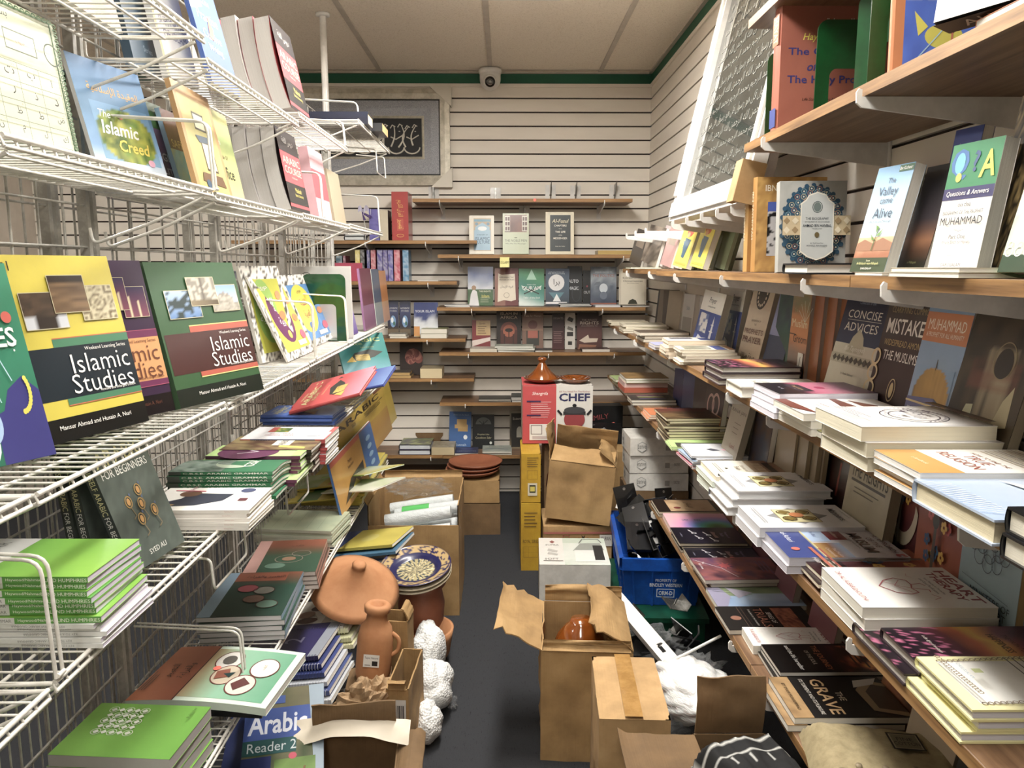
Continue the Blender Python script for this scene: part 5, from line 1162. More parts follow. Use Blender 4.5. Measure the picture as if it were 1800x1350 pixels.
pile(1282, 0.552, Z5, 1, 0.15, 0.225, 0.012, 'black series paperback with crumbling brown title', FIVE, seed=7, cover='161210', pages='cfc9bd', rj=1, top=c_series(), mat='print')
pile(1328, 0.582, Z5, 1, 0.14, 0.225, 0.021, 'single white heart therapy paperback with red line heart', FIVE, seed=8, cover='e9e6e0', pages='e6e2d6', rj=2, top=c_heart())
pile(1364, 0.588, Z5, 3, 0.135, 0.225, 0.009, 'black flame cover paperback', FIVE, seed=9, cover='120e0d', pages='d8d4ca', jit=.007, top=c_fire(), mat='gloss')
pile(1383, 0.548, Z5, 2, 0.15, 0.23, 0.0135, 'black grave paperback with parchment foot', FIVE, seed=10, cover='14110f', pages='e6e2d8', jit=.003, rj=1, top=c_grave(), edges=c_grave(), offs=[(.014, 0), (0, -.002)], mat='print')
# dark row standing at the back of the lowest shelf
r_ = random.Random(12)
LOW = [(2.62, '8a5a40', 'tan'), (2.3, '5a2a34', 'maroon'), (2.05, '6a3a44', 'wine red'), (1.80, '70343c', 'dark red'), (1.5, '8a4a28', 'orange floral'), (1.33, 'b8a890', 'cream'), (1.18, '3a3a3c', 'grey')]
for k, (d, c, n_) in enumerate(LOW):
    A = V3((.755, d, Z5)); B = V3((.76, d - .135, Z5)); m, w = stand_mtx(A, B, rad(10), .018)
    book('%s paperback standing in shadow at the back of the lowest right shelf' % n_, w, .19, .018, m, cover=c, layers=[('g', 0, 0, 1, 1, pic_noise([c, '2a1a14', 'b8783c', c, '3a4a6a'], 4, 5, k), 8, 10)] if k == 4 else [('r', .15, .55, .85, .85, '2a2020')], pages='9a9084', group='shadowed paperbacks on the lowest shelf')
# ================================================================ books on the wire gondola
def ls(z, pa, pya, pb, pyb, h, t, lean, label, roll=0, w=None, **kw):
    """upright book facing the aisle, lower corners of its cover met with the plane of the tier"""
    A, B = at(pa, pya, Z=z), at(pb, pyb, Z=z); A.z = B.z = z + .003
    if w: B = A + (B - A).normalized() * w
    m, w = stand_mtx(A, B, rad(lean), t, rad(roll))
    return book(label, w, h, t, m, **kw)
def lx(z, pa, xa, pb, xb, h, t, lean, label, roll=0, w=None, **kw):
    A = V3((xa, dist(pa, xa, z), z + .003)); B = V3((xb, dist(pb, xb, z), z + .003))
    if w: B = A + (B - A).normalized() * w
    m, w = stand_mtx(A, B, rad(lean), t, rad(roll))
    return book(label, w, h, t, m, **kw)
def lp(px, py, z, n, w, h, t, desc, where, **kw):
    P = at(px, py, Z=z)
    kw.setdefault('th', 90)
    return pile(0, P.x, z + .003, n, w, h, t, desc, where, side=-1, D=P.y, **kw)
def block(z, x0, D, ts, w, h, lean, desc, where, cover, art_=(), pages='c9c6c2', cols=None):
    """copies standing one behind the other, fore-edges towards the viewer, last one's title side to the aisle"""
    n = len(ts); x = x0
    for k in range(n):                                  # k = 0 nearest the aisle
        a = rad(lean); V = V3((-math.sin(a), 0, math.cos(a))); U = V3((0, -1, 0)); N = U.cross(V)
        # back cover (z=0) faces the aisle
        O = V3((x, D + w + .006 * math.sin(k * 2.1), z + .006 + ts[k] * math.sin(a)))
        book('%s, %s from the aisle, page edges to the viewer, %s' % (desc, ['first', 'second', 'third', 'fourth', 'fifth'][k], where), w, h, ts[k], frame3(U, V, N, O), cover=cols[k] if cols else cover, pages=pages,
             blayers=art_ if k == 0 else (), bend=.01, group=desc + ' ' + where)
        x -= ts[k] / math.cos(a) + .0015
ZA3, ZA4 = TA[2], TA[3]
def c_course():
    return [('r', 0, 0, 1, 1, 'b9323c'), ('r', 0, .72, 1, 1, '3a3436'), ('r', 0, 0, 1, .34, '33302f'), ('r', 0, .04, 1, .08, 'b9323c'), ('t', '\u062f\u0631\u0648\u0633 \u0627\u0644\u0644\u063a\u0629', .5, .86, .1, 'e0dcd8', .8), ('t', 'ARABIC', .5, .62, .09, 'e8c8b8', .84, dict(fit=1)), ('t', 'COURSE', .5, .5, .09, 'e8c8b8', .84, dict(fit=1)), ('t', 'for English speakers', .5, .41, .03, 'e8c8b8', .8), ('t', 'Madinah', .55, .26, .06, 'd8c85a', .6), ('t', 'Islamic University', .55, .19, .05, 'd8c85a', .8)]
# ---- top tier
lx(TA[1], 96, -.69, 216, -.69, .29, .012, 12, 'tan picture book with a purple spine on the top tier of the wire gondola', cover='b89468', spine='4a3a90', layers=[('g', 0, 0, 1, 1, pic_noise(['c8a070', '8a9a5a', 'c88a90', 'd0b080'], 5, 6, 2), 12, 14)], mat='gloss')
lx(ZA3, 238, -.71, 300, -.71, .235, .03, 10, 'dark teal slipcased book behind the white supporter paperback, top tier', cover='2c4456', layers=[('t', 'Series', .5, .2, .05, '8a9aa8', .5)], blayers=())
lx(ZA3, 296, -.68, 352, -.66, .26, .014, 12, 'white supporter of Islam paperback on the top tier of the wire gondola', cover='dcdad6', layers=[('r', 0, 0, 1, 1, 'dcdad6'), ('r', .0, .0, .07, 1, 'b8a078'), ('t', 'THE', .5, .56, .04, '7a7890', .3), ('t', 'SUPPORTER', .55, .46, .07, '7a7890', .8), ('t', 'OF ISLAM', .55, .36, .07, '7a7890', .7)])
lx(ZA3, 374, -.61, 424, -.60, .22, .01, 14, 'bright blue cursive writing practice book on the top tier', cover='2a56a8', mat='matte', layers=[('g', 0, 0, 1, 1, pic_v([(0, '1f458f'), (1, '3a72c4')]), 3, 6), ('p', [(0, .7), (0, 1), (.25, 1), (.45, .8)], 'e4e8ee'), ('t', 'ENGLISH', .5, .86, .05, 'd8dce8', .6), ('t', 'Practise', .5, .7, .1, 'eef0f4', .86), ('t', 'Cursive', .5, .52, .09, 'eef0f4', .8), ('t', 'Writing', .5, .38, .09, 'eef0f4', .8), ('p', [(.4, .5), (.5, .72), (.6, .6), (.52, .48)], 'd8523a')])  # pale polygon at the top left is glare painted into the print
lx(ZA3, 340, -.73, 362, -.73, .245, .012, 16, 'white backed book leaning behind the blue writing practice book, top tier', cover='dcdcda', w=.19)
block(ZA4, -.562, 2.13, [.042, .04, .038, .036], .2, .235, 12, 'thick grey paged course book', 'top tier', '8a3a44', c_course(), cols=['b9323c', 'a83a4a', 'c9c4c2', 'b05060'])
pile(0, -.482, TA[4] + .003, 1, .13, .21, .042, 'navy bound hardback with cream pages', 'on the far top wire shelf', side=-1, th=90, D=2.86, cover='23283c', spine='23283c', pages='d8c8a8', hard=True, top=[('g', 0, 0, 1, 1, pic_v([(0, '1c2032'), (1, '2a3048')]), 2, 2)])
pile(0, -.455, TA[4] + .003, 1, .16, .2, .03, 'tan edged paperback', 'on the far top wire shelf behind the navy hardback', side=-1, th=90, D=3.01, cover='2a2c30', pages='c9a878', top=[('g', 0, 0, 1, 1, pic_noise(['2a2c34', '5a4a38', '1c1e24']), 4, 4)])
# ---- second tier
def c_alif():
    L = [('r', 0, 0, 1, 1, 'd5dabf'), ('f', .02, .02, .98, .98, .008, '5a7a50')]
    for i in range(30):
        L += [('o', .985, .03 + .032 * i, .014, .014, .006, '4f7048'), ('o', .03 + .032 * i, .97, .014, .014, .006, '4f7048')]
    for i in range(8): L += [('l', [(.06 + .125 * i, .05), (.06 + .125 * i, .62)], .003, '8a9478')]
    for j in range(6): L += [('l', [(.06, .05 + .114 * j), (.935, .05 + .114 * j)], .003, '8a9478')]
    S = '\u0627\u0628\u062a\u062b\u062c\u062d\u062e\u062f\u0630\u0631\u0632\u0633\u0634\u0635\u0636\u0637\u0638\u0639\u063a\u0641\u0642\u0643\u0644\u0645\u0646\u0647\u0648\u064a'
    for k, ch in enumerate(S):
        j, i = divmod(k, 7)
        L += [('t', ch, .88 - .125 * i, .56 - .114 * j, .045, '2a2c26', .07)] + ([('t', ch, .905 - .125 * i, .6 - .114 * j, .012, 'b06a5a', .03)])
    return L + [('t', '\u0628\u0633\u0645 \u0627\u0644\u0644\u0647', .6, .88, .07, '33362c', .5), ('o', .9, .74, .05, .07, .006, '4f5a48'), ('f', .62, .68, .8, .8, .005, '6a7460'), ('t', '\u062d\u0631\u0648\u0641', .71, .74, .03, 'b0705a', .14), ('f', .36, .68, .58, .8, .005, '6a7460'), ('t', '\u0627\u0644\u0647\u062c\u0627\u0621', .47, .74, .04, '33362c', .18)]
A_, B_ = V3((-.735, .93, TB[1] + .003)), V3((-.70, 1.30, TB[1] + .003))
m_, w_ = stand_mtx(A_, B_, rad(8), .004)
book('pale green arabic alphabet chart with letter grid at the near end of the second tier', w_, .25, .004, m_, cover='d5dabf', layers=c_alif(), mat='matte', name='alphabet_chart')
def c_creed():
    return [('g', 0, 0, 1, 1, pic_v([(0, 'c8d0d8'), (.12, 'dfe6ea'), (.3, '7aa8d8'), (.6, '4a7aa0'), (1, '3a6a98')], 1, .05), 4, 10), ('g', .14, .2, .95, .66, lambda u, v: mix(hx('3a5a1c'), mix(hx('c8c43a'), hx('6a9a34'), nz(u * 7, v * 7, 5)), nz(u * 11, v * 12, 2)) if (u - .5) ** 2 * 4 + (v - .45) ** 2 * 4.2 < 1 else mix(hx('7aa8c8'), hx('5a8ab4'), v), 22, 22),
            ('t', '\u0627\u0644\u0639\u0642\u064a\u062f\u0629 \u0627\u0644\u0625\u0633\u0644\u0627\u0645\u064a\u0629', .52, .76, .09, 'c8983a', .84, dict(b=.01)), ('t', 'The', .3, .57, .06, 'eef0ea', .2, dict(sk=.3)), ('t', 'Islamic', .47, .46, .11, 'f2f2ee', .66, dict(b=.02, sk=.2)), ('t', 'Creed', .6, .33, .1, 'e8d23a', .5, dict(b=.02, sk=.2)), ('e', .52, .57, .03, .02, 'b0483a'), ('e', .8, .22, .05, .03, 'd8a0b8')]
lx(TB[1], 163, -.71, 288, -.665, .232, .008, 15, "blue and green children's creed picture book on the second tier", cover='5f90b8', spine='e0e4e6', layers=c_creed(), mat='matte')
def c_strug():
    return [('g', 0, 0, 1, 1, pic_noise(['3a2c50', '6a5a88', '8a6a98', '4a6a3a', '5a3a60'], 4, 5, 3), 12, 14), ('t', 'STRUGGLE', .5, .42, .09, 'dcdce4', .86, dict(fit=1, b=.02)), ('t', 'FOR', .5, .34, .03, 'dcdce4'), ('t', 'EQUALITY', .5, .26, .085, 'dcdce4', .84, dict(fit=1, b=.02)), ('t', 'The', .3, .56, .05, 'c8803a', .3), ('r', .6, .72, 1, 1, '3f6a34')]
lx(TB[1], 264, -.705, 330, -.695, .2, .012, 14, 'purple struggle paperback in front of its navy spined copies, second tier', cover='4a3c68', spine='26305c', layers=c_strug(), mat='gloss')
for k in range(4):
    lx(TB[1], 252 - 8 * k, -.716 - .010 * k, 312 - 8 * k, -.708 - .010 * k, .2, .009, 14, 'navy blue spined paperback, %s copy behind the purple struggle cover' % ['first', 'second', 'third', 'last'][k], cover='22305e', spine='24346c', slayers=[('r', .7, 0, 1, 1, '8a3a7a'), ('r', .1, .2, .5, .8, '3a4a90')], w=.15, group='navy spined copies')
def c_safe():
    return [('g', 0, 0, 1, .55, pic_noise(['5a9ac8', '8ab8d8', 'c8b45a']), 6, 6), ('g', 0, .55, 1, 1, pic_noise(['5a2a1c', '8a4a2a', '4a2418']), 5, 4), ('t', 'SAFE', .5, .62, .09, 'd8b05a', .8)]
lx(TB[1], 326, -.68, 354, -.675, .19, .01, 14, 'brown topped blue beach picture book by the purple struggle cover', cover='8ab0c8', layers=c_safe(), mat='gloss')
def c_scale():
    return [('r', 0, 0, 1, 1, 'b48a50'), ('g', .08, .06, .92, .9, lambda u, v: mix(hx('8a8a4a'), hx('c8b46a'), nz(u * 5, v * 5) * .6 + .4 * abs(u - .5) * 2), 8, 10), ('r', .36, .62, .66, .78, 'c8c8a8'), ('f', .36, .62, .66, .78, .02, '4a4638'), ('r', .42, .25, .72, .52, 'd0ccb0'), ('f', .42, .25, .72, .52, .02, '5a4a34'), ('p', [(.3, .56), (.75, .58), (.66, .52), (.38, .5)], '4a5a68'), ('p', [(.25, .22), (.8, .22), (.86, .12), (.2, .14)], '6a4a28'), ('e', .34, .12, .06, .04, '34506a')]
lx(TB[2], 352, -.60, 412, -.60, .225, .01, 12, 'tan paperback with a carpet and scale picture on the second tier', cover='b48a50', layers=c_scale())
lx(TB[2], 402, -.60, 446, -.60, .215, .012, 11, 'yellow green office paperback beside the tan carpet one, second tier', cover='a8b06a', layers=[('g', 0, 0, 1, 1, pic_v([(0, 'b89a8a'), (.3, 'b8b86a'), (.7, '9ab06a'), (1, 'c8c078')], 2, .15), 5, 8), ('t', 'Hadith', .4, .66, .05, 'dfe0d0', .6), ('t', 'People Of', .5, .5, .06, '6a3a2a', .8), ('t', 'Office', .5, .34, .13, '26241c', .8, dict(b=.01))])
block(TB[3], -.572, 2.13, [.038, .036, .034, .036], .2, .222, 10, 'grey paged course book', 'second tier', 'a83a4a', c_course(), cols=['3a3436', 'c9c4c2', 'b9b4b2', 'c9c4c2'])
for k, (p_, c_, n_) in enumerate(((562, 'd0a0a8', 'pink'), (576, 'c8b8b8', 'pale grey'), (590, 'a89a80', 'tan'))):
    lx(TB[3], p_, -.58, p_ + 16, -.58, .225 - .02 * k, .03, 8, '%s page block paperback near the far end of the second tier' % n_, cover=c_, w=.19, pages='c9c0bc', layers=[('r', 0, .3, 1, .7, 'b0404c')] if k == 0 else [])
# ---- third tier: the big course books
def c_kids():
    L = [('g', 0, 0, 1, 1, pic_v([(0, '1c6a50'), (.5, '1f7a5c'), (1, '2a8a68')]), 3, 8), ('p', [(.5, 0), (1, 0), (1, .34), (.86, .42), (.7, .36), (.62, .26), (.52, .24)], '2c2a78'), ('e', .2, .1, .3, .14, 'd6dde4'), ('e', .45, .2, .12, .1, '9ab8dc')]
    for i in range(12): L += [('e', .8 + .1 * math.cos(i * .2 + 4.8), .34 + .1 * math.sin(i * .2 + 4.8), .018, .014, 'd8cc3a')]
    L += [('e', .34, .22, .07, .05, 'd8a078'), ('e', .34, .25, .08, .04, '7a3a24'), ('e', .36, .14, .06, .05, '7ab03a')]
    return L + [('t', 'STORIES', .5, .62, .1, 'e8eee8', .8, dict(b=.02)), ('e', .86, .72, .05, .03, 'c84a3a'), ('l', [(.6, .3), (.5, .56)], .01, 'a8c8d8'), ('l', [(.75, .4), (.68, .52)], .01, 'a8c8d8'), ('e', .7, .6, .008, .006, 'eee'), ('e', .85, .55, .008, .006, 'eee')]
ls(TC[1], -88, 850, 100, 806, .27, .01, 16, "green children's book with night clouds and a yellow moon on the third tier", cover='1f7a5c', layers=c_kids(), mat='gloss')
def c_level(bg, pan, ac, ac2, dark, tc='f2f0ea'):
    L = [('r', 0, 0, 1, 1, bg), ('r', 0, 0, 1, .125, dark), ('r', .02, .22, 1, .5, pan), ('r', .3, .5, 1, .545, ac), ('l', [(.3, .547), (1, .547)], .008, ac2), ('r', .3, .185, 1, .22, ac), ('l', [(.3, .183), (1, .183)], .008, ac2)]
    return L + [('t', 'Weekend Learning Series', .95, .475, .026, tc, .6, dict(a='r')), ('t', 'Islamic', .95, .4, .105, tc, .72, dict(a='r', b=-.006)), ('t', 'Studies', .95, .29, .105, tc, .76, dict(a='r', b=-.006)), ('t', 'Revised and Enlarged Edition', .95, .236, .02, tc, .55, dict(a='r')), ('t', 'Mansur Ahmad and Husain A. Nuri', .5, .075, .024, tc, .66)]
def tri(a, b, c):
    return [('g', .12, .6, .48, .8, a, 10, 10), ('f', .12, .6, .48, .8, .005, 'c8c09a'), ('g', .62, .63, .95, .83, b, 14, 14), ('f', .62, .63, .95, .83, .005, 'c8c09a'), ('g', .38, .68, .7, .89, c, 12, 12), ('f', .38, .68, .7, .89, .005, 'c8c09a')]
def p_mihrab(u, v): return mix(hx('241c16'), hx('5a4632'), nz(u * 6, v * 8, 1)) if v > .3 else (hx('c8ccd4') if abs(u - .5) > .25 else hx('2a2018'))
def p_tile(u, v):
    q = math.hypot(u - .5, v - .5); return mix(hx('6a5a3c'), hx('cfc4a0'), .5 + .5 * math.sin(q * 34 + 3 * math.cos(8 * math.atan2(v - .5, u - .5))))
def p_wood(u, v): return mix(hx('4a3420'), hx('8a6a44'), nz(u * 3, v * 20, 4)) if v < .78 else hx('2a1c12')
def p_quran(u, v):
    if v < .25: return mix(hx('8a7a5c'), hx('5a4a34'), u)
    return mix(hx('c8c0b0'), hx('7a7468'), .8 * (nz(u * 40, v * 16, 2) > .5)) if abs(u - .5) > .03 else hx('6a6258')
def p_dome(u, v):
    sky = mix(hx('c8d8ea'), hx('7aa0d0'), v)
    if v < .3 or ((u - .5) / .34) ** 2 + ((v - .3) / .42) ** 2 < 1: return mix(hx('8a8478'), hx('c4bcae'), nz(u * 16, v * 14, 3))
    return sky
def p_palm(u, v): return hx('2a3a3a') if nz(u * 9, v * 9, 6) > .5 else mix(hx('4a78b0'), hx('a8c0dc'), v)
def p_night(u, v): return hx('d8c8a0') if abs(u - .3) < .03 + .02 * (1 - v) and v < .7 or abs(u - .65) < .03 and v < .55 else mix(hx('7a3a50'), hx('241a48'), v)
SPN = [('t', 'Islamic Studies', .28, .5, .5, '1c1c1c', .4), ('t', 'Level 1', .56, .5, .5, '1c1c1c', .2), ('r', .66, 0, 1, 1, '15222c'), ('t', 'Weekend', .8, .5, .4, 'e8e8e8', .2)]
ls(TC[1], 75, 797, 263, 747, .278, .016, 13, 'yellow Islamic studies textbook, level one, on the third tier of the wire gondola', cover='c9b81e', spine='c9b81e', layers=c_level('c9b81e', '16242e', '3f7a5a', 'b85a28', '121414') + tri(p_mihrab, p_tile, p_wood) + [('t', '1', .1, .94, .05, '1c1c1c'), ('t', 'Level', .02, .92, .022, '1c1c1c', .2)] + [('l', [(-.0, .955 - .014 * i), (.07, .955 - .014 * i)], .008, '1c1c1c') for i in range(4)], slayers=SPN, mat='gloss')
ls(TC[1], 178, 757, 309, 727, .272, .014, 13, 'purple and orange Islamic studies textbook between the yellow and the green one', cover='35203e', spine='3a2444', layers=c_level('35203e', 'cf9050', '6a2450', 'a04060', '140f14', '6a3a28') + tri(p_night, p_night, p_night), mat='gloss')
ls(TC[1], 10, 780, 60, 770, .262, .014, 12, 'plum spined textbook standing behind the yellow Islamic studies textbook', cover='2e1c34', spine='33203a', mat='gloss', w=.18)
ls(TC[1], 310, 728, 458, 692, .27, .016, 14, 'green Islamic studies textbook with an open book and a dome on its cover', cover='345a36', spine='2e5030', layers=c_level('345a36', '47211f', 'b34a30', 'd8cf7a', '18221c') + tri(p_palm, p_dome, p_quran), mat='gloss')
def c_work(base, oval, t1, t2):
    def pat(u, v): return mix(hx('e4e0d8'), hx('55504a'), 1 if nz(u * 26, v * 34, 3) > .66 else 0)
    return [('g', 0, 0, 1, 1, pat, 26, 32), ('r', .1, .09, .9, .86, base), ('e', .42, .52, .28, .34, oval), ('t', '\u062d\u0648\u0631\u0648\u0633', .42, .76, .05, 'e0c8d8' if oval != 'd8cc2c' else '7a2a4a', .3), ('t', '\u0627\u0644\u0643\u062a\u0627\u0628\u0629', .42, .6, .12, t1, .5, dict(b=.01)), ('t', '\u0627\u0644\u0639\u0631\u0628\u064a\u0629', .42, .44, .12, t1, .5, dict(b=.01)), ('e', .42, .28, .05, .05, t2), ('e', .8, .68, .07, .05, 'd87a3a'), ('e', .8, .46, .08, .05, 'c8783a'), ('e', .8, .24, .08, .06, 'c84a6a'), ('r', .55, .12, .8, .18, 'e8e4dc')]
lx(TC[2], 462, -.66, 476, -.65, .27, .01, 13, 'pattern bordered yellow workbook peeking out behind the green textbook', cover='e0dcd2', w=.2, layers=c_work('b8b82c', '8ab04a', 'eee', 'ddd'))
ls(TC[2], 507, 640, 556, 618, .255, .006, 24, 'yellow writing workbook with a purple oval, border of arabic letters', cover='dedad0', layers=c_work('cfc42a', '6a2a5c', 'e8d8e8', 'd8b83a'))
ls(TC[3], 541, 619, 595, 594, .25, .006, 20, 'blue writing workbook with a yellow oval, border of arabic letters', cover='dedad0', layers=c_work('4a86c4', 'd8cc2c', '9a2a4a', '3a6ab0'))
lx(TC[3], 575, -.665, 600, -.66, .24, .008, 11, 'lime green workbook with dark picture column on the third tier', cover='a8bc5a', layers=[('r', .5, .1, .9, .3, '5a6a4a'), ('r', .5, .4, .9, .6, '55604a'), ('r', .5, .7, .9, .88, '4a5a4a')], w=.2)
lx(TC[3], 566, -.695, 590, -.69, .25, .012, 9, 'olive green workbook behind the lime green one, third tier', cover='8a9a4a', w=.2)
lx(TC[3], 606, -.585, 630, -.575, .16, .008, 12, "purple children's booklet in front of the green plate bookend", cover='6a4a9a', layers=[('g', 0, 0, 1, 1, pic_v([(0, '5a3a90'), (.6, '8a78b8'), (1, 'b0b8c8')]), 3, 6), ('t', '\u0642\u0635\u0629', .6, .7, .12, 'd84a7a', .5)], mat='gloss')
bookend('green bookend on the third tier of the wire gondola', (-.635, 2.74, TC[3] + .004), rad(-10), .235, .16, foot=.08, group='green plate bookends on the wire gondola')
O_ = V3((-.555, 2.83, TC[4] + .004))
book('large white workbook facing the viewer behind the green bookend on the third tier', .21, .26, .012, frame3(V3((-1, 0, 0)), V3((0, -.06, 1)).normalized(), V3((-1, 0, 0)).cross(V3((0, -.06, 1)).normalized()), O_), cover='d9d6d0', blayers=[('r', 0, 0, 1, 1, 'd4d1cb'), ('o', .24, .86, .09, .06, .012, '7a7874')])
for k, (pa, pb, c1, c2, n_) in enumerate(((643, 662, '6a2240', '9a6a94', 'maroon and violet'), (663, 669, '4a5a78', 'b0b8b0', 'slate blue'), (669, 674, '5a6a3a', 'c8c8a8', 'olive'), (675, 686, 'c87a28', 'd8b088', 'orange'))):
    lx(TC[4], pa, -.56, pb, -.56, .252 - .004 * k, .008, 5, '%s workbook standing at the far end of the third tier' % n_, cover=c2, layers=[('g', 0, 0, 1, .7, pic_v([(0, mix(hx(c1), hx(c2), .4)), (1, c2)]), 2, 6), ('r', .05, .4, 1, 1, c1) if k == 0 else ('r', 0, .4, 1, 1, c1)], mat='gloss', w=None if k in (0, 3) else .2)
# ---- fourth tier
LD = 'on the fourth wire tier'
def c_lund():
    return [('r', 0, 0, 1, 1, '7ab52c'), ('g', 0, .0, 1, .62, lambda u, v: mix(hx('86bc30'), hx('5fa028'), v * .7 + .3 * nz(u * 3, v * 3)), 6, 8), ('r', 0, .62, 1, 1, 'c8c9c6'), ('t', 'GRAMMAR', .5, .8, .07, '6a6c6a', .8)]
LS_ = lambda tx, ty: [('r', .52, 0, 1, 1, '4f9a2c'), ('r', 0, 0, .52, 1, 'd2d3cf'), ('t', 'GRAMMAR', .44, .5, .5, '6a6c68', .16), ('t', 'Haywood/Nahmad', .64, .5, .58, 'e8f0dc', .2, dict(fit=1)), ('t', 'LUND HUMPHRIES', .87, .5, .58, 'e8f0dc', .25, dict(fit=1))]
KS_ = [('r', 0, 0, 1, 1, 'd9dad6'), ('r', 0, 0, .28, 1, '4a9030'), ('t', 'KEY TO A NEW ARABIC GRAMMAR', .68, .5, .5, '8a8c88', .5, dict(rot=180))]
def ek(i):
    return dict(slayers=LS_(0, 0), cover=['7ab52c', '4f9a2c'][i % 2]) if i < 7 else dict(slayers=KS_, cover='d9dad6', w=.138, h=.228)
lp(190, 1142, TD[1], 12, .14, .23, [.0085] * 7 + [.0062] * 5, 'green spined grammar paperback', LD + ' nearest the viewer', seed=21, cover='5fa02c', pages='d8cfe0', jit=.004, rj=2.5, top=c_lund(), each=ek, offs=[(-.022 + .0018 * i + .004 * math.sin(i * 2.3), .004 * math.sin(i * 1.7)) for i in range(12)], mat='gloss')
def c_beg():
    def g(u, v): return mix(hx('3a443f'), hx('5a645c'), .6 * nz(u * 9, v * 12, 2) + .4 * nz(u * 30, v * 40, 5))
    L = [('g', 0, 0, 1, 1, g, 16, 20), ('t', 'ARABIC', .5, .88, .13, 'cfc98a', .86, dict(fit=1, b=.01)), ('t', 'FOR BEGINNERS', .5, .755, .065, 'e4e4dc', .82, dict(fit=1)), ('t', 'SYED ALI', .5, .08, .04, 'dcdcd4', .5)]
    for cx, cy, k in ((.33, .5, 0), (.55, .56, 1), (.42, .34, 2), (.68, .36, 3), (.5, .45, 4)):
        L += [('o', cx, cy, .06, .05, .015, '9a7a3a'), ('e', cx, cy, .03, .03, 'b0803a'), ('l', [(cx, cy - .04), (cx + .04, cy - .12), (cx - .02, cy - .14)], .012, '7a6a4a'), ('e', cx + .05, cy + .05, .015, .012, '4a5a78')]
    return L
BS_ = [('r', 0, 0, 1, 1, '2c3430'), ('t', 'YOURSELF ARABIC', .3, .5, .55, 'c8c28a', .45), ('t', 'FOR BEGINNERS', .72, .5, .5, 'd8d8d0', .36)]
ls(TD[1], 240, 1018, 326, 960, .215, .018, 20, 'dark grey green beginners paperback with amber ornaments leaning on the fourth tier', cover='3f4944', spine='333b37', layers=c_beg(), slayers=BS_)
for k in range(2):
    ls(TD[1], 172 - 22 * k, 1010 - 3 * k, 262 - 22 * k, 958 - 3 * k, .21, .018, 9 - 2 * k, 'dark grey green beginners paperback, %s copy behind the leaning front one' % ['first', 'second'][k], cover='3a433f', spine='2c3430', slayers=BS_, layers=c_beg()[:1])
def c_conv():
    return [('r', 0, 0, 1, 1, 'eae7e0'), ('p', [(.15, .85), (.3, .9), (.5, .75), (.75, .72), (.7, .3), (.4, .34), (.2, .55)], '2a3042'), ('e', .72, .72, .14, .1, '6a4630'), ('p', [(.1, .95), (.3, .9), (.24, .74), (.08, .78)], 'b0905a'), ('e', .86, .2, .1, .07, '3a4068'), ('r', .38, .12, .5, .2, '5a1c2c'), ('l', [(.82, .6), (.86, .9)], .03, 'c8345a'), ('t', 'The Arabic', .9, .75, .05, 'b06a7a', .3)]
CS_ = [('r', 0, 0, 1, 1, 'e3ddd6'), ('t', 'CONVERSATION BOOK', .22, .5, .4, '7a3030', .36), ('t', 'Elementary Modern', .82, .5, .3, 'c08a80', .24)]
lp(437, 934, TD[1], 5, .15, .21, .0068, 'white conversation book with navy and brown figures', LD, seed=22, cover='e6e2da', spine='e3ddd6', pages='d9d2c4', jit=.005, rj=1.5, top=c_conv(), slayers=CS_)
def c_cbse():
    return [('r', 0, 0, 1, 1, '1f6a44'), ('g', 0, .5, .8, 1, pic_noise(['1f5a3a', '8a9a90', '2a4a3a', '5a7a6a'], 6, 6, 2), 10, 10), ('e', .5, .45, .3, .2, 'a8b8a0'), ('t', 'CBSE', .5, .3, .1, 'd8e0d4', .5)]
CB_ = [('r', 0, 0, 1, 1, '1f7a4a'), ('r', 0, 0, .12, 1, '55605a'), ('t', 'C.B.S.E. ARABIC GRAMMAR', .55, .5, .55, 'e4e8dc', .82, dict(fit=1, b=.01))]
lp(480, 882, TD[2], 8, .15, .22, .0072, 'green CBSE grammar paperback', LD + ' behind the conversation books', seed=23, cover='1f6a44', spine='1f7a4a', pages='d4d0c6', jit=.004, rj=2, top=c_cbse(), slayers=CB_, curl=.012)
def c_purp():
    return [('r', 0, 0, 1, 1, 'a8c878'), ('e', .35, .6, .6, .32, '5a2048'), ('l', [(.2, .7), (.4, .5), (.6, .68)], .03, 'd8c8d0'), ('r', 0, 0, 1, .1, '9ac06a')]
lp(518, 858, TD[2], 7, .16, .22, .0078, 'lime green paperback with a purple disc', LD + ' in the thick middle pile', seed=24, cover='a8c878', spine='6a2a50', pages='d8d6cc', jit=.005, rj=2, top=c_purp())
lp(548, 835, TD[2], 7, .15, .22, .008, 'dark flower photo paperback', LD + ' behind the lime green pile', seed=25, cover='3a2a20', spine='2c201a', pages='d6d2c8', jit=.005, rj=2, top=[('g', 0, 0, 1, 1, pic_noise(['2a1c16', '5a3a28', '8a7a4a', '3a2418'], 7, 8, 2), 14, 14), ('p', [(.1, .1), (.2, .4), (.3, .4), (.2, .1)], 'd8c83a'), ('r', .3, .3, .7, .5, 'c8c4b8'), ('t', 'ARABIC', .5, .4, .08, '2a2420', .36)])
def c_lesson():
    return [('r', 0, 0, 1, 1, 'c9c9cc'), ('r', 0, .0, 1, .02, 'b8282c'), ('r', .6, .0, 1, .06, 'b8322c'), ('g', .55, .55, .9, .75, pic_noise(['c8a83a', '4a6a2a', '2a2a20']), 6, 6), ('r', .55, .72, .95, .8, 'a83a2c'), ('e', .35, .2, .12, .1, 'bcbcc0'), ('t', 'ARABIC READING', .3, .6, .05, 'b05a5a', .5, dict(rot=90)), ('t', 'LESSONS', .42, .6, .05, 'b05a5a', .4, dict(rot=90))]
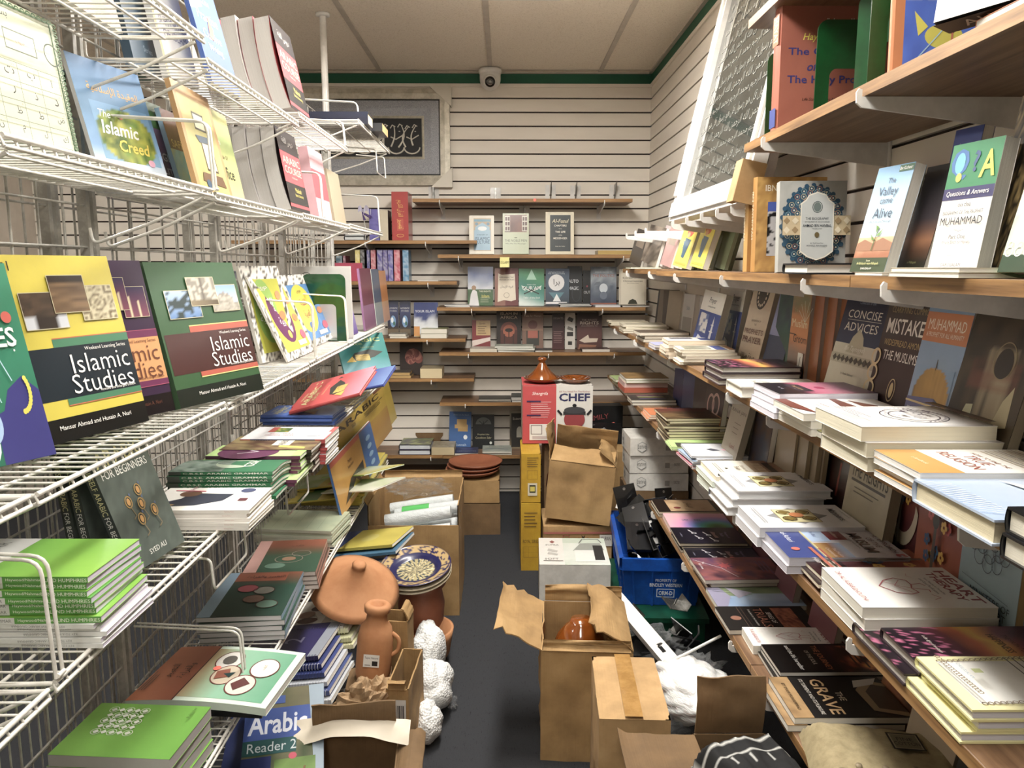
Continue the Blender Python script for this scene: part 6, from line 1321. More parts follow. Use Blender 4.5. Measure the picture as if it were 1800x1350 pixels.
AL_ = [('r', 0, 0, 1, 1, '2c2f5a'), ('r', 0, 0, .12, 1, 'a82a24'), ('r', .88, 0, 1, 1, 'b02a2c'), ('t', 'ARABIC READING LESSONS', .38, .5, .55, 'e4e4e8', .46, dict(fit=1, b=.01)), ('t', 'Duncan Forbes', .76, .5, .4, 'd0d0d8', .18)]
lp(572, 818, TD[3], 7, .15, .215, [.0105, .0105] + [.008] * 5, 'white and red reading lessons paperback with navy spine', LD, seed=26, cover='c9c9cc', spine='2c2f5a', pages='dcd8ce', jit=.005, rj=1.5, top=c_lesson(), slayers=AL_)
def c_madinah(base, tc='d8d090', hill='c8a83a'):
    return [('g', 0, 0, 1, 1, pic_v([(0, mix(hx(base), hx('9ac8e8'), .35)), (.4, base), (1, base)], 1, .1), 4, 8), ('t', 'MADINAH', .5, .92, .04, tc, .5), ('t', 'ARABIC', .5, .83, .1, tc, .8, dict(fit=1, b=.02)), ('t', 'READER', .4, .73, .05, tc, .5), ('t', 'Madinah Arabic Reader', .6, .64, .025, tc, .6), ('p', [(.15, .3), (.3, .5), (.62, .58), (.9, .5), (.7, .38), (.4, .3)], '3a3a34'), ('g', .3, .3, .6, .46, pic_noise(['2a2a26', hill, '7a7a68']), 8, 6), ('p', [(.1, .28), (.24, .42), (.3, .28)], hill)]
def tiltbook(label, px, py, z, w, h, t, head, tilt, rise, pt=0, **kw):
    """lying askew on the pile below: head = heading of the reading direction, tilt = slope of the sheet towards its foot"""
    P = at(px, py, Z=z); a = rad(head); b = rad(tilt)
    p = rad(pt); U = V3((math.cos(a) * math.cos(p), math.sin(a) * math.cos(p), math.sin(p))); Vh = V3((-math.sin(a), math.cos(a), 0)); V = Vh * math.cos(b) + V3((0, 0, math.sin(b))); V = (V - U * U.dot(V)).normalized(); N = U.cross(V)
    return book(label, w, h, t, frame3(U, V, N, P + V3((0, 0, rise))), **kw)
ZD = TD[3] + .004
lp(589, 750, ZD, 3, .17, .225, .0105, 'blue hardback arabic reader with white edges', LD + ' below the red one', seed=27, cover='2f62b8', spine='2a55a8', pages='cfd8e4', th=86, hard=True, jit=.006, rj=3, top=c_madinah('2f62b8'), mat='gloss')
for k in range(2):
    tiltbook('red hardback arabic reader, %s of two propped over the blue ones' % ['upper', 'lower'][k], 634, 712, ZD + .075 - .013 * k, .2, .24, .011, 84, -17, 0, 14, cover='b82c2c', spine='a82424', pages='d8ccc4', hard=True, layers=c_madinah('b82c2c'), mat='gloss')
for k in range(3):
    tiltbook('navy blue hardback arabic reader, %s of three under the teal one at the far end' % ['upper', 'middle', 'lowest'][k], 675, 680, ZD + .075 - .013 * k, .2, .23, .011, 85, -13, 0, 12, cover='1f3a98', spine='1c3488', pages='cfd8e4', hard=True, layers=c_madinah('1f3a98', 'd87ab0'), mat='gloss')
ls(ZD + .04, 606, 662, 690, 655, .185, .012, 32, 'teal arabic reader with a white mosque, propped at the far end of the fourth tier', cover='1c7a76', layers=c_madinah('1c7a76', 'b8c87a'), mat='gloss', pages='c8703a')
# ---- fifth tier and floor deck of the gondola
LE = 'on the fifth wire tier'
def lattice(cx, cy, s, W=1, H=1.4, col='e4e8dc'):
    """little star lattice ornament"""
    L = []
    for i in range(-2, 3):
        for j in range(-2, 3):
            x, y = cx + i * s * .4, cy + j * s * .4 / H
            L += [('p', [(x - s * .16, y), (x, y + s * .16 / H), (x + s * .16, y), (x, y - s * .16 / H)], col)]
            if (i + j) % 2 == 0: L += [('o', x, y, s * .24, s * .24 / H, .007, col)]
    return L + [('o', cx, cy, s * .5, s * .5 / H, .012, col)]
def c_had():
    return [('r', 0, 0, 1, 1, '6fb53a'), ('g', 0, 0, 1, 1, pic_v([(0, '86c850'), (1, '66ac34')], 2, .1), 3, 4), ('t', 'FORTY', .5, .8, .06, 'd8643a', .4), ('t', 'HADITHS', .52, .66, .11, 'd0502c', .84, dict(fit=1)), ('t', 'WITH STORIES', .6, .52, .055, '2f4a24', .66, dict(b=.01))]
def c_hadback():
    return [('r', 0, 0, 1, 1, '6fa832'), ('g', 0, 0, 1, 1, pic_v([(0, '5f9a2c'), (1, '7ab83a')], 3, .1), 3, 4)] + lattice(.62, .66, .24) + [('t', 'Publisher', .8, .1, .03, '3a5a1c', .3)]
pile(0, -.562, TE[1] + .003, 5, .15, .21, .02, 'lime green hadith paperback with red lettering', LE + ' by the near wire loops', side=-1, D=.70, th=8, seed=31, cover='6fb53a', spine='c9c8c4', pages='b8b2ae', jit=.004, rj=2, top=c_had(), mat='gloss')
pile(0, -.556, TE[1] + .003, 4, .155, .21, .021, 'lime green paperback with a white star lattice', LE + ' in the nearer wrapped pile', side=-1, D=.955, th=84, seed=32, cover='6fa832', spine='b9b8b2', pages='b0aaa6', jit=.004, rj=2, top=c_hadback(), mat='gloss')
pile(0, -.556, TE[1] + .003, 4, .155, .21, .021, 'lime green paperback with a star lattice', LE + ' in the farther wrapped pile', side=-1, D=1.18, th=84, seed=33, cover='6fa832', spine='b9b8b2', pages='aaa4a2', jit=.004, rj=2, top=c_hadback(), mat='gloss')
def c_fam(c2='5a9a78', band='a4532c'):
    L = [('r', 0, 0, 1, 1, 'c8d8c8'), ('g', 0, .66, 1, 1, pic_v([(0, '8a4424'), (1, 'b8683a')], 1, .1), 3, 3), ('g', .06, .05, .94, .66, pic_v([(0, c2), (.7, '8ab89a'), (1, 'b0946a')]), 3, 5), ('l', [(0, .665), (1, .665)], .01, '2a1c1c')]
    for cx, cy, f in ((.72, .5, 'd8d4cc'), (.45, .44, 'c8b8a0'), (.3, .28, 'd0c8bc'), (.62, .2, 'cfe0d0')):
        L += [('e', cx, cy, .17, .1, f), ('o', cx, cy, .175, .104, .012, '6a2c24')]
    L += [('e', .72, .5, .08, .05, '5a5650'), ('p', [(.36, .5), (.5, .52), (.56, .44), (.42, .4)], '8a4a34'), ('p', [(.2, .3), (.3, .35), (.42, .29), (.33, .22)], '5a2a28'), ('p', [(.4, .4), (.5, .38), (.46, .46)], '1c3a3a'), ('e', .55, .54, .04, .028, 'ff5a3a')]
    return L + [('t', '\u0627\u0644\u062a\u0639\u0628\u064a\u0631', .5, .86, .07, '2a1a14', .6), ('t', '\u0648\u0627\u0644\u0642\u0631\u0627\u0621\u0629', .5, .75, .07, '2a1a14', .7), ('t', '\u0643\u062a\u0627\u0628', .62, .2, .03, 'b03a2c', .2)] + lines(3, .15, .93, .97, .5, '4a4a44', .006)
# the big green and orange schoolbook that juts out over the aisle
P_ = at(482, 1252, Z=.515)
a_ = rad(172); U_ = V3((math.cos(rad(-84)), math.sin(rad(-84)), 0)); V_ = V3((-1, 0, 0))
lp(482, 1255, .50, 1, .215, .285, .016, 'orange and green schoolbook with ringed faces', 'jutting over the aisle from the fifth wire tier', seed=34, cover='c8d8c8', pages='e0dcd4', th=84, rj=0, top=c_fam(), bend=.008)
lp(470, 1262, TE[1], 4, .2, .26, .0088, 'pale green backed schoolbook with black striped spine', LE + ' below the jutting orange and green one', seed=35, cover='b8c8b8', spine='1c1e22', pages='d8d8d2', th=84, jit=.006, rj=2)
lp(490, 1132, TE[2], 5, .2, .27, .0125, 'dark green schoolbook with a sky blue bound edge', LE, seed=36, cover='2c4638', back='2c4638', spine='7a9ab4', pages='d8d6d6', flip=4, jit=.005, rj=2, top=[('g', 0, 0, 1, 1, pic_v([(0, '1f3a2e'), (.7, '24483a'), (1, '7a4024')]), 3, 6), ('r', 0, .78, .82, .97, '8a4424'), ('r', .0, 0, .16, 1, '86a6c0')] + [('e', cx, cy, .13, .085, f) for cx, cy, f in ((.62, .55, '8a8a80'), (.4, .6, 'a03a48'), (.55, .36, '7a5a4a'), (.75, .24, '5a7a6a'))] + [('o', cx, cy, .135, .088, .01, '4a2420') for cx, cy in ((.62, .55), (.4, .6), (.55, .36), (.75, .24))] + [('t', '\u0627\u0644\u062a\u0639\u0628\u064a\u0631 \u0648\u0627\u0644\u0642\u0631\u0627\u0621\u0629', .55, .87, .07, '1c1210', .5)])
lp(548, 1040, TE[2], 4, .2, .26, .0125, 'brown and green schoolbook with a dusty pink bound edge', LE, seed=37, cover='4a3a2c', back='4a3a2c', spine='b08078', pages='cfc4bc', flip=6, jit=.005, rj=2, top=[('g', 0, 0, 1, 1, pic_v([(0, '2c4a38'), (.6, '34503c'), (.75, '7a4028'), (1, '8a4a2c')]), 3, 6), ('r', 0, 0, .18, 1, 'b88a80')] + [('o', .55, .4, .2, .12, .012, '8a8070'), ('e', .55, .4, .1, .06, '8a6a50'), ('o', .7, .55, .14, .09, .012, '8a8070'), ('e', .4, .2, .14, .08, '5a7a68'), ('t', '\u0627\u0644\u0623\u062f\u0628', .6, .8, .07, '2a1a14', .5)])
lp(592, 962, TE[3], 6, .2, .255, .0085, 'pale green map cover workbook', LE + ' behind the pink edged schoolbooks', seed=38, cover='a8b098', spine='c9cbb8', pages='c8ccb4', th=84, jit=.005, rj=2, top=[('g', 0, 0, 1, 1, pic_noise(['8a947a', 'a8b090', '98a488', 'b0b498'], 4, 5, 2), 8, 10)] + [('l', [(.1, .2 + .15 * i), (.9, .25 + .15 * i)], .005, '7a8468') for i in range(5)])
def c_yel():
    return [('r', 0, 0, 1, 1, 'c8b42c'), ('g', 0, .55, 1, 1, pic_noise(['6a9a3a', 'b8c8a8', '8ab04a', 'd0d8c0']), 6, 6), ('r', .1, .3, .3, .42, 'c8482c'), ('r', .34, .3, .5, .42, '3a6a9a'), ('r', .55, .3, .8, .42, 'b8502c'), ('t', 'READER', .5, .2, .06, '4a4020', .6)]
Pz = TE[3] + .003 + 6 * .0091
tiltbook('yellow and green reader with coloured tiles on top of the far workbooks', 622, 852, Pz + .03, .2, .26, .006, 84, -8, 0, cover='c8b42c', layers=c_yel(), mat='gloss')
tiltbook('yellow reader with a green band below the tiled one, fifth tier', 618, 876, Pz + .012, .2, .25, .006, 88, -6, 0, cover='c0ac2a', layers=[('r', 0, .5, 1, .8, '3a6a34'), ('r', .1, .05, .5, .2, 'a8402c')], mat='gloss')
tiltbook('white backed leaflet fanned out from the yellow readers over the aisle', 655, 866, Pz + .05, .2, .24, .004, 62, -10, 0, cover='d8d6c8', layers=[('g', 0, 0, 1, 1, pic_noise(['d8d8c8', 'c8c8b4', '9ab06a']), 5, 6)])
tiltbook('green and yellow leaflet uppermost of the fan over the aisle', 640, 842, Pz + .065, .2, .26, .004, 50, -12, 0, cover='8ab04a', layers=[('g', 0, 0, 1, 1, pic_v([(0, 'd0c03a'), (.5, 'c8d0b0'), (1, '6a9a3a')], 2, .2), 5, 8)], mat='gloss')
def c_seven():
    return [('r', 0, 0, 1, 1, 'd0ae1c'), ('g', 0, 0, 1, .5, pic_noise(['c8a020', 'b8841c', 'd8b83a']), 5, 4), ('t', 'MADINAH', .4, .9, .05, '33291a', .56), ('t', 'ARABIC', .48, .81, .1, '2c2216', .78, dict(fit=1, b=.02)), ('t', 'READER', .36, .71, .055, '33291a', .5), ('r', .78, .88, .97, .98, '6a2014'), ('t', '7', .875, .93, .06, 'f0e8d8', .1)] + lines(3, .55, .66, .72, .95, '5a4a20', .01)
def c_blue7(): return [('r', 0, 0, 1, 1, 'c08a1c'), ('r', 0, .9, 1, 1, 'b8482a'), ('r', .66, 0, 1, .98, '2a64a8'), ('t', 'Madinah', .36, .72, .07, '4a2a14', .5), ('t', 'Arabic Reader', .36, .62, .06, '4a2a14', .56), ('p', [(.1, .1), (.3, .4), (.62, .46), (.6, .2)], '2a2c28'), ('p', [(.2, .1), (.4, .3), (.5, .1)], 'd8c83a')] + [('e', .84, .2 + .18 * i, .06, .05, '8ab4d8') for i in range(4)]
ZE5 = TE[4] + .075
lx(ZE5, 600, -.585, 690, -.565, .25, .008, 12, 'yellow arabic reader with a red number seven label, far end of the fifth tier', cover='d0ae1c', layers=c_seven(), mat='gloss')
lx(ZE5, 610, -.602, 698, -.582, .245, .008, 12, 'yellow arabic reader, plain copy right behind the number seven one', cover='d8ba22', mat='gloss')
lx(ZE5 - .03, 602, -.55, 668, -.54, .19, .008, 12, 'ochre and blue arabic reader in front of the number seven one', cover='2a64a8', layers=c_blue7(), mat='gloss')
pile(0, -.54, TE[4] + .003, 6, .62, .22, .0085, 'mixed yellow workbook', LE + ' under the upright far readers', side=-1, th=90, D=2.80, cover='b8a83a', pages='c8c8a8', jit=.006, rj=1, seed=9)
# ---- floor deck: readers and spiral bound books leaning out into the aisle
LF = 'on the floor deck'
ZF = .128
def c_reader2():
    return [('g', 0, 0, 1, 1, pic_noise(['4a4a3a', '6a6448', '3a4a2a', '7a7458'], 5, 6, 2), 8, 10), ('r', 0, .5, .84, .8, '1c3f8a'), ('t', 'Arabic', .42, .65, .2, 'c8ccd8', .74, dict(fit=1, b=.02)), ('r', .0, .36, .66, .5, '1a4a4a'), ('t', 'Reader 2', .36, .43, .09, 'b8c0c4', .6), ('r', 0, .84, .5, .92, '22468f'), ('p', [(.8, 1), (1, 1), (1, 0), (.9, 0)], '8a9aa8'), ('g', .4, 0, .9, .3, pic_noise(['3a5a24', '6a8a3a', '2a3a1c']), 5, 4), ('r', 0, 0, .36, .34, '14225c'), ('e', .62, .32, .05, .03, 'b0304a')]
tiltbook('navy Arabic Reader 2 lying askew at the near end of the floor deck', 418, 1412, .25, .175, .26, .012, 12, 24, 0, cover='26365c', layers=c_reader2(), mat='gloss')
tiltbook('dark blue key booklet with arabic lettering below the Arabic Reader 2', 372, 1440, .21, .2, .27, .01, 8, 20, 0, cover='14245c', layers=[('g', 0, 0, 1, 1, pic_v([(0, '101c48'), (1, '1c3478')]), 3, 4), ('t', '\u0645\u0641\u062a\u0627\u062d \u0627\u0644\u0639\u0631\u0628\u064a\u0629', .5, .7, .09, 'c8ccd8', .6)], mat='gloss')
def spiral_book(label, px, py, z, w, h, t, head, cover, layers=(), coil='8a8f98', **kw):
    P = at(px, py, Z=z)
    r = tiltbook(label, px, py, z, w, h, t, head, kw.pop('tilt', 14), 0, cover=cover, layers=layers, name='spiral_notebook', **kw)
    r['category'] = 'notebook'
    m = MB(); n = int(h / .0085); pts = []
    for i in range(n * 8):
        a = 2 * PI * i / 8; pts.append((.001 + .0062 * math.cos(a), .006 + (h - .012) * i / (n * 8), t / 2 + (t / 2 + .0035) * math.sin(a)))
    m.tube(pts, .0007, 4, hx(coil)); m.build('coil_binding', r, ('paint',))
    return r
dolls = [('r', 0, 0, 1, 1, 'c4c0b8'), ('r', 0, .93, 1, 1, '2a5a9a'), ('e', .3, .5, .1, .12, '5a3a30'), ('e', .5, .56, .12, .1, '8a6a5a'), ('e', .7, .46, .1, .1, '4a2a24'), ('e', .6, .34, .14, .06, '6a5a50'), ('r', .1, .2, .5, .3, 'a89a8a'), ('e', .4, .7, .06, .05, 'c08a80')]
navy = [('r', 0, 0, 1, 1, '2a2456'), ('r', 0, .0, 1, .12, '8a909c'), ('t', 'Arabic Reader', .45, .62, .12, '8a88a8', .8, dict(fit=1)), ('t', '2', .5, .4, .2, '7a789a', .2)]
NBK = [(604, 1108, .285, 'c4c0b8', dolls, 'white spiral notebook with doll figures, topmost of the far notebooks on the floor deck'), (612, 1112, .28, 'c8c8a8', (), 'cream spiral notebook just below the doll notebook on the floor deck'), (618, 1128, .262, 'b8b890', (), 'pale yellow spiral notebook, third below the doll notebook'), (622, 1140, .246, 'c8c49a', (), 'faded yellow spiral notebook, lowest below the doll notebook'),
      (560, 1160, .285, '2a2456', navy, 'navy Arabic Reader spiral notebook on the floor deck, in front of the doll notebook'), (566, 1175, .268, '24306a', (), 'dark blue spiral notebook, second below the navy reader notebook'), (571, 1190, .251, '2a3a7a', (), 'blue spiral notebook, third below the navy reader notebook'), (576, 1206, .234, 'b8bcc4', (), 'silver grey spiral notebook, fourth below the navy reader notebook'), (580, 1222, .217, '3a4a80', (), 'slate blue spiral notebook, fifth below the navy reader notebook'), (583, 1238, .20, 'c0c4c8', (), 'white spiral notebook, lowest below the navy reader notebook')]
for k, (x, y, z, c, l, lb) in enumerate(NBK):
    spiral_book(lb, x, y, z, .21, .27, .0125, 84, c, l, coil=['55555a', 'd8d8a8', 'c8c898', 'c8c898', '3a3a60', 'd0d4dc', '2a2a50', 'd8dce0', 'c8ccd4', 'd8dce0'][k], tilt=-8, group='spiral notebooks on the floor deck')
# yellow and blue workbooks beyond, by the big carton
ws = [(690, 962, .345, 'b8a82c', [('r', 0, .8, 1, 1, '24407a'), ('g', 0, 0, 1, .8, pic_noise(['b8a82c', 'c8b83a', 'a89a2c']), 4, 4), ('e', .5, .5, .2, .12, 'c8bc5a')], 'yellow workbook with a navy head band sticking out above the carton'), (672, 990, .27, 'c8ccd4', [('r', 0, .0, .12, 1, '2a62b0'), ('g', .2, .2, .9, .8, pic_noise(['c8ccd4', '8a8a8a', 'a89080']), 6, 6)], 'white and blue picture workbook below the yellow navy headed one')]
for k, (x, y, z, c, l, lb) in enumerate(ws):
    tiltbook(lb, x, y, z + .05, .2, .26, .01, 75, -10, 0, cover=c, layers=l, mat='gloss')
    tiltbook(['teal edged workbook right below the yellow navy headed one', 'pale workbook lowest in the pair by the clay lid'][k], x + 6, y + 12, z + .035, .2, .25, .01, 78, -10, 0, cover=['3a6a8a', 'c0c4c8'][k], mat='gloss')
# ---- stock on the far side of the gondola, seen through the grids
r_ = random.Random(5)
BACKC = ['2a2c30', '8a8880', '3a3430', 'a8a49a', '4a4a50', '6a645a', '1c2026', 'b8b2a4', '5a5248', '3a4048', '7a6a5a', '948e84']
m = MB(); m.box((-.30, 0, -.02), (0, 2.5, 0)); 
tag(m.build('back_shelf_board', None, ('wood',), loc=(-.875, 1.0, 1.1)), 'brown board shelf behind the gondola grid holding a dark leaning row', 'shelf')
CN = dict(zip(BACKC, 'charcoal,grey,dark brown,light grey,slate,taupe,black,pale,umber,blue grey,tan,stone'.split(',')))
y = 1.06
for k in range(64):
    t_ = r_.uniform(.018, .032); h_ = r_.uniform(.2, .26); tl = rad(19)
    U = V3((-1, 0, 0)); V = V3((0, math.sin(tl), math.cos(tl))); N = U.cross(V); c = BACKC[k % 12]
    book('%s book in the leaning row behind the gondola grid' % CN[c], .15, h_, t_, frame3(U, V, N, V3((-.885, y, 1.101))), cover=c, group='leaning books behind the gondola grid', pages='a8a298')
    y += t_ / math.cos(tl) + .002
    if y > 3.2: break
# ================================================================ back wall: framed calligraphy, shelf goods
def bs(xl, px2, z, h, t, lean, label, py=None, D=None, yaw=0, inset=.10, w=None, **kw):
    """upright book facing the aisle from a back wall shelf; bearings of its left and right edge"""
    d = (WB - inset) if D is None else D
    A = at(xl, 600, D=d); B = at(px2, 600, D=d)
    A = V3((A.x, d, z)); B = V3((B.x, d, z))
    if yaw: B = A + Matrix.Rotation(rad(yaw), 3, 'Z') @ (B - A)
    m, w_ = stand_mtx(A, B, rad(lean), t)
    return book(label, w_, h, t, m, **kw)
def bf(pl, pr, z, n, d, t, desc, where, front=.245, **kw):
    """flat on a back wall shelf, foot towards the viewer"""
    D = WB - front
    A, B = at(pl, 600, D=D), at(pr, 600, D=D)
    return pile(0, A.x, z, n, B.x - A.x, d, t, desc, where, side=1, D=D, th=0, **kw)
# framed calligraphy: outer champagne moulding, glitter mat, black panel, corner guards
fl, fr_, ft, fb = at(540, 240, D=4.53).x - .09, -.305, 2.345, 1.818
fw, fh = fr_ - fl, ft - fb
r = thing('framed_calligraphy', 'silver framed black calligraphy panel with white card corner guards on the back wall', 'framed picture', loc=((fl + fr_) / 2, WB - .003, fb))
def mould(mb, w, h, b, d0, d1, k=0):
    """mitred moulding ring in the xz plane, outer size w x h from z = k, bar b; front at y = -d1"""
    o = [(-w / 2, k), (w / 2, k), (w / 2, k + h), (-w / 2, k + h)]
    i_ = [(-w / 2 + b, k + b), (w / 2 - b, k + b), (w / 2 - b, k + h - b), (-w / 2 + b, k + h - b)]
    mid = [((a[0] + c[0]) / 2, (a[1] + c[1]) / 2) for a, c in zip(o, i_)]
    P = [[(x, -d0, z) for x, z in o], [(x, -d1 * .8, z) for x, z in o], [(x, -d1, z) for x, z in mid], [(x, -d1 * .7, z) for x, z in i_], [(x, -d0, z) for x, z in i_]]
    for a, c in zip(P, P[1:]):
        for q in range(4):
            mb.add([a[q], a[(q + 1) % 4], c[(q + 1) % 4], c[q]], [(0, 1, 2, 3)])
m = MB(); mould(m, fw, fh, .055, 0, .035); m.build('outer_moulding', r, ('silver',))
m = MB(); m.box((-fw / 2 + .05, -.014, .05), (fw / 2 - .05, 0, fh - .05)); m.build('black_backing', r, ('mahog',))
m = MB(); mould(m, fw - .125, fh - .125, .085, .012, .026, .0625); m.build('glitter_border', r, ('glitter',))
m = MB(); mould(m, fw - .29, fh - .29, .014, .012, .024, .145); m.build('inner_moulding', r, ('silver',))
m = MB(); m.box((-fw / 2 + .158, -.0165, .158), (fw / 2 - .158, -.0145, fh - .158), hx('0a0a0c')); pan = m.build('panel', r, ('matte',))
# raised pale script strokes
m = MB(); rr = random.Random(8)
pw, ph = fw - .36, fh - .36
for k in range(13):
    x = -pw / 2 + pw * (k + .5) / 13; y0 = fh / 2 + ph * (-.40 + .15 * rr.random()); y1 = fh / 2 + ph * (.34 + .1 * rr.random())
    bow = rr.uniform(-.03, .03)
    pts = [(x + bow * math.sin(t * PI) + .018 * (t - .5), -.0185, y0 + (y1 - y0) * t) for t in [i / 8 for i in range(9)]]
    m.tube(pts, [.0055 - .003 * i / 8 for i in range(9)], 5, hx('cfcabd'))
    m.tube([(x - .012, -.0185, y1 - .012), (x, -.0185, y1 + .006), (x + .016, -.0185, y1 - .004)], .0032, 5, hx('cfcabd'))
for k in range(6):
    x = -pw / 2 + pw * (k + .6) / 6
    pts = [(x + .045 * math.cos(a), -.0185, fh / 2 - ph * .32 + .035 * math.sin(a)) for a in [PI + PI * i / 10 for i in range(11)]]
    m.tube(pts, .0048, 5, hx('c8c3b5'))
    m.tube([(x - .03, -.0185, fh / 2 + ph * .02), (x, -.0185, fh / 2 - ph * .06), (x + .04, -.0185, fh / 2 + ph * .08)], .0035, 5, hx('c8c3b5'))
    m.lathe([(0, .003), (.006, 0), (0, -.003)], 8, hx('cfcabd'), X=Matrix.Translation((x + .02, -.0185, fh / 2 + ph * .2)))
m.build('script', pan, ('matte',))
for sz in (0, 1):
    m = MB(); z0 = -.012 if sz == 0 else fh + .012; sg = 1 if sz == 0 else -1
    m.add([(fw / 2 + .012, -.038, z0), (fw / 2 - .11, -.038, z0), (fw / 2 + .012, -.038, z0 + sg * .11), (fw / 2 + .012, 0, z0), (fw / 2 - .11, 0, z0), (fw / 2 + .012, 0, z0 + sg * .11)],
          [(0, 1, 2), (0, 3, 4, 1), (0, 2, 5, 3), (1, 4, 5, 2)], hx('cfc9bb')); m.build('corner_guard', r, ('paint',))
# loose fittings on the empty top shelf line
def clip(px, py, label, kind=0):
    p = at(px, py, D=WB - .02)
    r = thing('slatwall_fitting', label, 'wall fitting', loc=(p.x, WB - .0005, p.z), group='fittings on the slat wall')
    m = MB(); m.box((-.03, -.003, -.04), (-.006, 0, .04)); m.box((.006, -.003, -.04), (.03, 0, .04)); m.build('back_plate', r, ('white',))
    m = MB()
    if kind == 0: m.box((-.005, -.04, -.04), (.005, 0, .035))
    else: m.prism([(0, .04), (-.10, .05), (0, -.045)], -.0015, .0015, X=Matrix(((0, 0, 1, 0), (1, 0, 0, 0), (0, 1, 0, 0), (0, 0, 0, 1))))
    m.build('arm', r, ('steel',))
clip(871, 342, 'pale wall clip above the empty shelf, leftmost of four')
clip(968, 337, 'small wall arm above the empty shelf, second of four', 1)
clip(1012, 338, 'triangular wall arm above the empty shelf, third of four', 1)
clip(1081, 337, 'small wall arm above the empty shelf, rightmost of four', 1)
clip(922, 370, 'plastic wrapped clip below the empty shelf over the window cover paperback')
clip(762, 338, 'silver clip under the corner guard of the framed calligraphy')
# ---- right-hand shelves
def c_cult(): return [('r', 0, 0, 1, 1, 'dcd6c6'), ('r', .18, .08, .88, .93, 'b8a488'), ('g', .2, .1, .86, .62, tint('8fb4cc'), 2, 2), ('p', [(.24, .62), (.24, .7), (.53, .82), (.82, .7), (.82, .62)], '8fb4cc'), ('e', .53, .66, .18, .06, 'e4ecee'), ('r', .2, .84, .86, .9, '5f9ab4'), ('e', .3, .78, .06, .04, '5f8aa4'), ('e', .76, .78, .06, .04, '5f8aa4'), ('t', 'A HISTORY OF', .53, .5, .03, '33566e', .5), ('t', 'ISLAMIC', .53, .4, .08, '2c4a68', .58, dict(fit=1)), ('t', 'CULTURE', .53, .31, .08, '2c4a68', .58, dict(fit=1))]
def c_noble(): return [('r', 0, 0, 1, 1, 'bcc4a8'), ('g', .08, .54, .92, .96, pic_noise(['4a2c24', '6a3a30', '8a5a44'], 3, 3), 6, 6), ('r', .08, .56, .28, .94, 'd8d4c8'), ('r', .74, .56, .94, .94, 'd8d4c8')] + [('r', a + .02, .58 + .12 * j, a + .09, .67 + .12 * j, '5a3a34') for a in (.08, .175, .745, .84) for j in range(3)] + [('r', 0, 0, 1, .5, 'b9c4a8'), ('t', 'THE NOBLE MEN', .5, .33, .06, '3a4434', .84, dict(fit=1)), ('t', 'Who Met The Messenger', .5, .25, .045, '3a4434', .84), ('e', .5, .4, .06, .012, '5a644c')]
def c_fusul(): return [('r', 0, 0, 1, 1, 'd4cbb0'), ('r', .16, .07, .88, .93, '17262a'), ('t', 'Al-Fusul', .52, .79, .09, 'd8d0ae', .56, dict(sk=.3)), ('t', 'CHAPTERS', .52, .68, .045, 'e4e0d2', .5, dict(b=.01)), ('t', 'from', .52, .605, .025, 'e4e0d2'), ('t', 'THE LIFE', .52, .53, .045, 'e4e0d2', .5, dict(b=.01)), ('t', 'of the', .52, .455, .025, 'e4e0d2'), ('t', 'MESSENGER', .52, .38, .045, 'e4e0d2', .56, dict(b=.01)), ('t', 'Imam Ibn Kathir', .52, .19, .025, 'c8c4b4', .4)]
S2 = B2
bs(826, 869, S2, .215, .02, 8, 'cream paperback with blue arch picture, left of three on the upper back shelf', layers=c_cult(), cover='d8d2c0', inset=.19)
bs(884, 929, S2, .225, .028, 6, 'sage green paperback with open window picture, middle of three on the upper back shelf', layers=c_noble(), cover='a8ac96', inset=.2, pages='c8c0a8')
bs(958, 1007, S2, .235, .012, 7, 'black panelled cream framed paperback, right of three on the upper back shelf', layers=c_fusul(), cover='d4cbb0', inset=.19)
bf(1049, 1118, S2, 1, .12, .022, 'tan paged book', 'at the right end of the upper back shelf', seed=1, cover='c8b488', pages='c0a66c')
def c_speech(): return [('g', 0, .4, 1, 1, pic_v([(0, 'c8ccd4'), (.3, '9aa4b8'), (.7, '4a5a88'), (1, '3a4a80')], 3, .4, 4), 8, 10), ('g', 0, 0, 1, .42, pic_noise(['2a4a28', '3a6038', '4a7044']), 4, 4), ('p', [(.05, .0), (.45, .0), (.36, .36), (.22, .44), (.12, .3)], 'd8d8dc'), ('e', .24, .46, .09, .06, '9a7a5a'), ('t', 'THE RIGHTS', .68, .37, .04, 'e8e4c8', .5), ('t', 'Islam', .7, .25, .07, 'd8cf5a', .4)] + lines(3, .5, .1, .2, .9, 'b8c0a0', .012)
def c_parch(): return [('r', 0, 0, 1, 1, '8a5a4a'), ('r', .45, 0, 1, 1, '6a2a2c'), ('p', [(.12, .1), (.15, .86), (.3, .82), (.85, .85), (.9, .16), (.7, .12), (.4, .15)], 'ddd3c0'), ('t', 'EXPLAINING THE', .5, .75, .04, '4a3028', .6), ('t', 'VILLAGES OF IMAN', .5, .69, .04, '4a3028', .64), ('t', '\u0642\u0631\u064a\u0629 \u0627\u0644\u0625\u064a\u0645\u0627\u0646', .5, .5, .08, '3a2a24', .6), ('o', .5, .28, .12, .07, .012, '5a4034')]
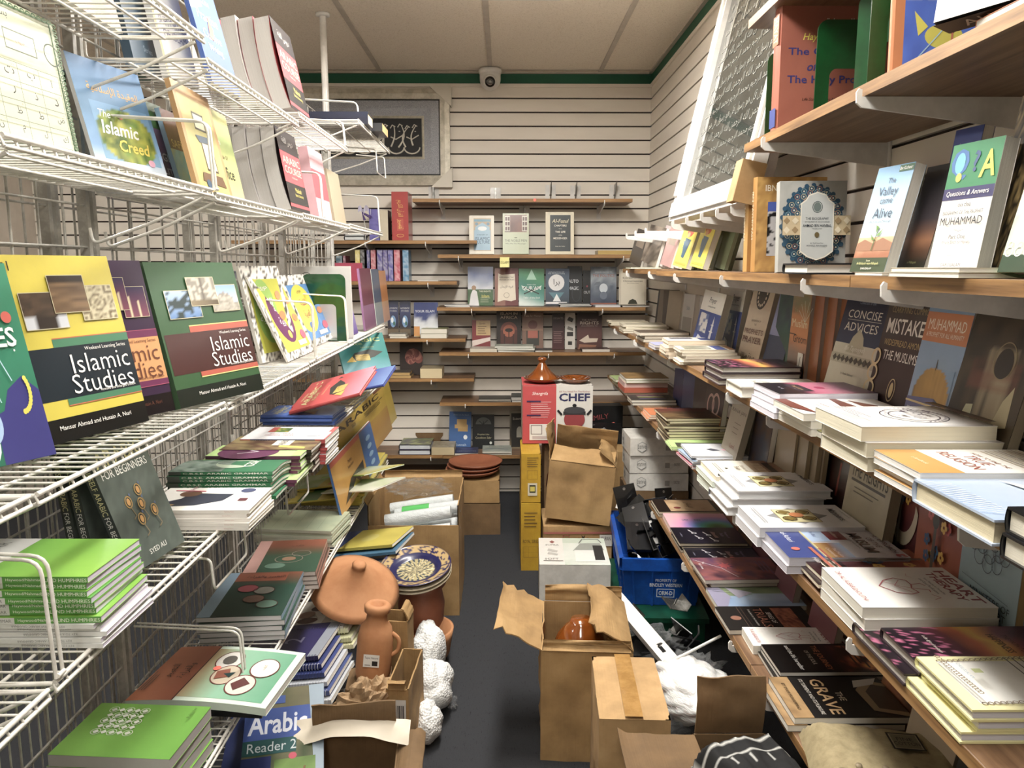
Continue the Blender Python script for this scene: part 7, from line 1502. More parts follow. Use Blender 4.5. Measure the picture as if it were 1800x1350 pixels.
def c_quran(): return [('g', 0, 0, 1, 1, lambda u, v: grad([(0, 'd8e4e0'), (.25, '5a9a90'), (.5, '2a7a6a'), (.8, '3a8a5a'), (1, '2c6a3a')])(v + .25 * (u - .5)), 8, 12), ('p', [(.5, .98), (.3, .7), (.7, .7)], '9ac8b0'), ('p', [(.1, .55), (.5, .42), (.9, .55), (.88, .5), (.5, .36), (.12, .5)], 'c8d8d0'), ('l', [(.2, .5), (.8, .32)], .04, '2a2420'), ('l', [(.8, .5), (.2, .32)], .04, '2a2420'), ('t', "QUR'AN", .5, .47, .12, 'e8ecea', .74, dict(fit=1)), ('t', 'Virtues of the', .5, .57, .03, 'e0e8e4', .6), ('t', 'Tafsir of the Soul', .5, .22, .045, 'eef2f0', .8)]
def c_hour(): return [('g', 0, 0, 1, 1, pic_v([(0, '2a3440'), (.5, '3a5468'), (1, '2a3c58')]), 3, 5), ('e', .45, .62, .34, .22, 'd8d8d8'), ('p', [(.12, .36), (.78, .36), (.46, .1)], '4a7a88'), ('p', [(.3, .12), (.64, .12), (.46, .32)], 'e0e4e4'), ('t', '\u0628\u0631\u0627', .46, .62, .2, '22262a', .36), ('t', 'EXPLANATION OF', .45, .9, .035, 'b8c4cc', .8), ('t', 'THE FOUNDATIONS', .45, .86, .035, 'b8c4cc', .8), ('r', .0, .05, .9, .1, 'e8e8e8')]
def c_auto(): return [('r', 0, 0, 1, 1, '23272a'), ('t', 'AUTO', .4, .62, .09, 'c8ccd0', .7, dict(b=.02)), ('t', 'MAGIC', .42, .44, .09, 'c8ccd0', .7, dict(b=.02)), ('o', .6, .3, .3, .2, .02, '4a5058')]
def c_bull(): return [('g', 0, 0, 1, 1, pic_v([(0, '3a4458'), (.4, '5a6474'), (.7, '9aa4ac'), (1, '3a4048')], 2, .3), 6, 8), ('e', .5, .45, .16, .12, 'c4ccd4'), ('p', [(.1, .52), (.4, .55), (.36, .62), (.2, .6)], '6a7480'), ('p', [(.9, .52), (.6, .55), (.7, .68), (.66, .6)], '7a848e'), ('e', .5, .26, .14, .1, '6a7484'), ('t', 'DISEASES RELATED TO', .5, .86, .03, 'c8d0d8', .8), ('t', 'THE POLITICS', .5, .77, .07, '9a5a4a', .84, dict(fit=1)), ('r', .0, .02, 1, .07, '9a5a44')]
def c_extra(): return [('r', 0, 0, 1, 1, 'd4ccb8'), ('f', .04, .03, .96, .97, .01, '8a7a60'), ('e', .5, .95, .08, .03, '2a241c'), ('t', 'Extraordinary', .5, .76, .055, '3a3026', .74, dict(fit=1)), ('t', 'Occurrences', .5, .68, .055, '3a3026', .72, dict(fit=1)), ('t', 'from the lives of them', .5, .62, .025, '4a4036', .6), ('p', [(.32, .05), (.68, .05), (.62, .15), (.5, .19), (.38, .15)], '3a3a2a')]
S3 = B3
bs(823, 867, S3, .222, .02, 5, 'paperback with a white robed figure under blue clouds, leftmost of the back row', layers=c_speech(), cover='3a4a68', inset=.12, mat='gloss')
bs(870, 911, S3, .215, .018, 5, 'brown paperback with parchment scroll, second of the back row', layers=c_parch(), cover='8a5a4a', inset=.12)
bs(912, 956, S3, .212, .018, 5, 'green paperback with a book stand, third of the back row', layers=c_quran(), cover='3a8a70', inset=.13)
bs(959, 1000, S3, .212, .02, 6, 'slate blue hourglass paperback, fourth of the back row', layers=c_hour(), cover='33485c', inset=.13)
bs(997, 1022, S3, .225, .02, 4, 'dark magic paperback, fifth of the back row, partly behind the hourglass one', layers=c_auto(), cover='23272a', inset=.085)
bs(1022, 1036, S3, .2, .018, 4, 'narrow black paperback with a red mark, sixth of the back row', layers=[('r', 0, 0, 1, 1, '1c1e20'), ('e', .5, .55, .1, .03, '8a2a3a'), ('t', 'OUT', .5, .38, .08, 'c8c8c8', .8)], cover='1c1e20', inset=.09)
bs(1037, 1082, S3, .222, .02, 5, 'grey paperback with an ice horned bull, seventh of the back row', layers=c_bull(), cover='4a5460', inset=.12, mat='gloss')
bs(1087, 1134, S3, .208, .014, 5, 'cream occurrences paperback with a dark arch, rightmost of the back row', layers=c_extra(), cover='d4ccb8', inset=.13)
bf(783, 826, S3, 2, .1, .006, 'white magazine', 'on the back shelf at the feet of the robed figure paperback', seed=2, cover='b8b8b8', pages='d8d8d4', jit=.006, rj=4)
bf(986, 1040, S3, 3, .11, .006, 'dark fanned magazine', 'on the back shelf before the hourglass paperback', seed=3, cover='3a3a3a', pages='c8c8c4', jit=.01, rj=8)
bf(1046, 1090, S3, 1, .11, .01, 'white magazine with curling pages', 'on the back shelf before the ice bull paperback', seed=4, cover='c8ccd4', pages='d8d8d8')
bf(1092, 1140, S3, 1, .11, .008, 'black edged booklet', 'on the back shelf before the cream occurrences paperback', seed=5, cover='2a2826', pages='c8c4bc')
# row on the shelf below
S4 = B4
def c_quote(): return [('r', 0, 0, 1, 1, '7a1c24'), ('r', .22, .48, 1, .98, 'b89a68'), ('t', 'Quran', .55, .88, .07, '4a2c1c', .5), ('p', [(.0, .1), (1, .3), (1, .42), (0, .3)], 'd8c8c0')] + lines(4, .3, .55, .78, .8, '5a3a24', .02)
def c_africa(): return [('r', 0, 0, 1, 1, '1e1210'), ('t', 'ISLAM IN', .5, .93, .065, 'c8b49a', .7, dict(fit=1)), ('t', 'AFRICA', .5, .83, .075, 'c8b49a', .7, dict(fit=1)), ('e', .5, .5, .34, .22, '6a2a1c'), ('r', .16, .06, .84, .5, '4a1c14'), ('e', .5, .48, .24, .16, '9a4a28'), ('e', .5, .5, .16, .05, '1e0e0a'), ('l', [(.5, .3), (.5, .48)], .04, '1e0e0a'), ('r', .3, .1, .34, .4, '2a1410'), ('r', .66, .1, .7, .4, '2a1410')]
def c_tales(): return [('r', 0, 0, 1, 1, '7a5a4a'), ('t', 'Tales for Women', .5, .9, .05, 'd8c0a8', .8), ('e', .5, .66, .22, .12, '5a2a24'), ('r', .2, .1, .8, .5, '3a3a34'), ('r', .26, .3, .74, .52, 'a0503c'), ('r', 0, .5, 1, .55, '8a6a54')]
def c_right2(): return [('g', 0, 0, 1, 1, pic_v([(0, '4a2a24'), (.4, '5a3430'), (1, '1c1214')], 2, .2), 4, 6), ('t', 'THE INNATE', .5, .8, .05, '9a8a80', .7), ('t', 'RIGHTS', .5, .72, .08, 'c8b8a8', .74, dict(fit=1, b=.01)), ('t', 'ACCORDING TO', .5, .64, .04, '9a8a80', .7), ('p', [(.1, .24), (.45, .4), (.5, .3), (.85, .3), (.8, .2), (.3, .18)], 'c8b8a4'), ('p', [(.05, .0), (.7, .02), (.8, .12), (.1, .14)], '8a5a3c')]
bs(830, 862, S4, .17, .02, 5, 'dark red paperback with a tan quotation panel, leftmost of the lower back row', layers=c_quote(), cover='7a1c24', inset=.12, mat='gloss')
bs(873, 916, S4, .222, .022, 5, 'black and russet Africa paperback with an acacia tree', layers=c_africa(), cover='1e1210', inset=.12)
bs(918, 955, S4, .215, .018, 5, 'brown paperback with stacked red and grey panels beside the Africa one', layers=c_tales(), cover='7a5a4a', inset=.11)
bs(971, 992, S4, .205, .018, 4, 'maroon black paperback with small print, left of the white spined one', layers=[('g', 0, 0, 1, 1, pic_v([(0, '4a2024'), (1, '1e1416')]), 2, 5)] + lines(7, .1, .2, .5, .9, '8a6a68', .012) + [('t', 'RIGHTS', .5, .88, .06, '9a8a84', .8)], cover='2a1a1c', inset=.12)
bs(993, 1011, S4, .21, .016, 4, 'white back cover with four black pictures standing in the lower back row', layers=[('r', 0, 0, 1, 1, 'c4c0b8'), ('p', [(.2, .8), (.7, .74), (.85, .84), (.4, .9)], '26241e'), ('p', [(.2, .55), (.8, .5), (.8, .58), (.3, .64)], '6a6862'), ('r', .2, .36, .8, .48, '2a2826'), ('r', .3, .12, .7, .22, '2a2826')], cover='b8b4ac', inset=.11)
bs(1014, 1058, S4, .212, .02, 5, 'dark brown rights paperback with an open book, right end of the lower back row', layers=c_right2(), cover='2a1a18', inset=.12)
bf(825, 873, S4, 1, .12, .02, 'cream paperback', 'lying before the dark red paperback on the lower back shelf', seed=2, cover='b8b0a0', pages='d8d2c2', top=[('r', 0, 0, 1, 1, 'b0a898')])
bf(874, 942, S4, 3, .12, .011, 'green and white pamphlet', 'before the Africa paperback on the lower back shelf', seed=3, cover='a8b0a0', pages='d4d4cc', jit=.012, rj=6, top=[('g', 0, 0, 1, 1, pic_noise(['5a6a5a', 'b8c0b0', '3a4a3a']), 6, 5)])
bf(938, 972, S4, 1, .12, .01, 'black photo booklet', 'beside the green pamphlets on the lower back shelf', seed=4, cover='2a2826', pages='c8c4bc')
bf(1023, 1072, S4, 1, .11, .016, 'black and red photo paperback', 'before the rights paperback on the lower back shelf', seed=5, cover='241c1a', pages='d8d0c4', top=[('g', 0, 0, 1, 1, pic_noise(['1c1614', '4a2a24', '2a1e1c']), 6, 5)])
bf(841, 898, B5, 2, .14, .008, 'black flat paperback', 'left one on the bare shelf above the blue paperback', seed=6, cover='1c1e1e', pages='b8b4a8', jit=.004)
bf(900, 925, B5, 3, .15, .009, 'dark teal flat paperback', 'beside the cookware carton', seed=7, cover='1c2a30', pages='c8c4bc', jit=.004, front=.247, top=[('r', 0, 0, 1, 1, '1c2a30')])
# ---- left-hand shelves
rc2 = lambda px, z, w, h, t, lean, label, yaw=0, inset=.2, **kw: bs(px, px + 10, z, h, t, lean, label, inset=inset, **kw)
def upright(px0, px1, z, h, d, label, cover, spine_l=(), hard=True, inset=.02, **kw):
    """spine outwards on a back wall shelf between two bearings"""
    D = WB - inset - d
    A, B = at(px0, 600, D=D), at(px1, 600, D=D); t = B.x - A.x
    # spine faces -y: U = +y (spine -> fore-edge), N = +x
    U = V3((0, 1, 0)); V = V3((0, 0, 1)); N = U.cross(V)
    return book(label, d, h, t, frame3(U, V, N, V3((A.x, D, z + .0006))), cover=cover, spine=cover, hard=hard, slayers=spine_l, **kw)
upright(694, 722, L1, .262, .19, 'tall red hardback with gold spine lettering on the top left back shelf', 'a8201c', [('r', 0, 0, 1, 1, 'a8201c'), ('t', '\u0627\u0644\u0642\u0631\u0622\u0646 \u0627\u0644\u0643\u0631\u064a\u0645', .34, .5, .5, 'd8a848', .34), ('r', .55, .3, .8, .7, 'b8402c'), ('t', '\u062a\u0641\u0633\u064a\u0631', .67, .5, .4, 'e0b858', .2), ('o', .9, .5, .035, .22, .008, 'd8a848')], mat='gloss', inset=.03)
D0 = WB - .2
book('thick book with cream page edges between the red hardback and the purple foil book', .13, .165, .045, frame3(V3((0, 1, 0)), V3((0, 0, 1)), V3((1, 0, 0)), V3((at(673, 600, D=D0).x, D0, L1 + .0006))), cover='2a1c1c', spine='c8bda4', pages='d8ceb4')
m_ = 0
upright(655, 672, L1, .17, .12, 'blue violet foil covered book on the top left back shelf', '4a4494', mat='gloss', inset=.08, spine_l=[('g', 0, 0, 1, 1, pic_noise(['3a3484', '6a64b4', '4a4494'], 14, 6), 16, 4)])
bf(612, 646, L1, 2, .12, .022, 'dark bound white paged book', 'at the left end of the top left back shelf', seed=3, cover='24282c', pages='d8dcdc', hard=True)
r = thing('prayer_bead_pack', 'violet bead tube in clear ribbon leaning on the foil book, top left back shelf', 'bead pack', loc=(at(648, 600, D=WB - .2).x, WB - .215, L1))
m = MB(); m.tube([(0, 0, .11), (-.012, .0, .15), (.035, .0, .125)], .008, 10, hx('4a2a7a')); m.build('bead_tube', r, ('gloss',))
m = MB(); m.tube([(.0, .0, .002), (.004, 0, .06), (-.004, 0, .11)], .0022, 6, hx('d8d8d0')); m.grid(lambda u, v: (-.035 + .07 * u, .012 * math.sin(u * 9), .15 + .03 * v + .012 * math.sin(u * 12)), 12, 3, hx('c8c4dc')); m.build('ribbon', r, ('matte',))
FO = [(596, 606, '3a5a6a', 'teal'), (608, 612, '7a2040', 'wine'), (629, 637, 'c8b42c', 'yellow'), (638, 645, '14141a', 'black'), (646, 654, '3f3a80', 'violet'), (656, 664, 'a83048', 'crimson'), (667, 676, '463c8c', 'indigo'), (677, 685, '4a3a88', 'dark violet'), (686, 694, '4c469a', 'blue violet'), (696, 706, 'b82c4c', 'rose red'), (711, 721, '3a80a8', 'sky blue')]
for k, (a, b, c, n_) in enumerate(FO):
    upright(a, b, L2, .172 if k > 1 else .14, .13, '%s foil wrapped volume on the second left back shelf' % n_, c, [('g', 0, 0, 1, 1, pic_noise([c, mix(hx(c), (1, 1, 1), .35), c, c], 16, 4, k), 18, 3)], mat='gloss', inset=.05, group='foil wrapped volumes')
bf(735, 771, L2, 1, .09, .004, 'loose white leaflet', 'on the second left back shelf right of the sky blue volume', seed=2, cover='d8d8d4')
book('crimson hardback lying on its long edge on the second left back shelf', .1, .165, .03, frame3(V3((0, 0, 1)), V3((1, 0, 0)), V3((0, 1, 0)), V3((at(592, 600, D=WB - .17).x, WB - .17, L2 + .0006))), cover='b02c50', spine='b02c50', mat='gloss', hard=True)
def c_globe(): return [('g', 0, 0, 1, 1, pic_v([(0, '5a4a34'), (.22, '4a3c2c'), (.3, '20243a'), (.7, '3a4068'), (1, '2a2a34')], 2, .1), 4, 10), ('e', .5, .42, .26, .17, '6a94c0'), ('e', .42, .46, .12, .08, 'dfe6ea'), ('e', .6, .36, .1, .06, '3a6a5a'), ('t', 'AUTHENTIC', .5, .8, .05, 'c8c8c8', .84), ('t', 'STORIES', .5, .72, .05, 'b8b8b8', .7), ('r', 0, .08, 1, .2, '6a5a44')]
bs(682, 701, L3, .2, .02, 5, 'globe in night sky paperback, left one of the pair on the third left back shelf', layers=c_globe(), cover='2a2c40', inset=.12)
bs(703, 722, L3, .2, .02, 5, 'globe in night sky paperback, right one of the pair on the third left back shelf', layers=c_globe(), cover='2a2c40', inset=.12)
bs(728, 770, L3, .195, .02, 6, 'blue paperback in glaring clear wrap on the third left back shelf', layers=[('g', 0, 0, 1, 1, pic_v([(0, 'c8a858'), (.15, 'd8dce0'), (.45, 'c8ccd4'), (.62, '2a3c78'), (1, '24346c')], 4, .3), 8, 10), ('t', 'YOUR ISLAM', .45, .74, .07, 'dce0e8', .8), ('r', .0, .02, .24, .3, 'c8883a')], cover='26366c', inset=.16, mat='gloss')  # pale lower band is the wrap's glare put into the cover colour
bf(684, 714, L3, 2, .1, .012, 'grey cover white paged booklet', 'before the globe paperbacks on the third left back shelf', seed=2, cover='8a8478', pages='d8d4c8')
bf(740, 786, L3, 2, .12, .026, 'olive topped thick white paged book', 'at the right end of the third left back shelf', seed=3, cover='8a8a5a', pages='e0dccf', jit=.004)
def c_shell():
    L = [('r', 0, 0, 1, 1, '2c201c')]
    for i in range(26):
        a = i * .42; q = .3 * math.exp(-i * .075)
        L += [('e', .52 + q * math.cos(a), .5 + q * .8 * math.sin(a), .19 * math.exp(-i * .06), .15 * math.exp(-i * .06), ['7a3a30', '9a5a4a', '6a2c28'][i % 3])]
    return L
bs(702, 742, L4, .19, .03, 5, 'dark book with a red spiral seashell on the fourth left back shelf', layers=c_shell(), cover='2c201c', inset=.12)
bf(683, 720, L4, 2, .12, .016, 'tan paged book', 'before the seashell book on the fourth left back shelf', seed=2, cover='4a4238', pages='b89a68')
bf(727, 777, L4, 1, .15, .055, 'very thick cream paged book with lifting cover', 'on the fourth left back shelf', seed=3, cover='9a8a6a', pages='d8c8a4')
# low shelves
S5 = L5
m = MB()
pts = [(-.075, 0), (.075, 0), (.075, .012), (.065, .05), (.082, .075), (.082, .09), (-.082, .09), (-.082, .075), (-.065, .05), (-.075, .012)]
m.prism(pts, -.0015, .0015, X=Matrix(((1, 0, 0, 0), (0, 0, 1, 0), (0, 1, 0, 0), (0, 0, 0, 1))))
tag(m.build('brown_bookend', None, ('card3',), loc=(at(752, 600, D=WB - .06).x, WB - .06, S5 + .0)), 'brown notched card plate standing at the back of the low left shelf', 'card plate')
bf(698, 754, S5, 2, .17, .03, 'purple and green topped hardback', 'on the low left back shelf', seed=3, cover='2c2440', pages='d8dce0', hard=True, jit=.004, top=[('g', 0, 0, 1, 1, pic_noise(['2c2440', '8a9a5a', '3a3458', 'a8b06a', '4a3a60']), 8, 6)])
bf(756, 797, S5, 1, .16, .045, 'cream sketch cover paperback', 'beside the purple topped hardbacks on the low shelf', seed=4, cover='b8a888', pages='d4c4a0', top=[('g', 0, 0, 1, 1, pic_noise(['c8b898', '8a8068', 'd0c4a8']), 10, 8)])
bf(793, 838, S5 - .002, 1, .15, .012, 'navy paperback with pale lettering', 'on the low middle shelf before the blue one', seed=5, cover='20204a', pages='d8d0c4', top=[('r', 0, 0, 1, 1, '22224a'), ('t', 'CERTAINTIES', .5, .35, .12, 'b8b8d0', .84, dict(fit=1)), ('e', .5, .7, .3, .14, '3a3a70')])
bf(847, 899, S5 - .002, 2, .15, .011, 'grey green horse sketch paperback', 'on the low middle shelf', seed=6, cover='a8aca0', pages='d4d0c4', top=[('g', 0, 0, 1, 1, pic_noise(['b0b4a8', '8a9088', 'c0c4b8']), 6, 5), ('t', 'Manners', .5, .75, .12, '5a6058', .8), ('l', [(.1, .4), (.5, .5), (.9, .3)], .04, '4a5a6a')])
def c_blu(): return [('r', 0, 0, 1, 1, '1f5a9c'), ('r', .35, .66, .8, .8, 'c8a05a'), ('r', .25, .56, .85, .66, 'c8a05a'), ('r', .4, .48, .85, .56, 'b8924c'), ('t', 'Notes on the book', .55, .92, .04, 'a8c8e0', .7), ('e', .75, .33, .09, .06, 'e0e4e4'), ('t', 'Sunnah', .55, .13, .07, 'c0d4e4', .6), ('e', .1, .09, .05, .04, 'd8e4ec')]
def c_tree(): return [('r', 0, 0, 1, 1, '14181a'), ('e', .5, .72, .36, .2, '5a605c'), ('r', .14, .5, .86, .72, '14181a'), ('l', [(.5, .56), (.5, .8)], .04, '14181a'), ('l', [(.5, .7), (.3, .82)], .03, '14181a'), ('l', [(.5, .72), (.7, .84)], .03, '14181a'), ('t', 'Prophet Like', .5, .42, .06, 'b8b088', .74), ('t', 'Condition Sabr', .5, .33, .06, 'b8b088', .74), ('e', .84, .18, .06, .04, 'c8ccc4')]
def c_ghost(): return [('g', 0, 0, 1, 1, pic_v([(0, '8a7a5a'), (.3, '2c2620'), (.6, '4a4438'), (1, 'a8a08c')]), 4, 6), ('r', .1, .04, 1, .94, '2a2824'), ('t', 'Essential', .55, .8, .07, 'b8b0a0', .7), ('e', .6, .46, .18, .13, '8a8678'), ('r', .42, .3, .78, .46, '8a8678')]
bs(784, 824, S5 - .002, .225, .02, 10, 'bright blue paperback with tan label blocks leaning on the low middle shelf', layers=c_blu(), cover='1f5a9c', inset=.13, yaw=-6)
bs(829, 868, S5 - .002, .205, .018, 7, 'black paperback with a pale bare tree disc on the low middle shelf', layers=c_tree(), cover='14181a', inset=.12)
bs(896, 925, S5 - .002, .225, .02, 4, 'sepia arch paperback beside the cookware carton on the low middle shelf', layers=c_ghost(), cover='8a8474', inset=.1)
# ---- large glazed calligraphy leaning on bracket arms against the right wall
def leaning(label, y0, W, Hh, x0, z0, lean, face, name='leaning_picture', bar=.05, th=.03):
    a = rad(lean); U = V3((0, -1, 0)); V = V3((math.sin(a), 0, math.cos(a))); N = U.cross(V)
    r = thing(name, label, 'framed picture', frame3(U, V, N, V3((x0, y0, z0))), group=None)
    m = MB()
    for q in ((0, 0, W, bar * 1.5), (0, Hh - bar, W, Hh), (0, bar * 1.5, bar, Hh - bar), (W - bar, bar * 1.5, W, Hh - bar)):
        m.box((q[0], q[1], -th), (q[2], q[3], .006)); m.box((q[0] + .012, q[1] + .012, .006), (q[2] - .012, q[3] - .012, .014))
    m.build('frame', r, ('white',), mods=BEV)
    m = MB(); m.box((bar, bar * 1.5, -th + .004), (W - bar, Hh - bar, -.012)); g = m.build('glazing', r, ('glass',))
    if face:
        m = MB(); art(m, W, Hh, face, Matrix.Translation((0, 0, -.0119))); m.build('script', g, ('gloss',))
    return r
rr = random.Random(3)
rows = []
wd = ['\u0627\u0644\u0644\u0647', '\u0645\u062d\u0645\u062f', '\u0631\u0633\u0648\u0644', '\u0627\u0644\u0631\u062d\u0645\u0646', '\u0627\u0644\u0631\u062d\u064a\u0645', '\u0642\u0644 \u0647\u0648']
for j in range(17):
    rows.append(('t', ' '.join(wd[(j * 5 + i * 3) % 6] for i in range(7)), .5, .13 + .048 * j, .036, '7c7d75', .78, dict(fit=1)))
for i in range(5): rows.append(('l', [(.2 + .15 * i, .62 + .05 * rr.random()), (.22 + .15 * i, .84)], .012, '8a8b82'))
leaning('tall white framed glazed calligraphy leaning over bracket arms on the right wall', 2.75, .84, .93, .585, 1.513, 12.5, rows)
leaning('white framed black panel leaning just behind the tall glazed calligraphy', 2.56, .56, .72, .652, 1.513, 11.5, (), bar=.03, th=.018)
r = thing('corner_guard', 'brown card corner guard on the near foot of the tall glazed calligraphy', 'corner guard', frame3(V3((0, -1, 0)), V3((math.sin(.218), 0, math.cos(.218))), V3((0, -1, 0)).cross(V3((math.sin(.218), 0, math.cos(.218)))), V3((.585, 1.912, 1.513))))
m = MB(); m.box((-.05, -.002, .0145), (.004, .10, .03)); m.box((.0005, -.002, -.03), (.006, .10, .03)); m.build('sleeve', r, ('card2',))
for k, y in enumerate((1.94, 2.08, 2.24, 2.42, 2.62, 3.12, 3.36, 3.6)):
    m = bracket_mb(.262)
    tag(m.build('shelf_bracket', None, ('white',), Matrix.Translation((WR - .002, y, 1.5)) @ Matrix.Rotation(PI, 4, 'Z')), 'white bracket arm on the right wall at picture height, %s from the near end' % ['first', 'second', 'third', 'fourth', 'fifth', 'sixth', 'seventh', 'last'][k], 'bracket', 'bracket arms under the leaning picture')
# ================================================================ cartons, crockery and fittings on the floor
def carton(label, loc, rz, w, d, h, m_='card', flaps=(), prints=(), tape=None, amp=.004, front=1.0, tilt=(0, 0), closed=False, seed=1, name='cardboard_box', group='cardboard boxes'):
    """flaps: (side, angle, length) - 0 near, 1 right, 2 far, 3 left; angle 0 lies shut, 90 stands up, 180 folded out"""
    mt = Matrix.Translation(V3(loc)) @ Matrix.Rotation(rad(rz), 4, 'Z') @ Matrix.Rotation(rad(tilt[0]), 4, 'X') @ Matrix.Rotation(rad(tilt[1]), 4, 'Y')
    r = thing(name, label, 'box', mt, group=group)
    m = MB(); T = .004
    def wob(x, z, k): return amp * ((nz(x * 16, z * 16, seed + k) - .5) * 2 + (nz(x * 45, z * 45, seed + k + 9) - .5) * .7)
    S = [((-w / 2, -d / 2), (1, 0), (0, -1), w), ((w / 2, -d / 2), (0, 1), (1, 0), d), ((w / 2, d / 2), (-1, 0), (0, 1), w), ((-w / 2, d / 2), (0, -1), (-1, 0), d)]
    for k, (o, a, n, L) in enumerate(S):
        H_ = h * (front if k == 0 else 1)
        def out(u, v): 
            e = wob(u * L, v * H_, k) * math.sin(PI * u) * (.35 + .65 * math.sin(PI * v)); return (o[0] + a[0] * u * L + n[0] * e, o[1] + a[1] * u * L + n[1] * e, v * H_)
        def inn(u, v):
            p = out(1 - u, v); return (p[0] - n[0] * T, p[1] - n[1] * T, p[2])
        m.grid(out, 14, 12, smooth=True); m.grid(inn, 14, 12, smooth=True)
        m.grid(lambda u, v: tuple(p_ + (q_ - p_) * v for p_, q_ in zip(out(u, 1), inn(1 - u, 1))), 14, 1)
    m.box((-w / 2 + T, -d / 2 + T, .001), (w / 2 - T, d / 2 - T, .005))
    if closed: m.grid(lambda u, v: (-w / 2 + w * u, -d / 2 + d * v, h + wob(u * w, v * d, 6) * .5 * math.sin(PI * u) * math.sin(PI * v)), 12, 12, smooth=True)
    m.build('body', r, (m_,))
    for k, ang, L in flaps:
        o, a, n, W = S[k]; H_ = h * (front if k == 0 else 1); al = rad(ang)
        dirx, dz = -math.cos(al), math.sin(al)
        m = MB(); s0 = random.Random(seed + k)
        def fp(u, v, off):
            q = L * v; c = .012 * math.sin(PI * v) * s0_ + wob(u * W, v, k + 20) * v
            x = o[0] + a[0] * (.006 + u * (W - .012)) + n[0] * (dirx * q + dz * (c + off)); y = o[1] + a[1] * (.006 + u * (W - .012)) + n[1] * (dirx * q + dz * (c + off))
            return (x, y, H_ + .001 + dz * q - dirx * (c + off) * 1)
        s0_ = s0.uniform(-1, 1)
        m.grid(lambda u, v: fp(u, v, 0), 10, 8, smooth=True); m.grid(lambda u, v: fp(1 - u, v, .0035), 10, 8, smooth=True)
        m.grid(lambda u, v: fp(u, 1, .0035 * (1 - v)), 10, 1); m.grid(lambda u, v: fp(0, u, .0035 * v), 8, 1); m.grid(lambda u, v: fp(1, 1 - u, .0035 * v), 8, 1)
        m.build('flap', r, (m_,))
    if tape:
        m = MB()
        for (x0, y0, x1, y1) in tape: m.box((x0, y0, h + .0012 + amp), (x1, y1, h + .0018 + amp))
        m.build('tape', r, ('tape',))
    for k, L_ in prints:
        o, a, n, W = S[k] if k < 4 else (None, None, None, w); m = MB()
        X = Matrix(((a[0], 0, n[0], o[0] + n[0] * (amp + .001)), (a[1], 0, n[1], o[1] + n[1] * (amp + .001)), (0, 1, 0, 0), (0, 0, 0, 1))) if k < 4 else Matrix.Translation((-w / 2, -d / 2, h + .001))
        art(m, W, h if k < 4 else d, L_, X); m.build('printing', r, ('matte',))
    return r
def pot(label, loc, prof, m_='terra', name='terracotta_pot', cat='pot', tilt=None, extra=(), group=None, n=44):
    mt = Matrix.Translation(V3(loc))
    if tilt: mt = mt @ Matrix.Rotation(rad(tilt[2] if len(tilt) > 2 else 0), 4, 'Z') @ Matrix.Rotation(rad(tilt[0]), 4, 'X') @ Matrix.Rotation(rad(tilt[1]), 4, 'Y')
    r = thing(name, label, cat, mt, group=group)
    m = MB(); m.lathe(prof, n); m.build('body', r, (m_,))
    for nm, pr, mm in extra:
        m = MB(); m.lathe(pr, n); m.build(nm, r, (mm,))
    return r
def crumple(name, label, cat, loc, sx, sy, sz, m_, seed=1, amp=.35, rz=0, group=None, f=3.2, nu=40, nv=26, part=None, smooth=False):
    """heap of film, bag or paper: a lump with sharp folds"""
    r = thing(name, label, cat, loc=loc, rz=rad(rz), group=group)
    m = MB()
    def p(u, v):
        a, b = 2 * PI * u, PI * (v - .5)
        x, y, z = math.cos(b) * math.cos(a), math.cos(b) * math.sin(a), math.sin(b)
        q = abs(nz(x * f + 5, y * f + z * f, seed) - .5) * 2 + .5 * abs(nz(x * f * 2.4, z * f * 2.4 + y * 3, seed + 4) - .5) * 2 + .22 * abs(nz(x * f * 6, z * f * 6 + y * 9, seed + 8) - .5) * 2
        k = 1 - amp + amp * q
        return (x * k * sx, y * k * sy, max(.0, (z * k * .5 + .5)) * sz)
    m.grid(p, nu, nv, smooth=smooth); m.build(part or 'folds', r, (m_,))
    return r
# ---- right side, from the back
y1_ = [('r', 0, 0, 1, 1, 'b8942c')]
yp = [('t', 'ROYAL SERIES', .5, .44, .05, '5a4018', .8), ('f', .12, .2, .88, .36, .012, '6a4c1c'), ('l', [(.12, .28), (.88, .28)], .006, '6a4c1c'), ('l', [(.4, .2), (.4, .36)], .006, '6a4c1c')] + lines(5, .16, .66, .86, .86, '5a4018', .012)
yp2 = [('f', .3, .48, .85, .66, .012, '6a4c1c'), ('l', [(.3, .57), (.85, .57)], .006, '6a4c1c'), ('l', [(.55, .48), (.55, .66)], .006, '6a4c1c'), ('r', .34, .14, .82, .4, 'c8c0a8'), ('r', .42, .2, .74, .36, '2a2a14'), ('r', .46, .23, .7, .33, 'c8b83a')] + lines(5, .3, .74, .92, .9, '5a4018', .012)
carton('tall yellow printed carton standing on the carpet behind the brown cartons', (.119, 3.46, 0), 0, .088, .3, .315, mat('yellow_carton', rough=.6, fn=card('a5802a', 'b8942f', 'c4a13a')), closed=True, prints=[(0, yp)], amp=.0015, name='yellow_carton')
carton('shorter yellow printed carton under the red cookware box', (.119, 3.46, .318), 0, .086, .29, .222, mat('yellow_carton'), closed=True, prints=[(0, yp2)], amp=.0015, name='yellow_carton', seed=3)
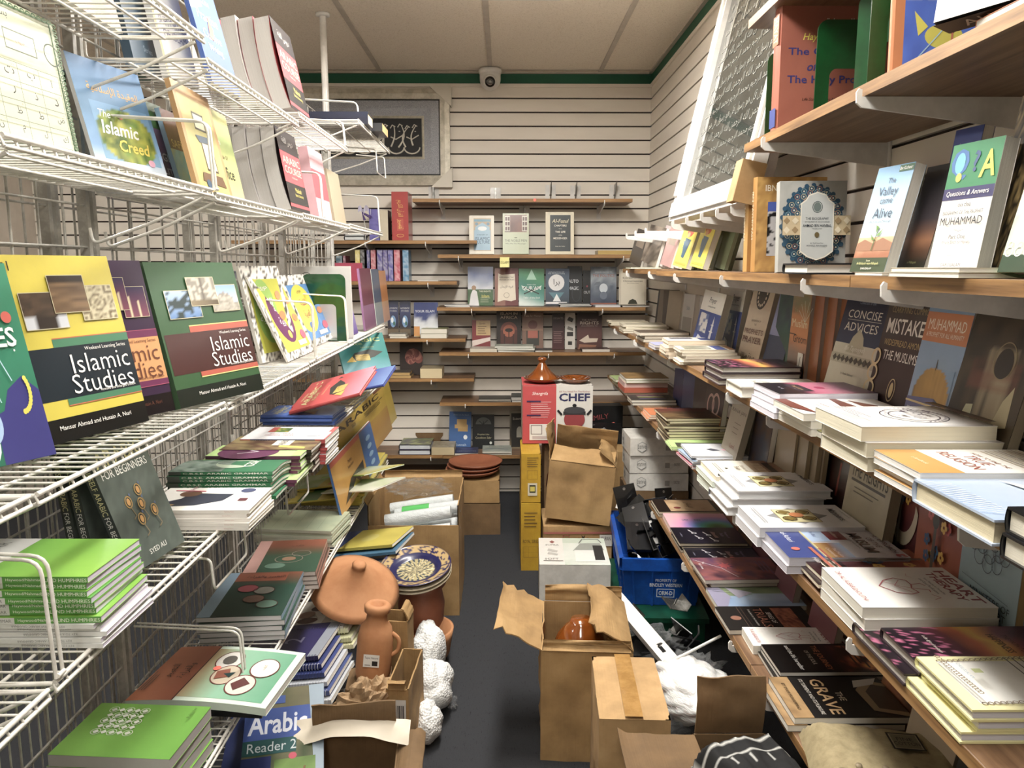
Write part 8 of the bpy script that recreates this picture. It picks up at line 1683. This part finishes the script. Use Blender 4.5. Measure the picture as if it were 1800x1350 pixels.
chef = [('r', .48, 0, 1, 1, 'cfccc4'), ('r', 0, .0, .48, 1, 'b4161c'), ('t', 'Shangrila', .25, .86, .07, 'efe6e0', .4, dict(sk=.3)), ('t', 'CHEF', .74, .8, .14, '1c1c50', .44, dict(fit=1, b=.03)), ('t', 'All You Need For The Kitchen', .74, .9, .03, '8a2030', .44)] + lines(8, .12, .46, .72, .42, 'd89a9a', .012) + \
       [('r', .06, .72, .26, .745, '3a1a4a'), ('r', .06, .48, .26, .505, '3a1a4a'), ('r', .1, .06, .42, .34, 'd8d4cc'), ('f', .12, .16, .28, .32, .008, '4a2a2a'), ('r', .14, .08, .4, .13, 'b8a8a4'), ('e', .74, .42, .15, .16, '8a1c20'), ('r', .58, .5, .9, .56, '2a2a2c'), ('e', .74, .58, .15, .06, '3a3a3e'), ('e', .74, .66, .03, .03, '16161a'), ('l', [(.56, .5), (.5, .58)], .03, '16161a'), ('l', [(.92, .5), (.98, .58)], .03, '16161a'), ('p', [(.54, .1), (.95, .1), (.9, .26), (.58, .26)], '2a2a30')]
mw = mat('white_carton', rough=.5, fn=speck('c4c1ba', 'd2cfc8', 20))
carton('red and white cookware box with a big dark blue word standing on the yellow cartons', (.248, 3.645, .5435), 0, .325, .28, .272, mw, closed=True, prints=[(0, chef), (4, [('r', 0, 0, .48, 1, 'b4161c')])], amp=.001, name='cookware_box')
ZC = .8175
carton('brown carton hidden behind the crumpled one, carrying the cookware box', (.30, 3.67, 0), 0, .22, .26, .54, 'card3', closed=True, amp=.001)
pot('amber glazed tagine with conical lid on top of the red cookware box', (.18, 3.60, ZC), [(0, 0), (.05, 0), (.085, .018), (.088, .026), (.08, .024), (.05, .01), (0, .008)], 'glaze', 'tagine', extra=[('lid', [(.074, .022), (.07, .03), (.045, .05), (.026, .075), (.016, .092), (.014, .098), (.021, .104), (.022, .114), (.014, .12), (0, .121)], 'glaze')])
pot('amber glazed shallow dish beside the tagine on the cookware box', (.335, 3.59, ZC), [(0, 0), (.045, 0), (.072, .02), (.075, .028), (.068, .026), (.045, .01), (0, .008)], 'glaze', 'glazed_dish', 'dish')
hand = [('t', 'HANDLE', .58, .36, .11, '3a2c1e', .3, dict(b=.01)), ('t', 'WITH CARE', .58, .21, .11, '3a2c1e', .36, dict(b=.01)), ('t', 'UP', .93, .24, .13, '3a2c1e', .12, dict(b=.01)), ('t', '2345', .14, .4, .1, '3a2c1e', .14, dict(rot=-85)), ('p', [(.46, .5), (.5, .78), (.53, .78), (.55, .62), (.58, .58), (.61, .62), (.63, .78), (.66, .78), (.7, .5), (.62, .44), (.54, .44)], '3a2c1e'), ('p', [(.55, .84), (.58, .8), (.61, .84), (.58, .72)], '3a2c1e'), ('r', .82, .62, 1, .84, 'd8d4cc'), ('t', 'QURAN', .91, .76, .09, '1c1c1c', .14)] + [('f', .28, .1 + .2 * i, .38, .24 + .2 * i, .012, 'a04030') for i in range(4)] + [('r', 0, .86, 1, .9, 'a8584a')]
carton('brown carton with printed care hands below the leaning crumpled carton', (.322, 3.36, 0), 0, .30, .26, .235, 'card2', closed=True, prints=[(0, hand)], amp=.002, seed=4)
carton('crumpled brown carton tilted on the care hands carton with its flaps open', (.335, 3.33, .266), -10, .285, .22, .265, 'card', flaps=[(3, 100, .13), (2, 70, .12), (0, 16, .12), (1, 38, .1)], tilt=(4, 5), amp=.009, seed=5, prints=[(3, [('r', .5, .44, .74, .66, '9a3a30'), ('r', .54, .5, .7, .6, 'c8b090')])], tape=None)
zn = lambda t_: [('p', [(.2 + .09 * math.cos(i * PI / 3 + .52) * 1.0, .5 + .32 * math.sin(i * PI / 3 + .52)) for i in range(6)], '8a8a86'), ('p', [(.2 + .08 * math.cos(i * PI / 3 + .52), .5 + .28 * math.sin(i * PI / 3 + .52)) for i in range(6)], 'c8c5be'), ('t', t_, .2, .5, .2, '55554f', .14)]
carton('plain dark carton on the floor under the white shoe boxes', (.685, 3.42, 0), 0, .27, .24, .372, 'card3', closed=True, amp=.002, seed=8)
for k, (t_, n_) in enumerate((('zenve', 'lowest'), ('eanve', 'middle'), ('zenve', 'topmost'))):
    carton('white shoe box with a grey hexagon mark, %s of three in the corner stack' % n_, (.69 - .004 * k, 3.41 - .008 * (k == 2), .374 + .081 * k), 1.5 * k - 2, .26, .22, .078, mw, closed=True, prints=[(0, zn(t_) + [('r', .6, .3, .68, .6, '9a968e'), ('t', 'SIZE', .8, .5, .15, '7a766e', .1)]), (3, zn(t_))], amp=.0008, name='shoe_box', group='white shoe boxes')
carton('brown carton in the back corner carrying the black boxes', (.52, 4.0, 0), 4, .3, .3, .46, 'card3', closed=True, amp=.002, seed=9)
carton('flat black box with pale lettering between the crumpled carton and the shoe boxes', (.50, 3.98, .463), -8, .24, .26, .055, mat('black_carton', rough=.45, fn=speck('101010', '191919', 20)), closed=True, prints=[(4, [('t', 'MONOPOLY', .25, .5, .12, 'a8a8a8', .7, dict(rot=70))]), (0, [('t', 'FAMILY GAME', .5, .5, .4, '8a8a8a', .8)])], amp=.0005, name='board_game_box')
carton('dark box with a red word behind the flat black box in the corner', (.52, 4.19, .463), 3, .26, .1, .14, mat('black_carton'), closed=True, prints=[(0, [('t', 'FAMILY', .45, .55, .2, '8a2a2a', .6, dict(rot=8)), ('e', .8, .3, .04, .06, 'd8503a')])], amp=.0005, name='board_game_box')
crumple('foil bag', 'grey foil snack bag tucked before the black boxes in the corner', 'bag', (.50, 3.72, .47), .05, .04, .1, 'steel', 3).name = 'foil_bag'
carton('low brown carton under the grey foil bag', (.53, 3.72, 0), 4, .2, .16, .468, 'card', closed=True, amp=.003, seed=12)
# white appliance carton lying flat
prod = [('r', 0, 0, .36, 1, 'd4d1ca'), ('r', .36, 0, 1, 1, 'b9c4b4'), ('g', .36, 0, 1, .8, pic_noise(['b9c4b4', 'd0d4cc', 'c4cabc']), 5, 4), ('p', [(.16, .84), (.2, .9), (.24, .84), (.2, .78)], '8a4a44'), ('t', 'SUPRA', .2, .72, .05, '6a6662', .2), ('p', [(.14, .58), (.28, .5), (.26, .44), (.12, .5)], 'b4b1aa'), ('p', [(.14, .46), (.28, .38), (.26, .32), (.12, .38)], 'b4b1aa'), ('t', 'SOFT', .18, .2, .06, '8a8680', .2), ('r', .06, .12, .34, .14, '7a766e'), ('p', [(.5, .5), (.62, .78), (.92, .8), (.96, .5)], '8f938c'), ('r', .52, .1, .96, .52, 'd8d8d2'), ('r', .8, .16, .94, .7, '2a2a2a'), ('l', [(.6, .78), (.66, .95), (.9, .95), (.94, .8)], .015, '6a6c68')]
carton('white appliance carton with a pale green picture panel, lying before the care hands carton', (.283, 3.025, 0), -2, .28, .30, .2, mw, closed=True, prints=[(4, prod)], amp=.001, name='appliance_box')
# ---- blue crate of shelf fittings
r = thing('green_crate', 'dark green plastic crate lid under the blue fittings crate', 'crate', loc=(.62, 2.86, 0), rz=rad(-3))
m = MB(); m.box((-.19, -.24, 0), (.12, .3, .09)); m.box((-.2, -.26, .09), (.13, .31, .108)); m.build('body', r, (mat('green_plastic', '0c3a26', .4, fn=speck('0b3422', '0f4430', 10)),))
QX, QY, QZ, QR = .60, 2.96, .1095, rad(-4)
r = thing('blue_crate', 'blue plastic crate heaped with shelf brackets on the dark green one', 'crate', loc=(QX, QY, QZ), rz=QR)
m = MB(); w0, w1, d0, d1, hh = .13, .148, .25, .275, .19
for s in range(4):
    c0 = [(-1, -1), (1, -1), (1, 1), (-1, 1)][s]; c1 = [(1, -1), (1, 1), (-1, 1), (-1, -1)][s]
    B0, B1 = V3((c0[0] * w0, c0[1] * d0, 0)), V3((c1[0] * w0, c1[1] * d0, 0)); T0, T1 = V3((c0[0] * w1, c0[1] * d1, hh)), V3((c1[0] * w1, c1[1] * d1, hh))
    nin = V3((-(c0[0] + c1[0]) / 2, -(c0[1] + c1[1]) / 2, 0)) * .006
    m.add([B0, B1, T1, T0, B0 + nin, B1 + nin, T1 + nin, T0 + nin], [(0, 1, 2, 3), (5, 4, 7, 6), (3, 2, 6, 7)])
    e = -nin * 1.6; dn = V3((0, 0, -.045))
    m.add([T0, T1, T1 + e, T0 + e, T1 + e + dn, T0 + e + dn, T1 + dn, T0 + dn], [(0, 3, 2, 1), (3, 5, 4, 2), (5, 7, 6, 4)])
    n = 3 if s % 2 == 0 else 7
    for i in range(n + 1):
        f = (i + .5) / (n + 1); p0 = B0 + (B1 - B0) * f; p1 = T0 + (T1 - T0) * f; al = (B1 - B0).normalized() * .004
        m.add([p0 - al, p0 + al, p1 + al, p1 - al, p0 - al + e, p0 + al + e, p1 + al + e, p1 - al + e], [(4, 5, 6, 7), (0, 4, 7, 3), (1, 2, 6, 5)])
    if s % 2:
        for z in (.05, .1): m.add([B0 + (T0 - B0) * z / hh + e * .9, B1 + (T1 - B1) * z / hh + e * .9, B1 + (T1 - B1) * (z + .008) / hh + e * .9, B0 + (T0 - B0) * (z + .008) / hh + e * .9], [(0, 1, 2, 3)])
m.box((-w0, -d0, 0), (w0, d0, .006)); m.build('body', r, ('bluep',))
m = MB(); sl = (d1 - d0) / hh
X = Matrix(((1, 0, 0, -.148), (0, -sl, -1, -d0 - .0115), (0, 1, 0, 0), (0, 0, 0, 1)))
art(m, .296, .19, [('t', 'PROPERTY OF', .55, .56, .06, 'c8d0dc', .26), ('t', 'BINDLEY WESTERN', .55, .46, .075, 'd8dfe8', .4, dict(b=.01)), ('f', .44, .2, .66, .38, .008, 'd8dfe8'), ('t', 'ORM-D', .55, .29, .09, 'd8dfe8', .17, dict(b=.02))], X, z0=.0); m.build('lettering', r, ('matte',))
# fittings, each a thing of its own
rr = random.Random(21)
def euler_m(loc, e): 
    from mathutils import Euler
    return Matrix.Translation(V3(loc)) @ Euler([rad(a) for a in e]).to_matrix().to_4x4()
def fitting(kind, loc, e, label, group):
    if kind == 'bar':
        m = bracket_mb(.22); return tag(m.build('shelf_bracket', None, ('white',), euler_m(loc, e)), label, 'bracket', group)
    if kind == 'plate':
        m = MB(); m.box((-.045, -.0015, -.065), (.045, .0015, .065)); m.box((-.045, -.014, -.068), (.045, .0015, -.064)); m.prism([(.006 * math.cos(i * PI / 6) + .0, .006 * math.sin(i * PI / 6) + .05) for i in range(12)], -.0022, .0022, (.5, .5, .5), 1, X=Matrix(((1, 0, 0, 0), (0, 0, 1, 0), (0, 1, 0, 0), (0, 0, 0, 1))))
        return tag(m.build('display_plate', None, ('black', 'chrome'), euler_m(loc, e)), label, 'display plate', group)
    if kind == 'hook':
        m = MB(); m.tube([(0, 0, 0), (0, .13, 0), (0, .15, .02)], .003, 8, bend=.012); m.box((-.016, -.004, -.014), (.016, 0, .026)); return tag(m.build('wall_hook', None, ('chrome',), euler_m(loc, e)), label, 'hook', group)
    m = MB(); m.box((-.03, -.001, -.04), (.03, .001, .04)); m.box((-.03, -.03, -.042), (.03, .001, -.040)); m.box((-.03, -.006, .038), (.03, .001, .040)); m.tube([(0, -.001, .0), (0, -.025, .004)], .003, 8)
    return tag(m.build('slatwall_clip', None, ('steel',), euler_m(loc, e)), label, 'clip', group)
for k in range(36):
    kind = ['plate', 'bar', 'plate', 'hook', 'plate', 'clip'][k % 6]
    x, y = QX + rr.uniform(-.10, .10), QY + rr.uniform(-.22, .22); z = QZ + rr.uniform(.17, .30) - abs(y - QY) * .1
    n_ = {'plate': 'black display plate', 'bar': 'white bracket arm', 'hook': 'chrome wall hook', 'clip': 'steel slatwall clip'}[kind]
    fitting(kind, (x, y, z), (rr.uniform(-50, 60), rr.uniform(-40, 40), rr.uniform(0, 360)) if kind != 'bar' else (rr.uniform(60, 120), rr.uniform(20, 60), rr.uniform(60, 130)), n_ + ' heaped with others in the blue crate', n_ + 's in the blue crate')
fitting('bar', (QX - .03, QY - .06, QZ + .25), (85, 35, 100), 'long white bracket arm lying uppermost across the blue crate', 'white bracket arms in the blue crate')
m = MB(); m.tube([(-.02, .12, .0), (.02, .14, .02), (.09, .12, .02), (.11, .0, -.02), (.12, -.08, -.08)], .006, 10, bend=.03); tag(m.build('curved_hook', None, ('white',), Matrix.Translation((QX, QY, QZ + .27))), 'thick white curved hanger rod over the blue crate', 'hanger')
for k in range(22):
    kind = ['plate', 'clip', 'plate', 'hook', 'clip'][k % 5]
    x, y = rr.uniform(.42, .62), rr.uniform(1.95, 2.52); z = .05 + rr.uniform(0, .16)
    n_ = {'plate': 'black display plate', 'hook': 'chrome wall hook', 'clip': 'steel slatwall clip'}[kind]
    fitting(kind, (x, y, z), (rr.uniform(-70, 70), rr.uniform(-50, 50), rr.uniform(0, 360)), n_ + ' in the loose heap in front of the blue crate', n_ + 's in the loose heap')
for k, (x, y, s) in enumerate(((.46, 2.32, .12), (.56, 2.15, .13), (.48, 1.95, .11), (.40, 1.85, .08))):
    crumple('plastic_bag', 'clear crumpled plastic wrap, %s in the fittings heap before the blue crate' % ['farthest', 'second', 'third', 'nearest'][k], 'plastic bag', (x, y, .06), s, s * .8, .16, 'film', 11 + k, .5, group='clear plastic wraps')
crumple('plastic_bag', 'white printed poly bag lying below the lowest right shelf', 'plastic bag', (.50, 1.93, .16), .11, .15, .15, 'bag', 31, .3, 20, None, 1.4, 60, 40, None, True)
m = MB(); m.box((-.2, -.03, -.002), (.2, .03, .0)); m.box((-.2, -.03, -.002), (.2, -.028, .018)); m.prism([(.2, -.03), (.23, -.012), (.23, .012), (.2, .03)], -.002, 0); m.box((.06, .0, .0), (.085, .012, .0005), (.05, .05, .05), 1)
tag(m.build('shelf_upright', None, ('white', 'black'), euler_m((.435, 2.20, .25), (10, 14, -66))), 'long white metal strip slanting over the fittings heap', 'metal strip')
m = MB(); m.tube([(0, 0, 0), (.17, .05, .06)], .004, 8); tag(m.build('plastic_stick', None, ('white',), loc=(.44, 1.98, .27)), 'thin white stick lying on the white poly bag', 'stick')
# ---- brown cartons in front
carton('open brown carton with bulging side holding the amber glazed tagine', (.235, 2.11, 0), -4, .25, .32, .325, 'card', flaps=[(3, 152, .14), (1, 28, .13), (2, 100, .05), (0, 60, .03)], amp=.014, seed=14)
pot('amber glazed tagine lid inside the open brown carton with the bulging side', (.225, 2.12, .145), [(.095, 0), (.098, .02), (.094, .06), (.084, .11), (.066, .15), (.045, .175), (.035, .185), (.03, .195), (0, .196)], 'glaze', 'tagine_cover', 'tagine')
carton('long brown carton with tape along its sagging lid, in front of the open one', (.30, 1.728, 0), -3, .16, .28, .355, 'card2', closed=True, tape=[(-.022, -.14, .018, .14)], amp=.006, seed=15)
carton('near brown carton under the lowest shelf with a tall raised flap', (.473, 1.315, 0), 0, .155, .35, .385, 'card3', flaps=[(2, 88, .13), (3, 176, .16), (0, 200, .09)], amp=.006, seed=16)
# garments
def folded(label, cx, cy, z, w, d, h, m_, rz, seed, layers=(), col=None, name='folded_shirt'):
    r = thing(name, label, 'garment', loc=(cx, cy, z), rz=rad(rz))
    m = MB()
    def p(u, v):
        e = min(u, 1 - u, v, 1 - v) * 7
        k = 1 - (1 - min(1, e)) ** 2
        return (-w / 2 + w * u + .008 * (nz(v * 5, u, seed) - .5), -d / 2 + d * v, h * k * (.75 + .35 * nz(u * 4, v * 4, seed)) + .006 * nz(u * 16, v * 9, seed + 2) * k)
    m.grid(p, 40, 40, col or (.4, .35, .25), smooth=True); m.build('body', r, (m_,))
    return r, p
r, p = folded('khaki cotton shirt folded in its bag on the near end of the lowest right shelf', .672, 1.195, Z5 + .001, .26, .30, .045, 'cloth', -8, 3)
m = MB(); m.grid(lambda u, v: tuple(a + b for a, b in zip(p(.06 + .88 * u, .46 + .03 * v), (0, 0, .0015))), 30, 2); m.build('placket', r, ('cloth',))
m = MB()
for q in (.25, .42, .6, .78): x, y, z = p(q, .475); m.lathe([(0, .003), (.005, .003), (.006, 0)], 12, hx('8a7a5c'), X=Matrix.Translation((x, y, z + .002)))
m.build('buttons', r, ('paint',))
m = MB(); x, y, z = p(.62, .72); art(m, .055, .05, [('r', 0, 0, 1, 1, '1f1d18'), ('r', .06, .07, .94, .93, '9a8e70'), ('r', .1, .1, .9, .9, '6e664e'), ('t', 'FINE', .5, .62, .2, '2a261c', .7), ('t', 'COTTON', .5, .35, .2, '2a261c', .8)], Matrix.Translation((x - .02, y - .02, z + .006))); m.build('cloth_label', r, ('matte',))
x, y, z = p(.75, .3); dot('price_sticker', 'orange oval sticker on the bagged khaki shirt', r.matrix_basis @ V3((x, y, z + .006)), (0, 0, 1), .012)
def cpat(u, v):
    a = (v * 3) % 1
    return hx('b9b9b4') if (a < .05 or (.5 < a < .9 and (u * 9) % 1 < .1) or (.5 < a < .55)) and v > .35 else hx('0d0d0f')
folded('black garment with white geometric border lines, draped beside the khaki shirt', .455, 1.24, .43, .16, .2, .06, 'clothb', 14, 7, col=cpat, name='folded_garment')
# scrap on the carpet
p_ = at(963, 1283, Z=0); crumple('paper_scrap', 'tiny white paper scrap lying on the carpet in the aisle', 'scrap', (p_.x, p_.y, 0), .006, .005, .006, 'bag', 4, .3, nu=10, nv=8)
# ---- left side: crockery and cartons at the foot of the gondola
carton('large open carton of plastic film rolls beside the gondola', (-.352, 3.06, 0), 0, .35, .40, .45, 'card', flaps=[(2, 92, .03), (3, 92, .06)], front=.82, amp=.004, seed=20)
for k in range(7):
    x0 = -.47 + .03 * (k % 2); zz = .30 + .062 * (k // 4); y0 = 2.90 + .075 * (k % 4) + .035 * (k // 4)
    r = thing('film_roll', '%s roll of white poly film in the large open carton' % ['nearest', 'second', 'third', 'fourth', 'fifth', 'sixth', 'farthest'][k] if k != 5 else 'green labelled roll of poly film in the large open carton', 'film roll', loc=(x0, y0, zz), rz=rad(rr.uniform(-2, 2)), group='poly film rolls')
    m = MB(); m.tube([(0, 0, .0), (.1, 0, .015), (.26, 0, .04)], [.026, .028, .025], 12); m.build('roll', r, ('wrap',))
    if k in (2, 5): m = MB(); m.tube([(.03, 0, .006), (.14, 0, .021)], .0295, 12, hx('3fae4a')); m.build('green_sleeve', r, ('gloss',))
crumple('plastic_bag', 'clear film spilling over the far edge of the large open carton', 'plastic bag', (-.36, 3.12, .40), .16, .05, .09, 'film', 41, .5)
carton('brown carton under the wrapped terracotta dishes by the back wall', (-.17, 3.93, .17), 0, .29, .3, .115, 'card', closed=True, amp=.004, seed=22)
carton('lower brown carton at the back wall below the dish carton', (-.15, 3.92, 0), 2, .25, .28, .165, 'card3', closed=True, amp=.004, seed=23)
for k in range(3):
    pot('terracotta dish wrapped in film, %s of three by the back wall' % ['lowest', 'middle', 'topmost'][k], (-.165 + .008 * k, 3.9, .291 + .020 * k), [(0, 0), (.09, 0), (.135, .022), (.14, .032), (.132, .03), (.09, .012), (0, .01)], 'terra2', 'terracotta_dish', 'dish', group='wrapped terracotta dishes')
pot('large unglazed clay tagine lid like a wide brimmed hat, leaning over the floor deck', (-.47, 2.29, .36), [(.135, .0), (.14, .005), (.12, .018), (.085, .036), (.055, .06), (.036, .08), (.022, .094), (.018, .102), (.022, .11), (.016, .118), (0, .119)], 'terra', 'tagine_cover', 'tagine', tilt=(24, 14, 0))
# blue painted plate
def pc(p, a):
    r_ = p[0]
    if r_ > .118: return hx('2a1f4a')
    if r_ > .086: return hx('b0935a') if nz(a * 60, r_ * 240, 3) > .42 and (a * 6) % 1 > .06 else hx('17174e')
    if r_ > .062: return hx('14144c')
    return hx('a89a6a') if (int(a * 44) + int(r_ * 330)) % 2 else (hx('2a3a4a') if nz(a * 50, r_ * 200) > .4 else hx('d0c49a'))
pot('terracotta jar stacked on another under the blue painted plate', (-.285, 2.50, .13), [(0, 0), (.06, 0), (.075, .03), (.08, .09), (.07, .14), (.085, .16), (.087, .185), (.078, .185), (.066, .15), (.066, .03), (0, .02)], 'terra2')
pot('wide terracotta bowl at the bottom of the jar stack under the blue plate', (-.28, 2.50, 0), [(0, 0), (.06, 0), (.09, .04), (.1, .1), (.105, .128), (.095, .128), (.085, .06), (0, .02)], 'terra')
r = thing('painted_plate', 'navy blue plate with gold scroll rim and flower centre, perched on terracotta jars', 'plate', Matrix.Translation((-.30, 2.49, .335)) @ Matrix.Rotation(rad(12), 4, 'X') @ Matrix.Rotation(rad(-3), 4, 'Y'))
m = MB(); pr = [(0, .006)] + [(.0062 * i, .006) for i in range(1, 11)] + [(.066, .008), (.072, .013), (.078, .016), (.086, .018)] + [(.086 + .004 * i, .018 + .0012 * i) for i in range(1, 9)] + [(.12, .03), (.122, .027)]
m.lathe(pr, 96, col=pc); m.build('painted_face', r, ('gloss',))
m = MB(); m.lathe([(.122, .027), (.08, .009), (.065, .0), (.0, .0)], 60, hx('5a3a2a')); m.build('underside', r, ('matte',))
for k in range(2):
    pot('plain plate nested beneath the blue painted one, %s' % ['upper', 'lower'][k], (-.30, 2.49, .322 - .012 * k), [(0, 0), (.07, 0), (.12, .02), (.123, .026), (.07, .006), (0, .006)], mat('stoneware', 'b0a48c', .6, fn=speck('a3977f', 'bdb199', 20)), 'stoneware_plate', 'plate', tilt=(12, -3), group='plates under the blue one')
r = pot('terracotta bottle with a white price label beside the spiral notebooks', (-.375, 2.04, .205), [(0, 0), (.045, 0), (.05, .02), (.05, .12), (.044, .15), (.03, .17), (.028, .19), (.036, .196), (.038, .212), (.03, .219), (.018, .216), (.016, .19), (0, .19)], 'terra', 'terracotta_bottle', 'bottle', tilt=(-3, 5))
m = MB(); X = Matrix(((1, 0, 0, -.022), (0, 0, -1, -.0525), (0, 1, 0, .055), (0, 0, 0, 1))); art(m, .044, .036, [('r', 0, 0, 1, 1, 'd8d8d4'), ('t', 'Tajine Natural', .5, .72, .2, '33333a', .84), ('r', .55, .12, .9, .5, '1c1c1c'), ('r', .1, .12, .45, .2, '8a8a8a')], X); m.build('price_label', r, ('matte',))
m = MB(); m.tube([(.046, 0, .135), (.068, 0, .12), (.068, 0, .085), (.048, 0, .07)], .006, 8, bend=.015); m.build('handle', r, ('terra',))
carton('narrow brown carton standing behind the terracotta bottle', (-.335, 2.17, 0), -6, .11, .08, .33, 'card', flaps=[(1, 60, .04)], amp=.004, seed=26)
carton('small carton carrying the terracotta bottle', (-.385, 2.04, 0), 4, .12, .12, .203, 'card3', closed=True, amp=.003, seed=27)
for k, (x, y, z, s, rz) in enumerate(((-.37, 1.90, .12, .085, 20), (-.36, 1.80, .10, .07, 70), (-.29, 1.84, .03, .05, 10))):
    crumple('paper_bag', 'crumpled brown kraft paper, %s of the wrappings beside the spiral notebooks' % ['topmost', 'second', 'lowest'][k], 'paper bag', (x, y, z), s, s * .9, [.17, .13, .12][k], 'kraft', 50 + k, .38, rz, 'brown kraft wrappings', 2.4)
carton('flattened brown carton with a barcode label between the kraft wrappings and the foam', (-.275, 1.99, 0), -4, .06, .22, .26, 'card', flaps=[(0, 110, .03)], prints=[(0, [('r', .2, .55, .9, .9, 'c8c8c4')] + [('r', .28 + .06 * i, .7, .3 + .06 * i + .012 * (i % 3), .84, '22222a') for i in range(9)])], amp=.005, seed=28)
for k, (x, y, z, a, b, c) in enumerate(((-.225, 2.2, 0, .07, .1, .17), (-.25, 2.36, .0, .06, .09, .22), (-.225, 2.05, 0, .05, .06, .12))):
    r = crumple('foam_packing', 'white polystyrene packing chunk, %s of three on the carpet by the jars' % ['middle', 'farthest', 'nearest'][k], 'packing foam', (x, y, z), a, b, c, 'styro', 60 + k, .2, 0, 'polystyrene chunks', 1.3, 48, 32, 'foam', True)
crumple('plastic_bag', 'small clear wrap on the carpet beside the polystyrene', 'plastic bag', (-.165, 2.22, 0), .02, .03, .04, 'film', 71, .5)
pot('rounded terracotta bowl tipped among the kraft wrappings', (-.375, 1.74, .03), [(0, 0), (.05, .0), (.09, .04), (.1, .09), (.104, .1), (.094, .1), (.08, .05), (0, .014)], 'terra', 'terracotta_bowl', 'bowl', tilt=(-18, 14))
pot('small terracotta saucer on edge beside the near open carton', (-.25, 1.70, .07), [(0, 0), (.05, 0), (.07, .02), (.073, .03), (.066, .03), (.05, .012), (0, .01)], 'terra', 'terracotta_saucer', 'saucer', tilt=(-58, 20))
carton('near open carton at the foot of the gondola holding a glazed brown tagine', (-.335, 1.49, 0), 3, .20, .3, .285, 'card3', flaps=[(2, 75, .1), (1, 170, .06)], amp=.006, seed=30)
pot('glazed chestnut tagine with pale scratched flowers in the near open carton', (-.335, 1.48, .06), [(.075, 0), (.08, .02), (.075, .06), (.075, .1), (.05, .125), (.03, .14), (.036, .155), (.02, .168), (0, .168)], 'glaze', 'tagine', 'tagine', )
m = MB(); m.grid(lambda u, v: (-.13 + .26 * u, .05 * v - .02, .02 * math.sin(u * 3.2) + .03 * v + .012 * nz(u * 6, v * 3)), 24, 6, hx('cfc3ae'), smooth=True)
tag(m.build('packing_paper', None, ('matte',), Matrix.Translation((-.345, 1.60, .295))), 'strip of white packing paper over the far edge of the near open carton', 'paper')
# ================================================================ no two books may share the same space
def corners(M_, w, h, t):
    a = [M_.col[i].to_3d() for i in range(3)]; hf = (w / 2 * a[0].length, h / 2 * a[1].length, t / 2 * a[2].length); a = [q.normalized() for q in a]
    return (M_ @ V3((w / 2, h / 2, t / 2)), a, hf, sum(q * q for q in hf) ** .5)
def clash(A, B):
    d = B[0] - A[0]
    if d.length > A[3] + B[3]: return False
    ax = A[1] + B[1] + [p.cross(q) for p in A[1] for q in B[1]]
    for n in ax:
        l = n.length
        if l < 1e-4: continue
        n = n / l
        if abs(d.dot(n)) > sum(abs(n.dot(a)) * e for a, e in zip(A[1], A[2])) + sum(abs(n.dot(a)) * e for a, e in zip(B[1], B[2])) - .0004: return False
    return True
done = []
for r, w, h, t in BOOKS:
    M0 = r.matrix_basis.copy(); U, V, N = (M0.col[i].to_3d() for i in range(3))
    near = [o for o in done if (o[0] - M0.translation).length < .75]
    cand = []; flat = abs(N.z) > .985; up = V3((0, 0, 1)) if abs(N.z) > .7 else -N
    if flat:                                            # trimmed a little at either end of its width
        for i in range(14):
            for q in (0, .5, 1):
                for j in (0, 1, -1, 2, -2): cand.append((i * .006 + abs(j) * .003, (1 - i * .025, 1, 1), U * (w * i * .025 * q) + V * j * .005))
    else:
        for sc in (1, .6, .35):
            for i in range(13):
                for j in (0, 1, -1, 2, -2, 3, -3, 4, -4, 6, -6):
                    o = up * i * .004 + U * j * .006
                    cand.append((o.length + (1 - sc) * .05, (1, 1, sc), o + N * t * (1 - sc)))
    cand.sort(key=lambda c: c[0])
    for _, sc, o in cand:
        M1 = Matrix.Translation(o) @ M0 @ Matrix.Diagonal((*sc, 1)); c = corners(M1, w, h, t)
        ex = sum(abs(a.x) * e for a, e in zip(c[1], c[2]))
        if c[0].x + ex > WR - .002 or (c[0].x > GX and c[0].x - ex < GX + .01): continue
        if not any(clash(c, q) for q in near): r.matrix_basis = M1; done.append(c); break
    else: done.append(corners(M0, w, h, t))
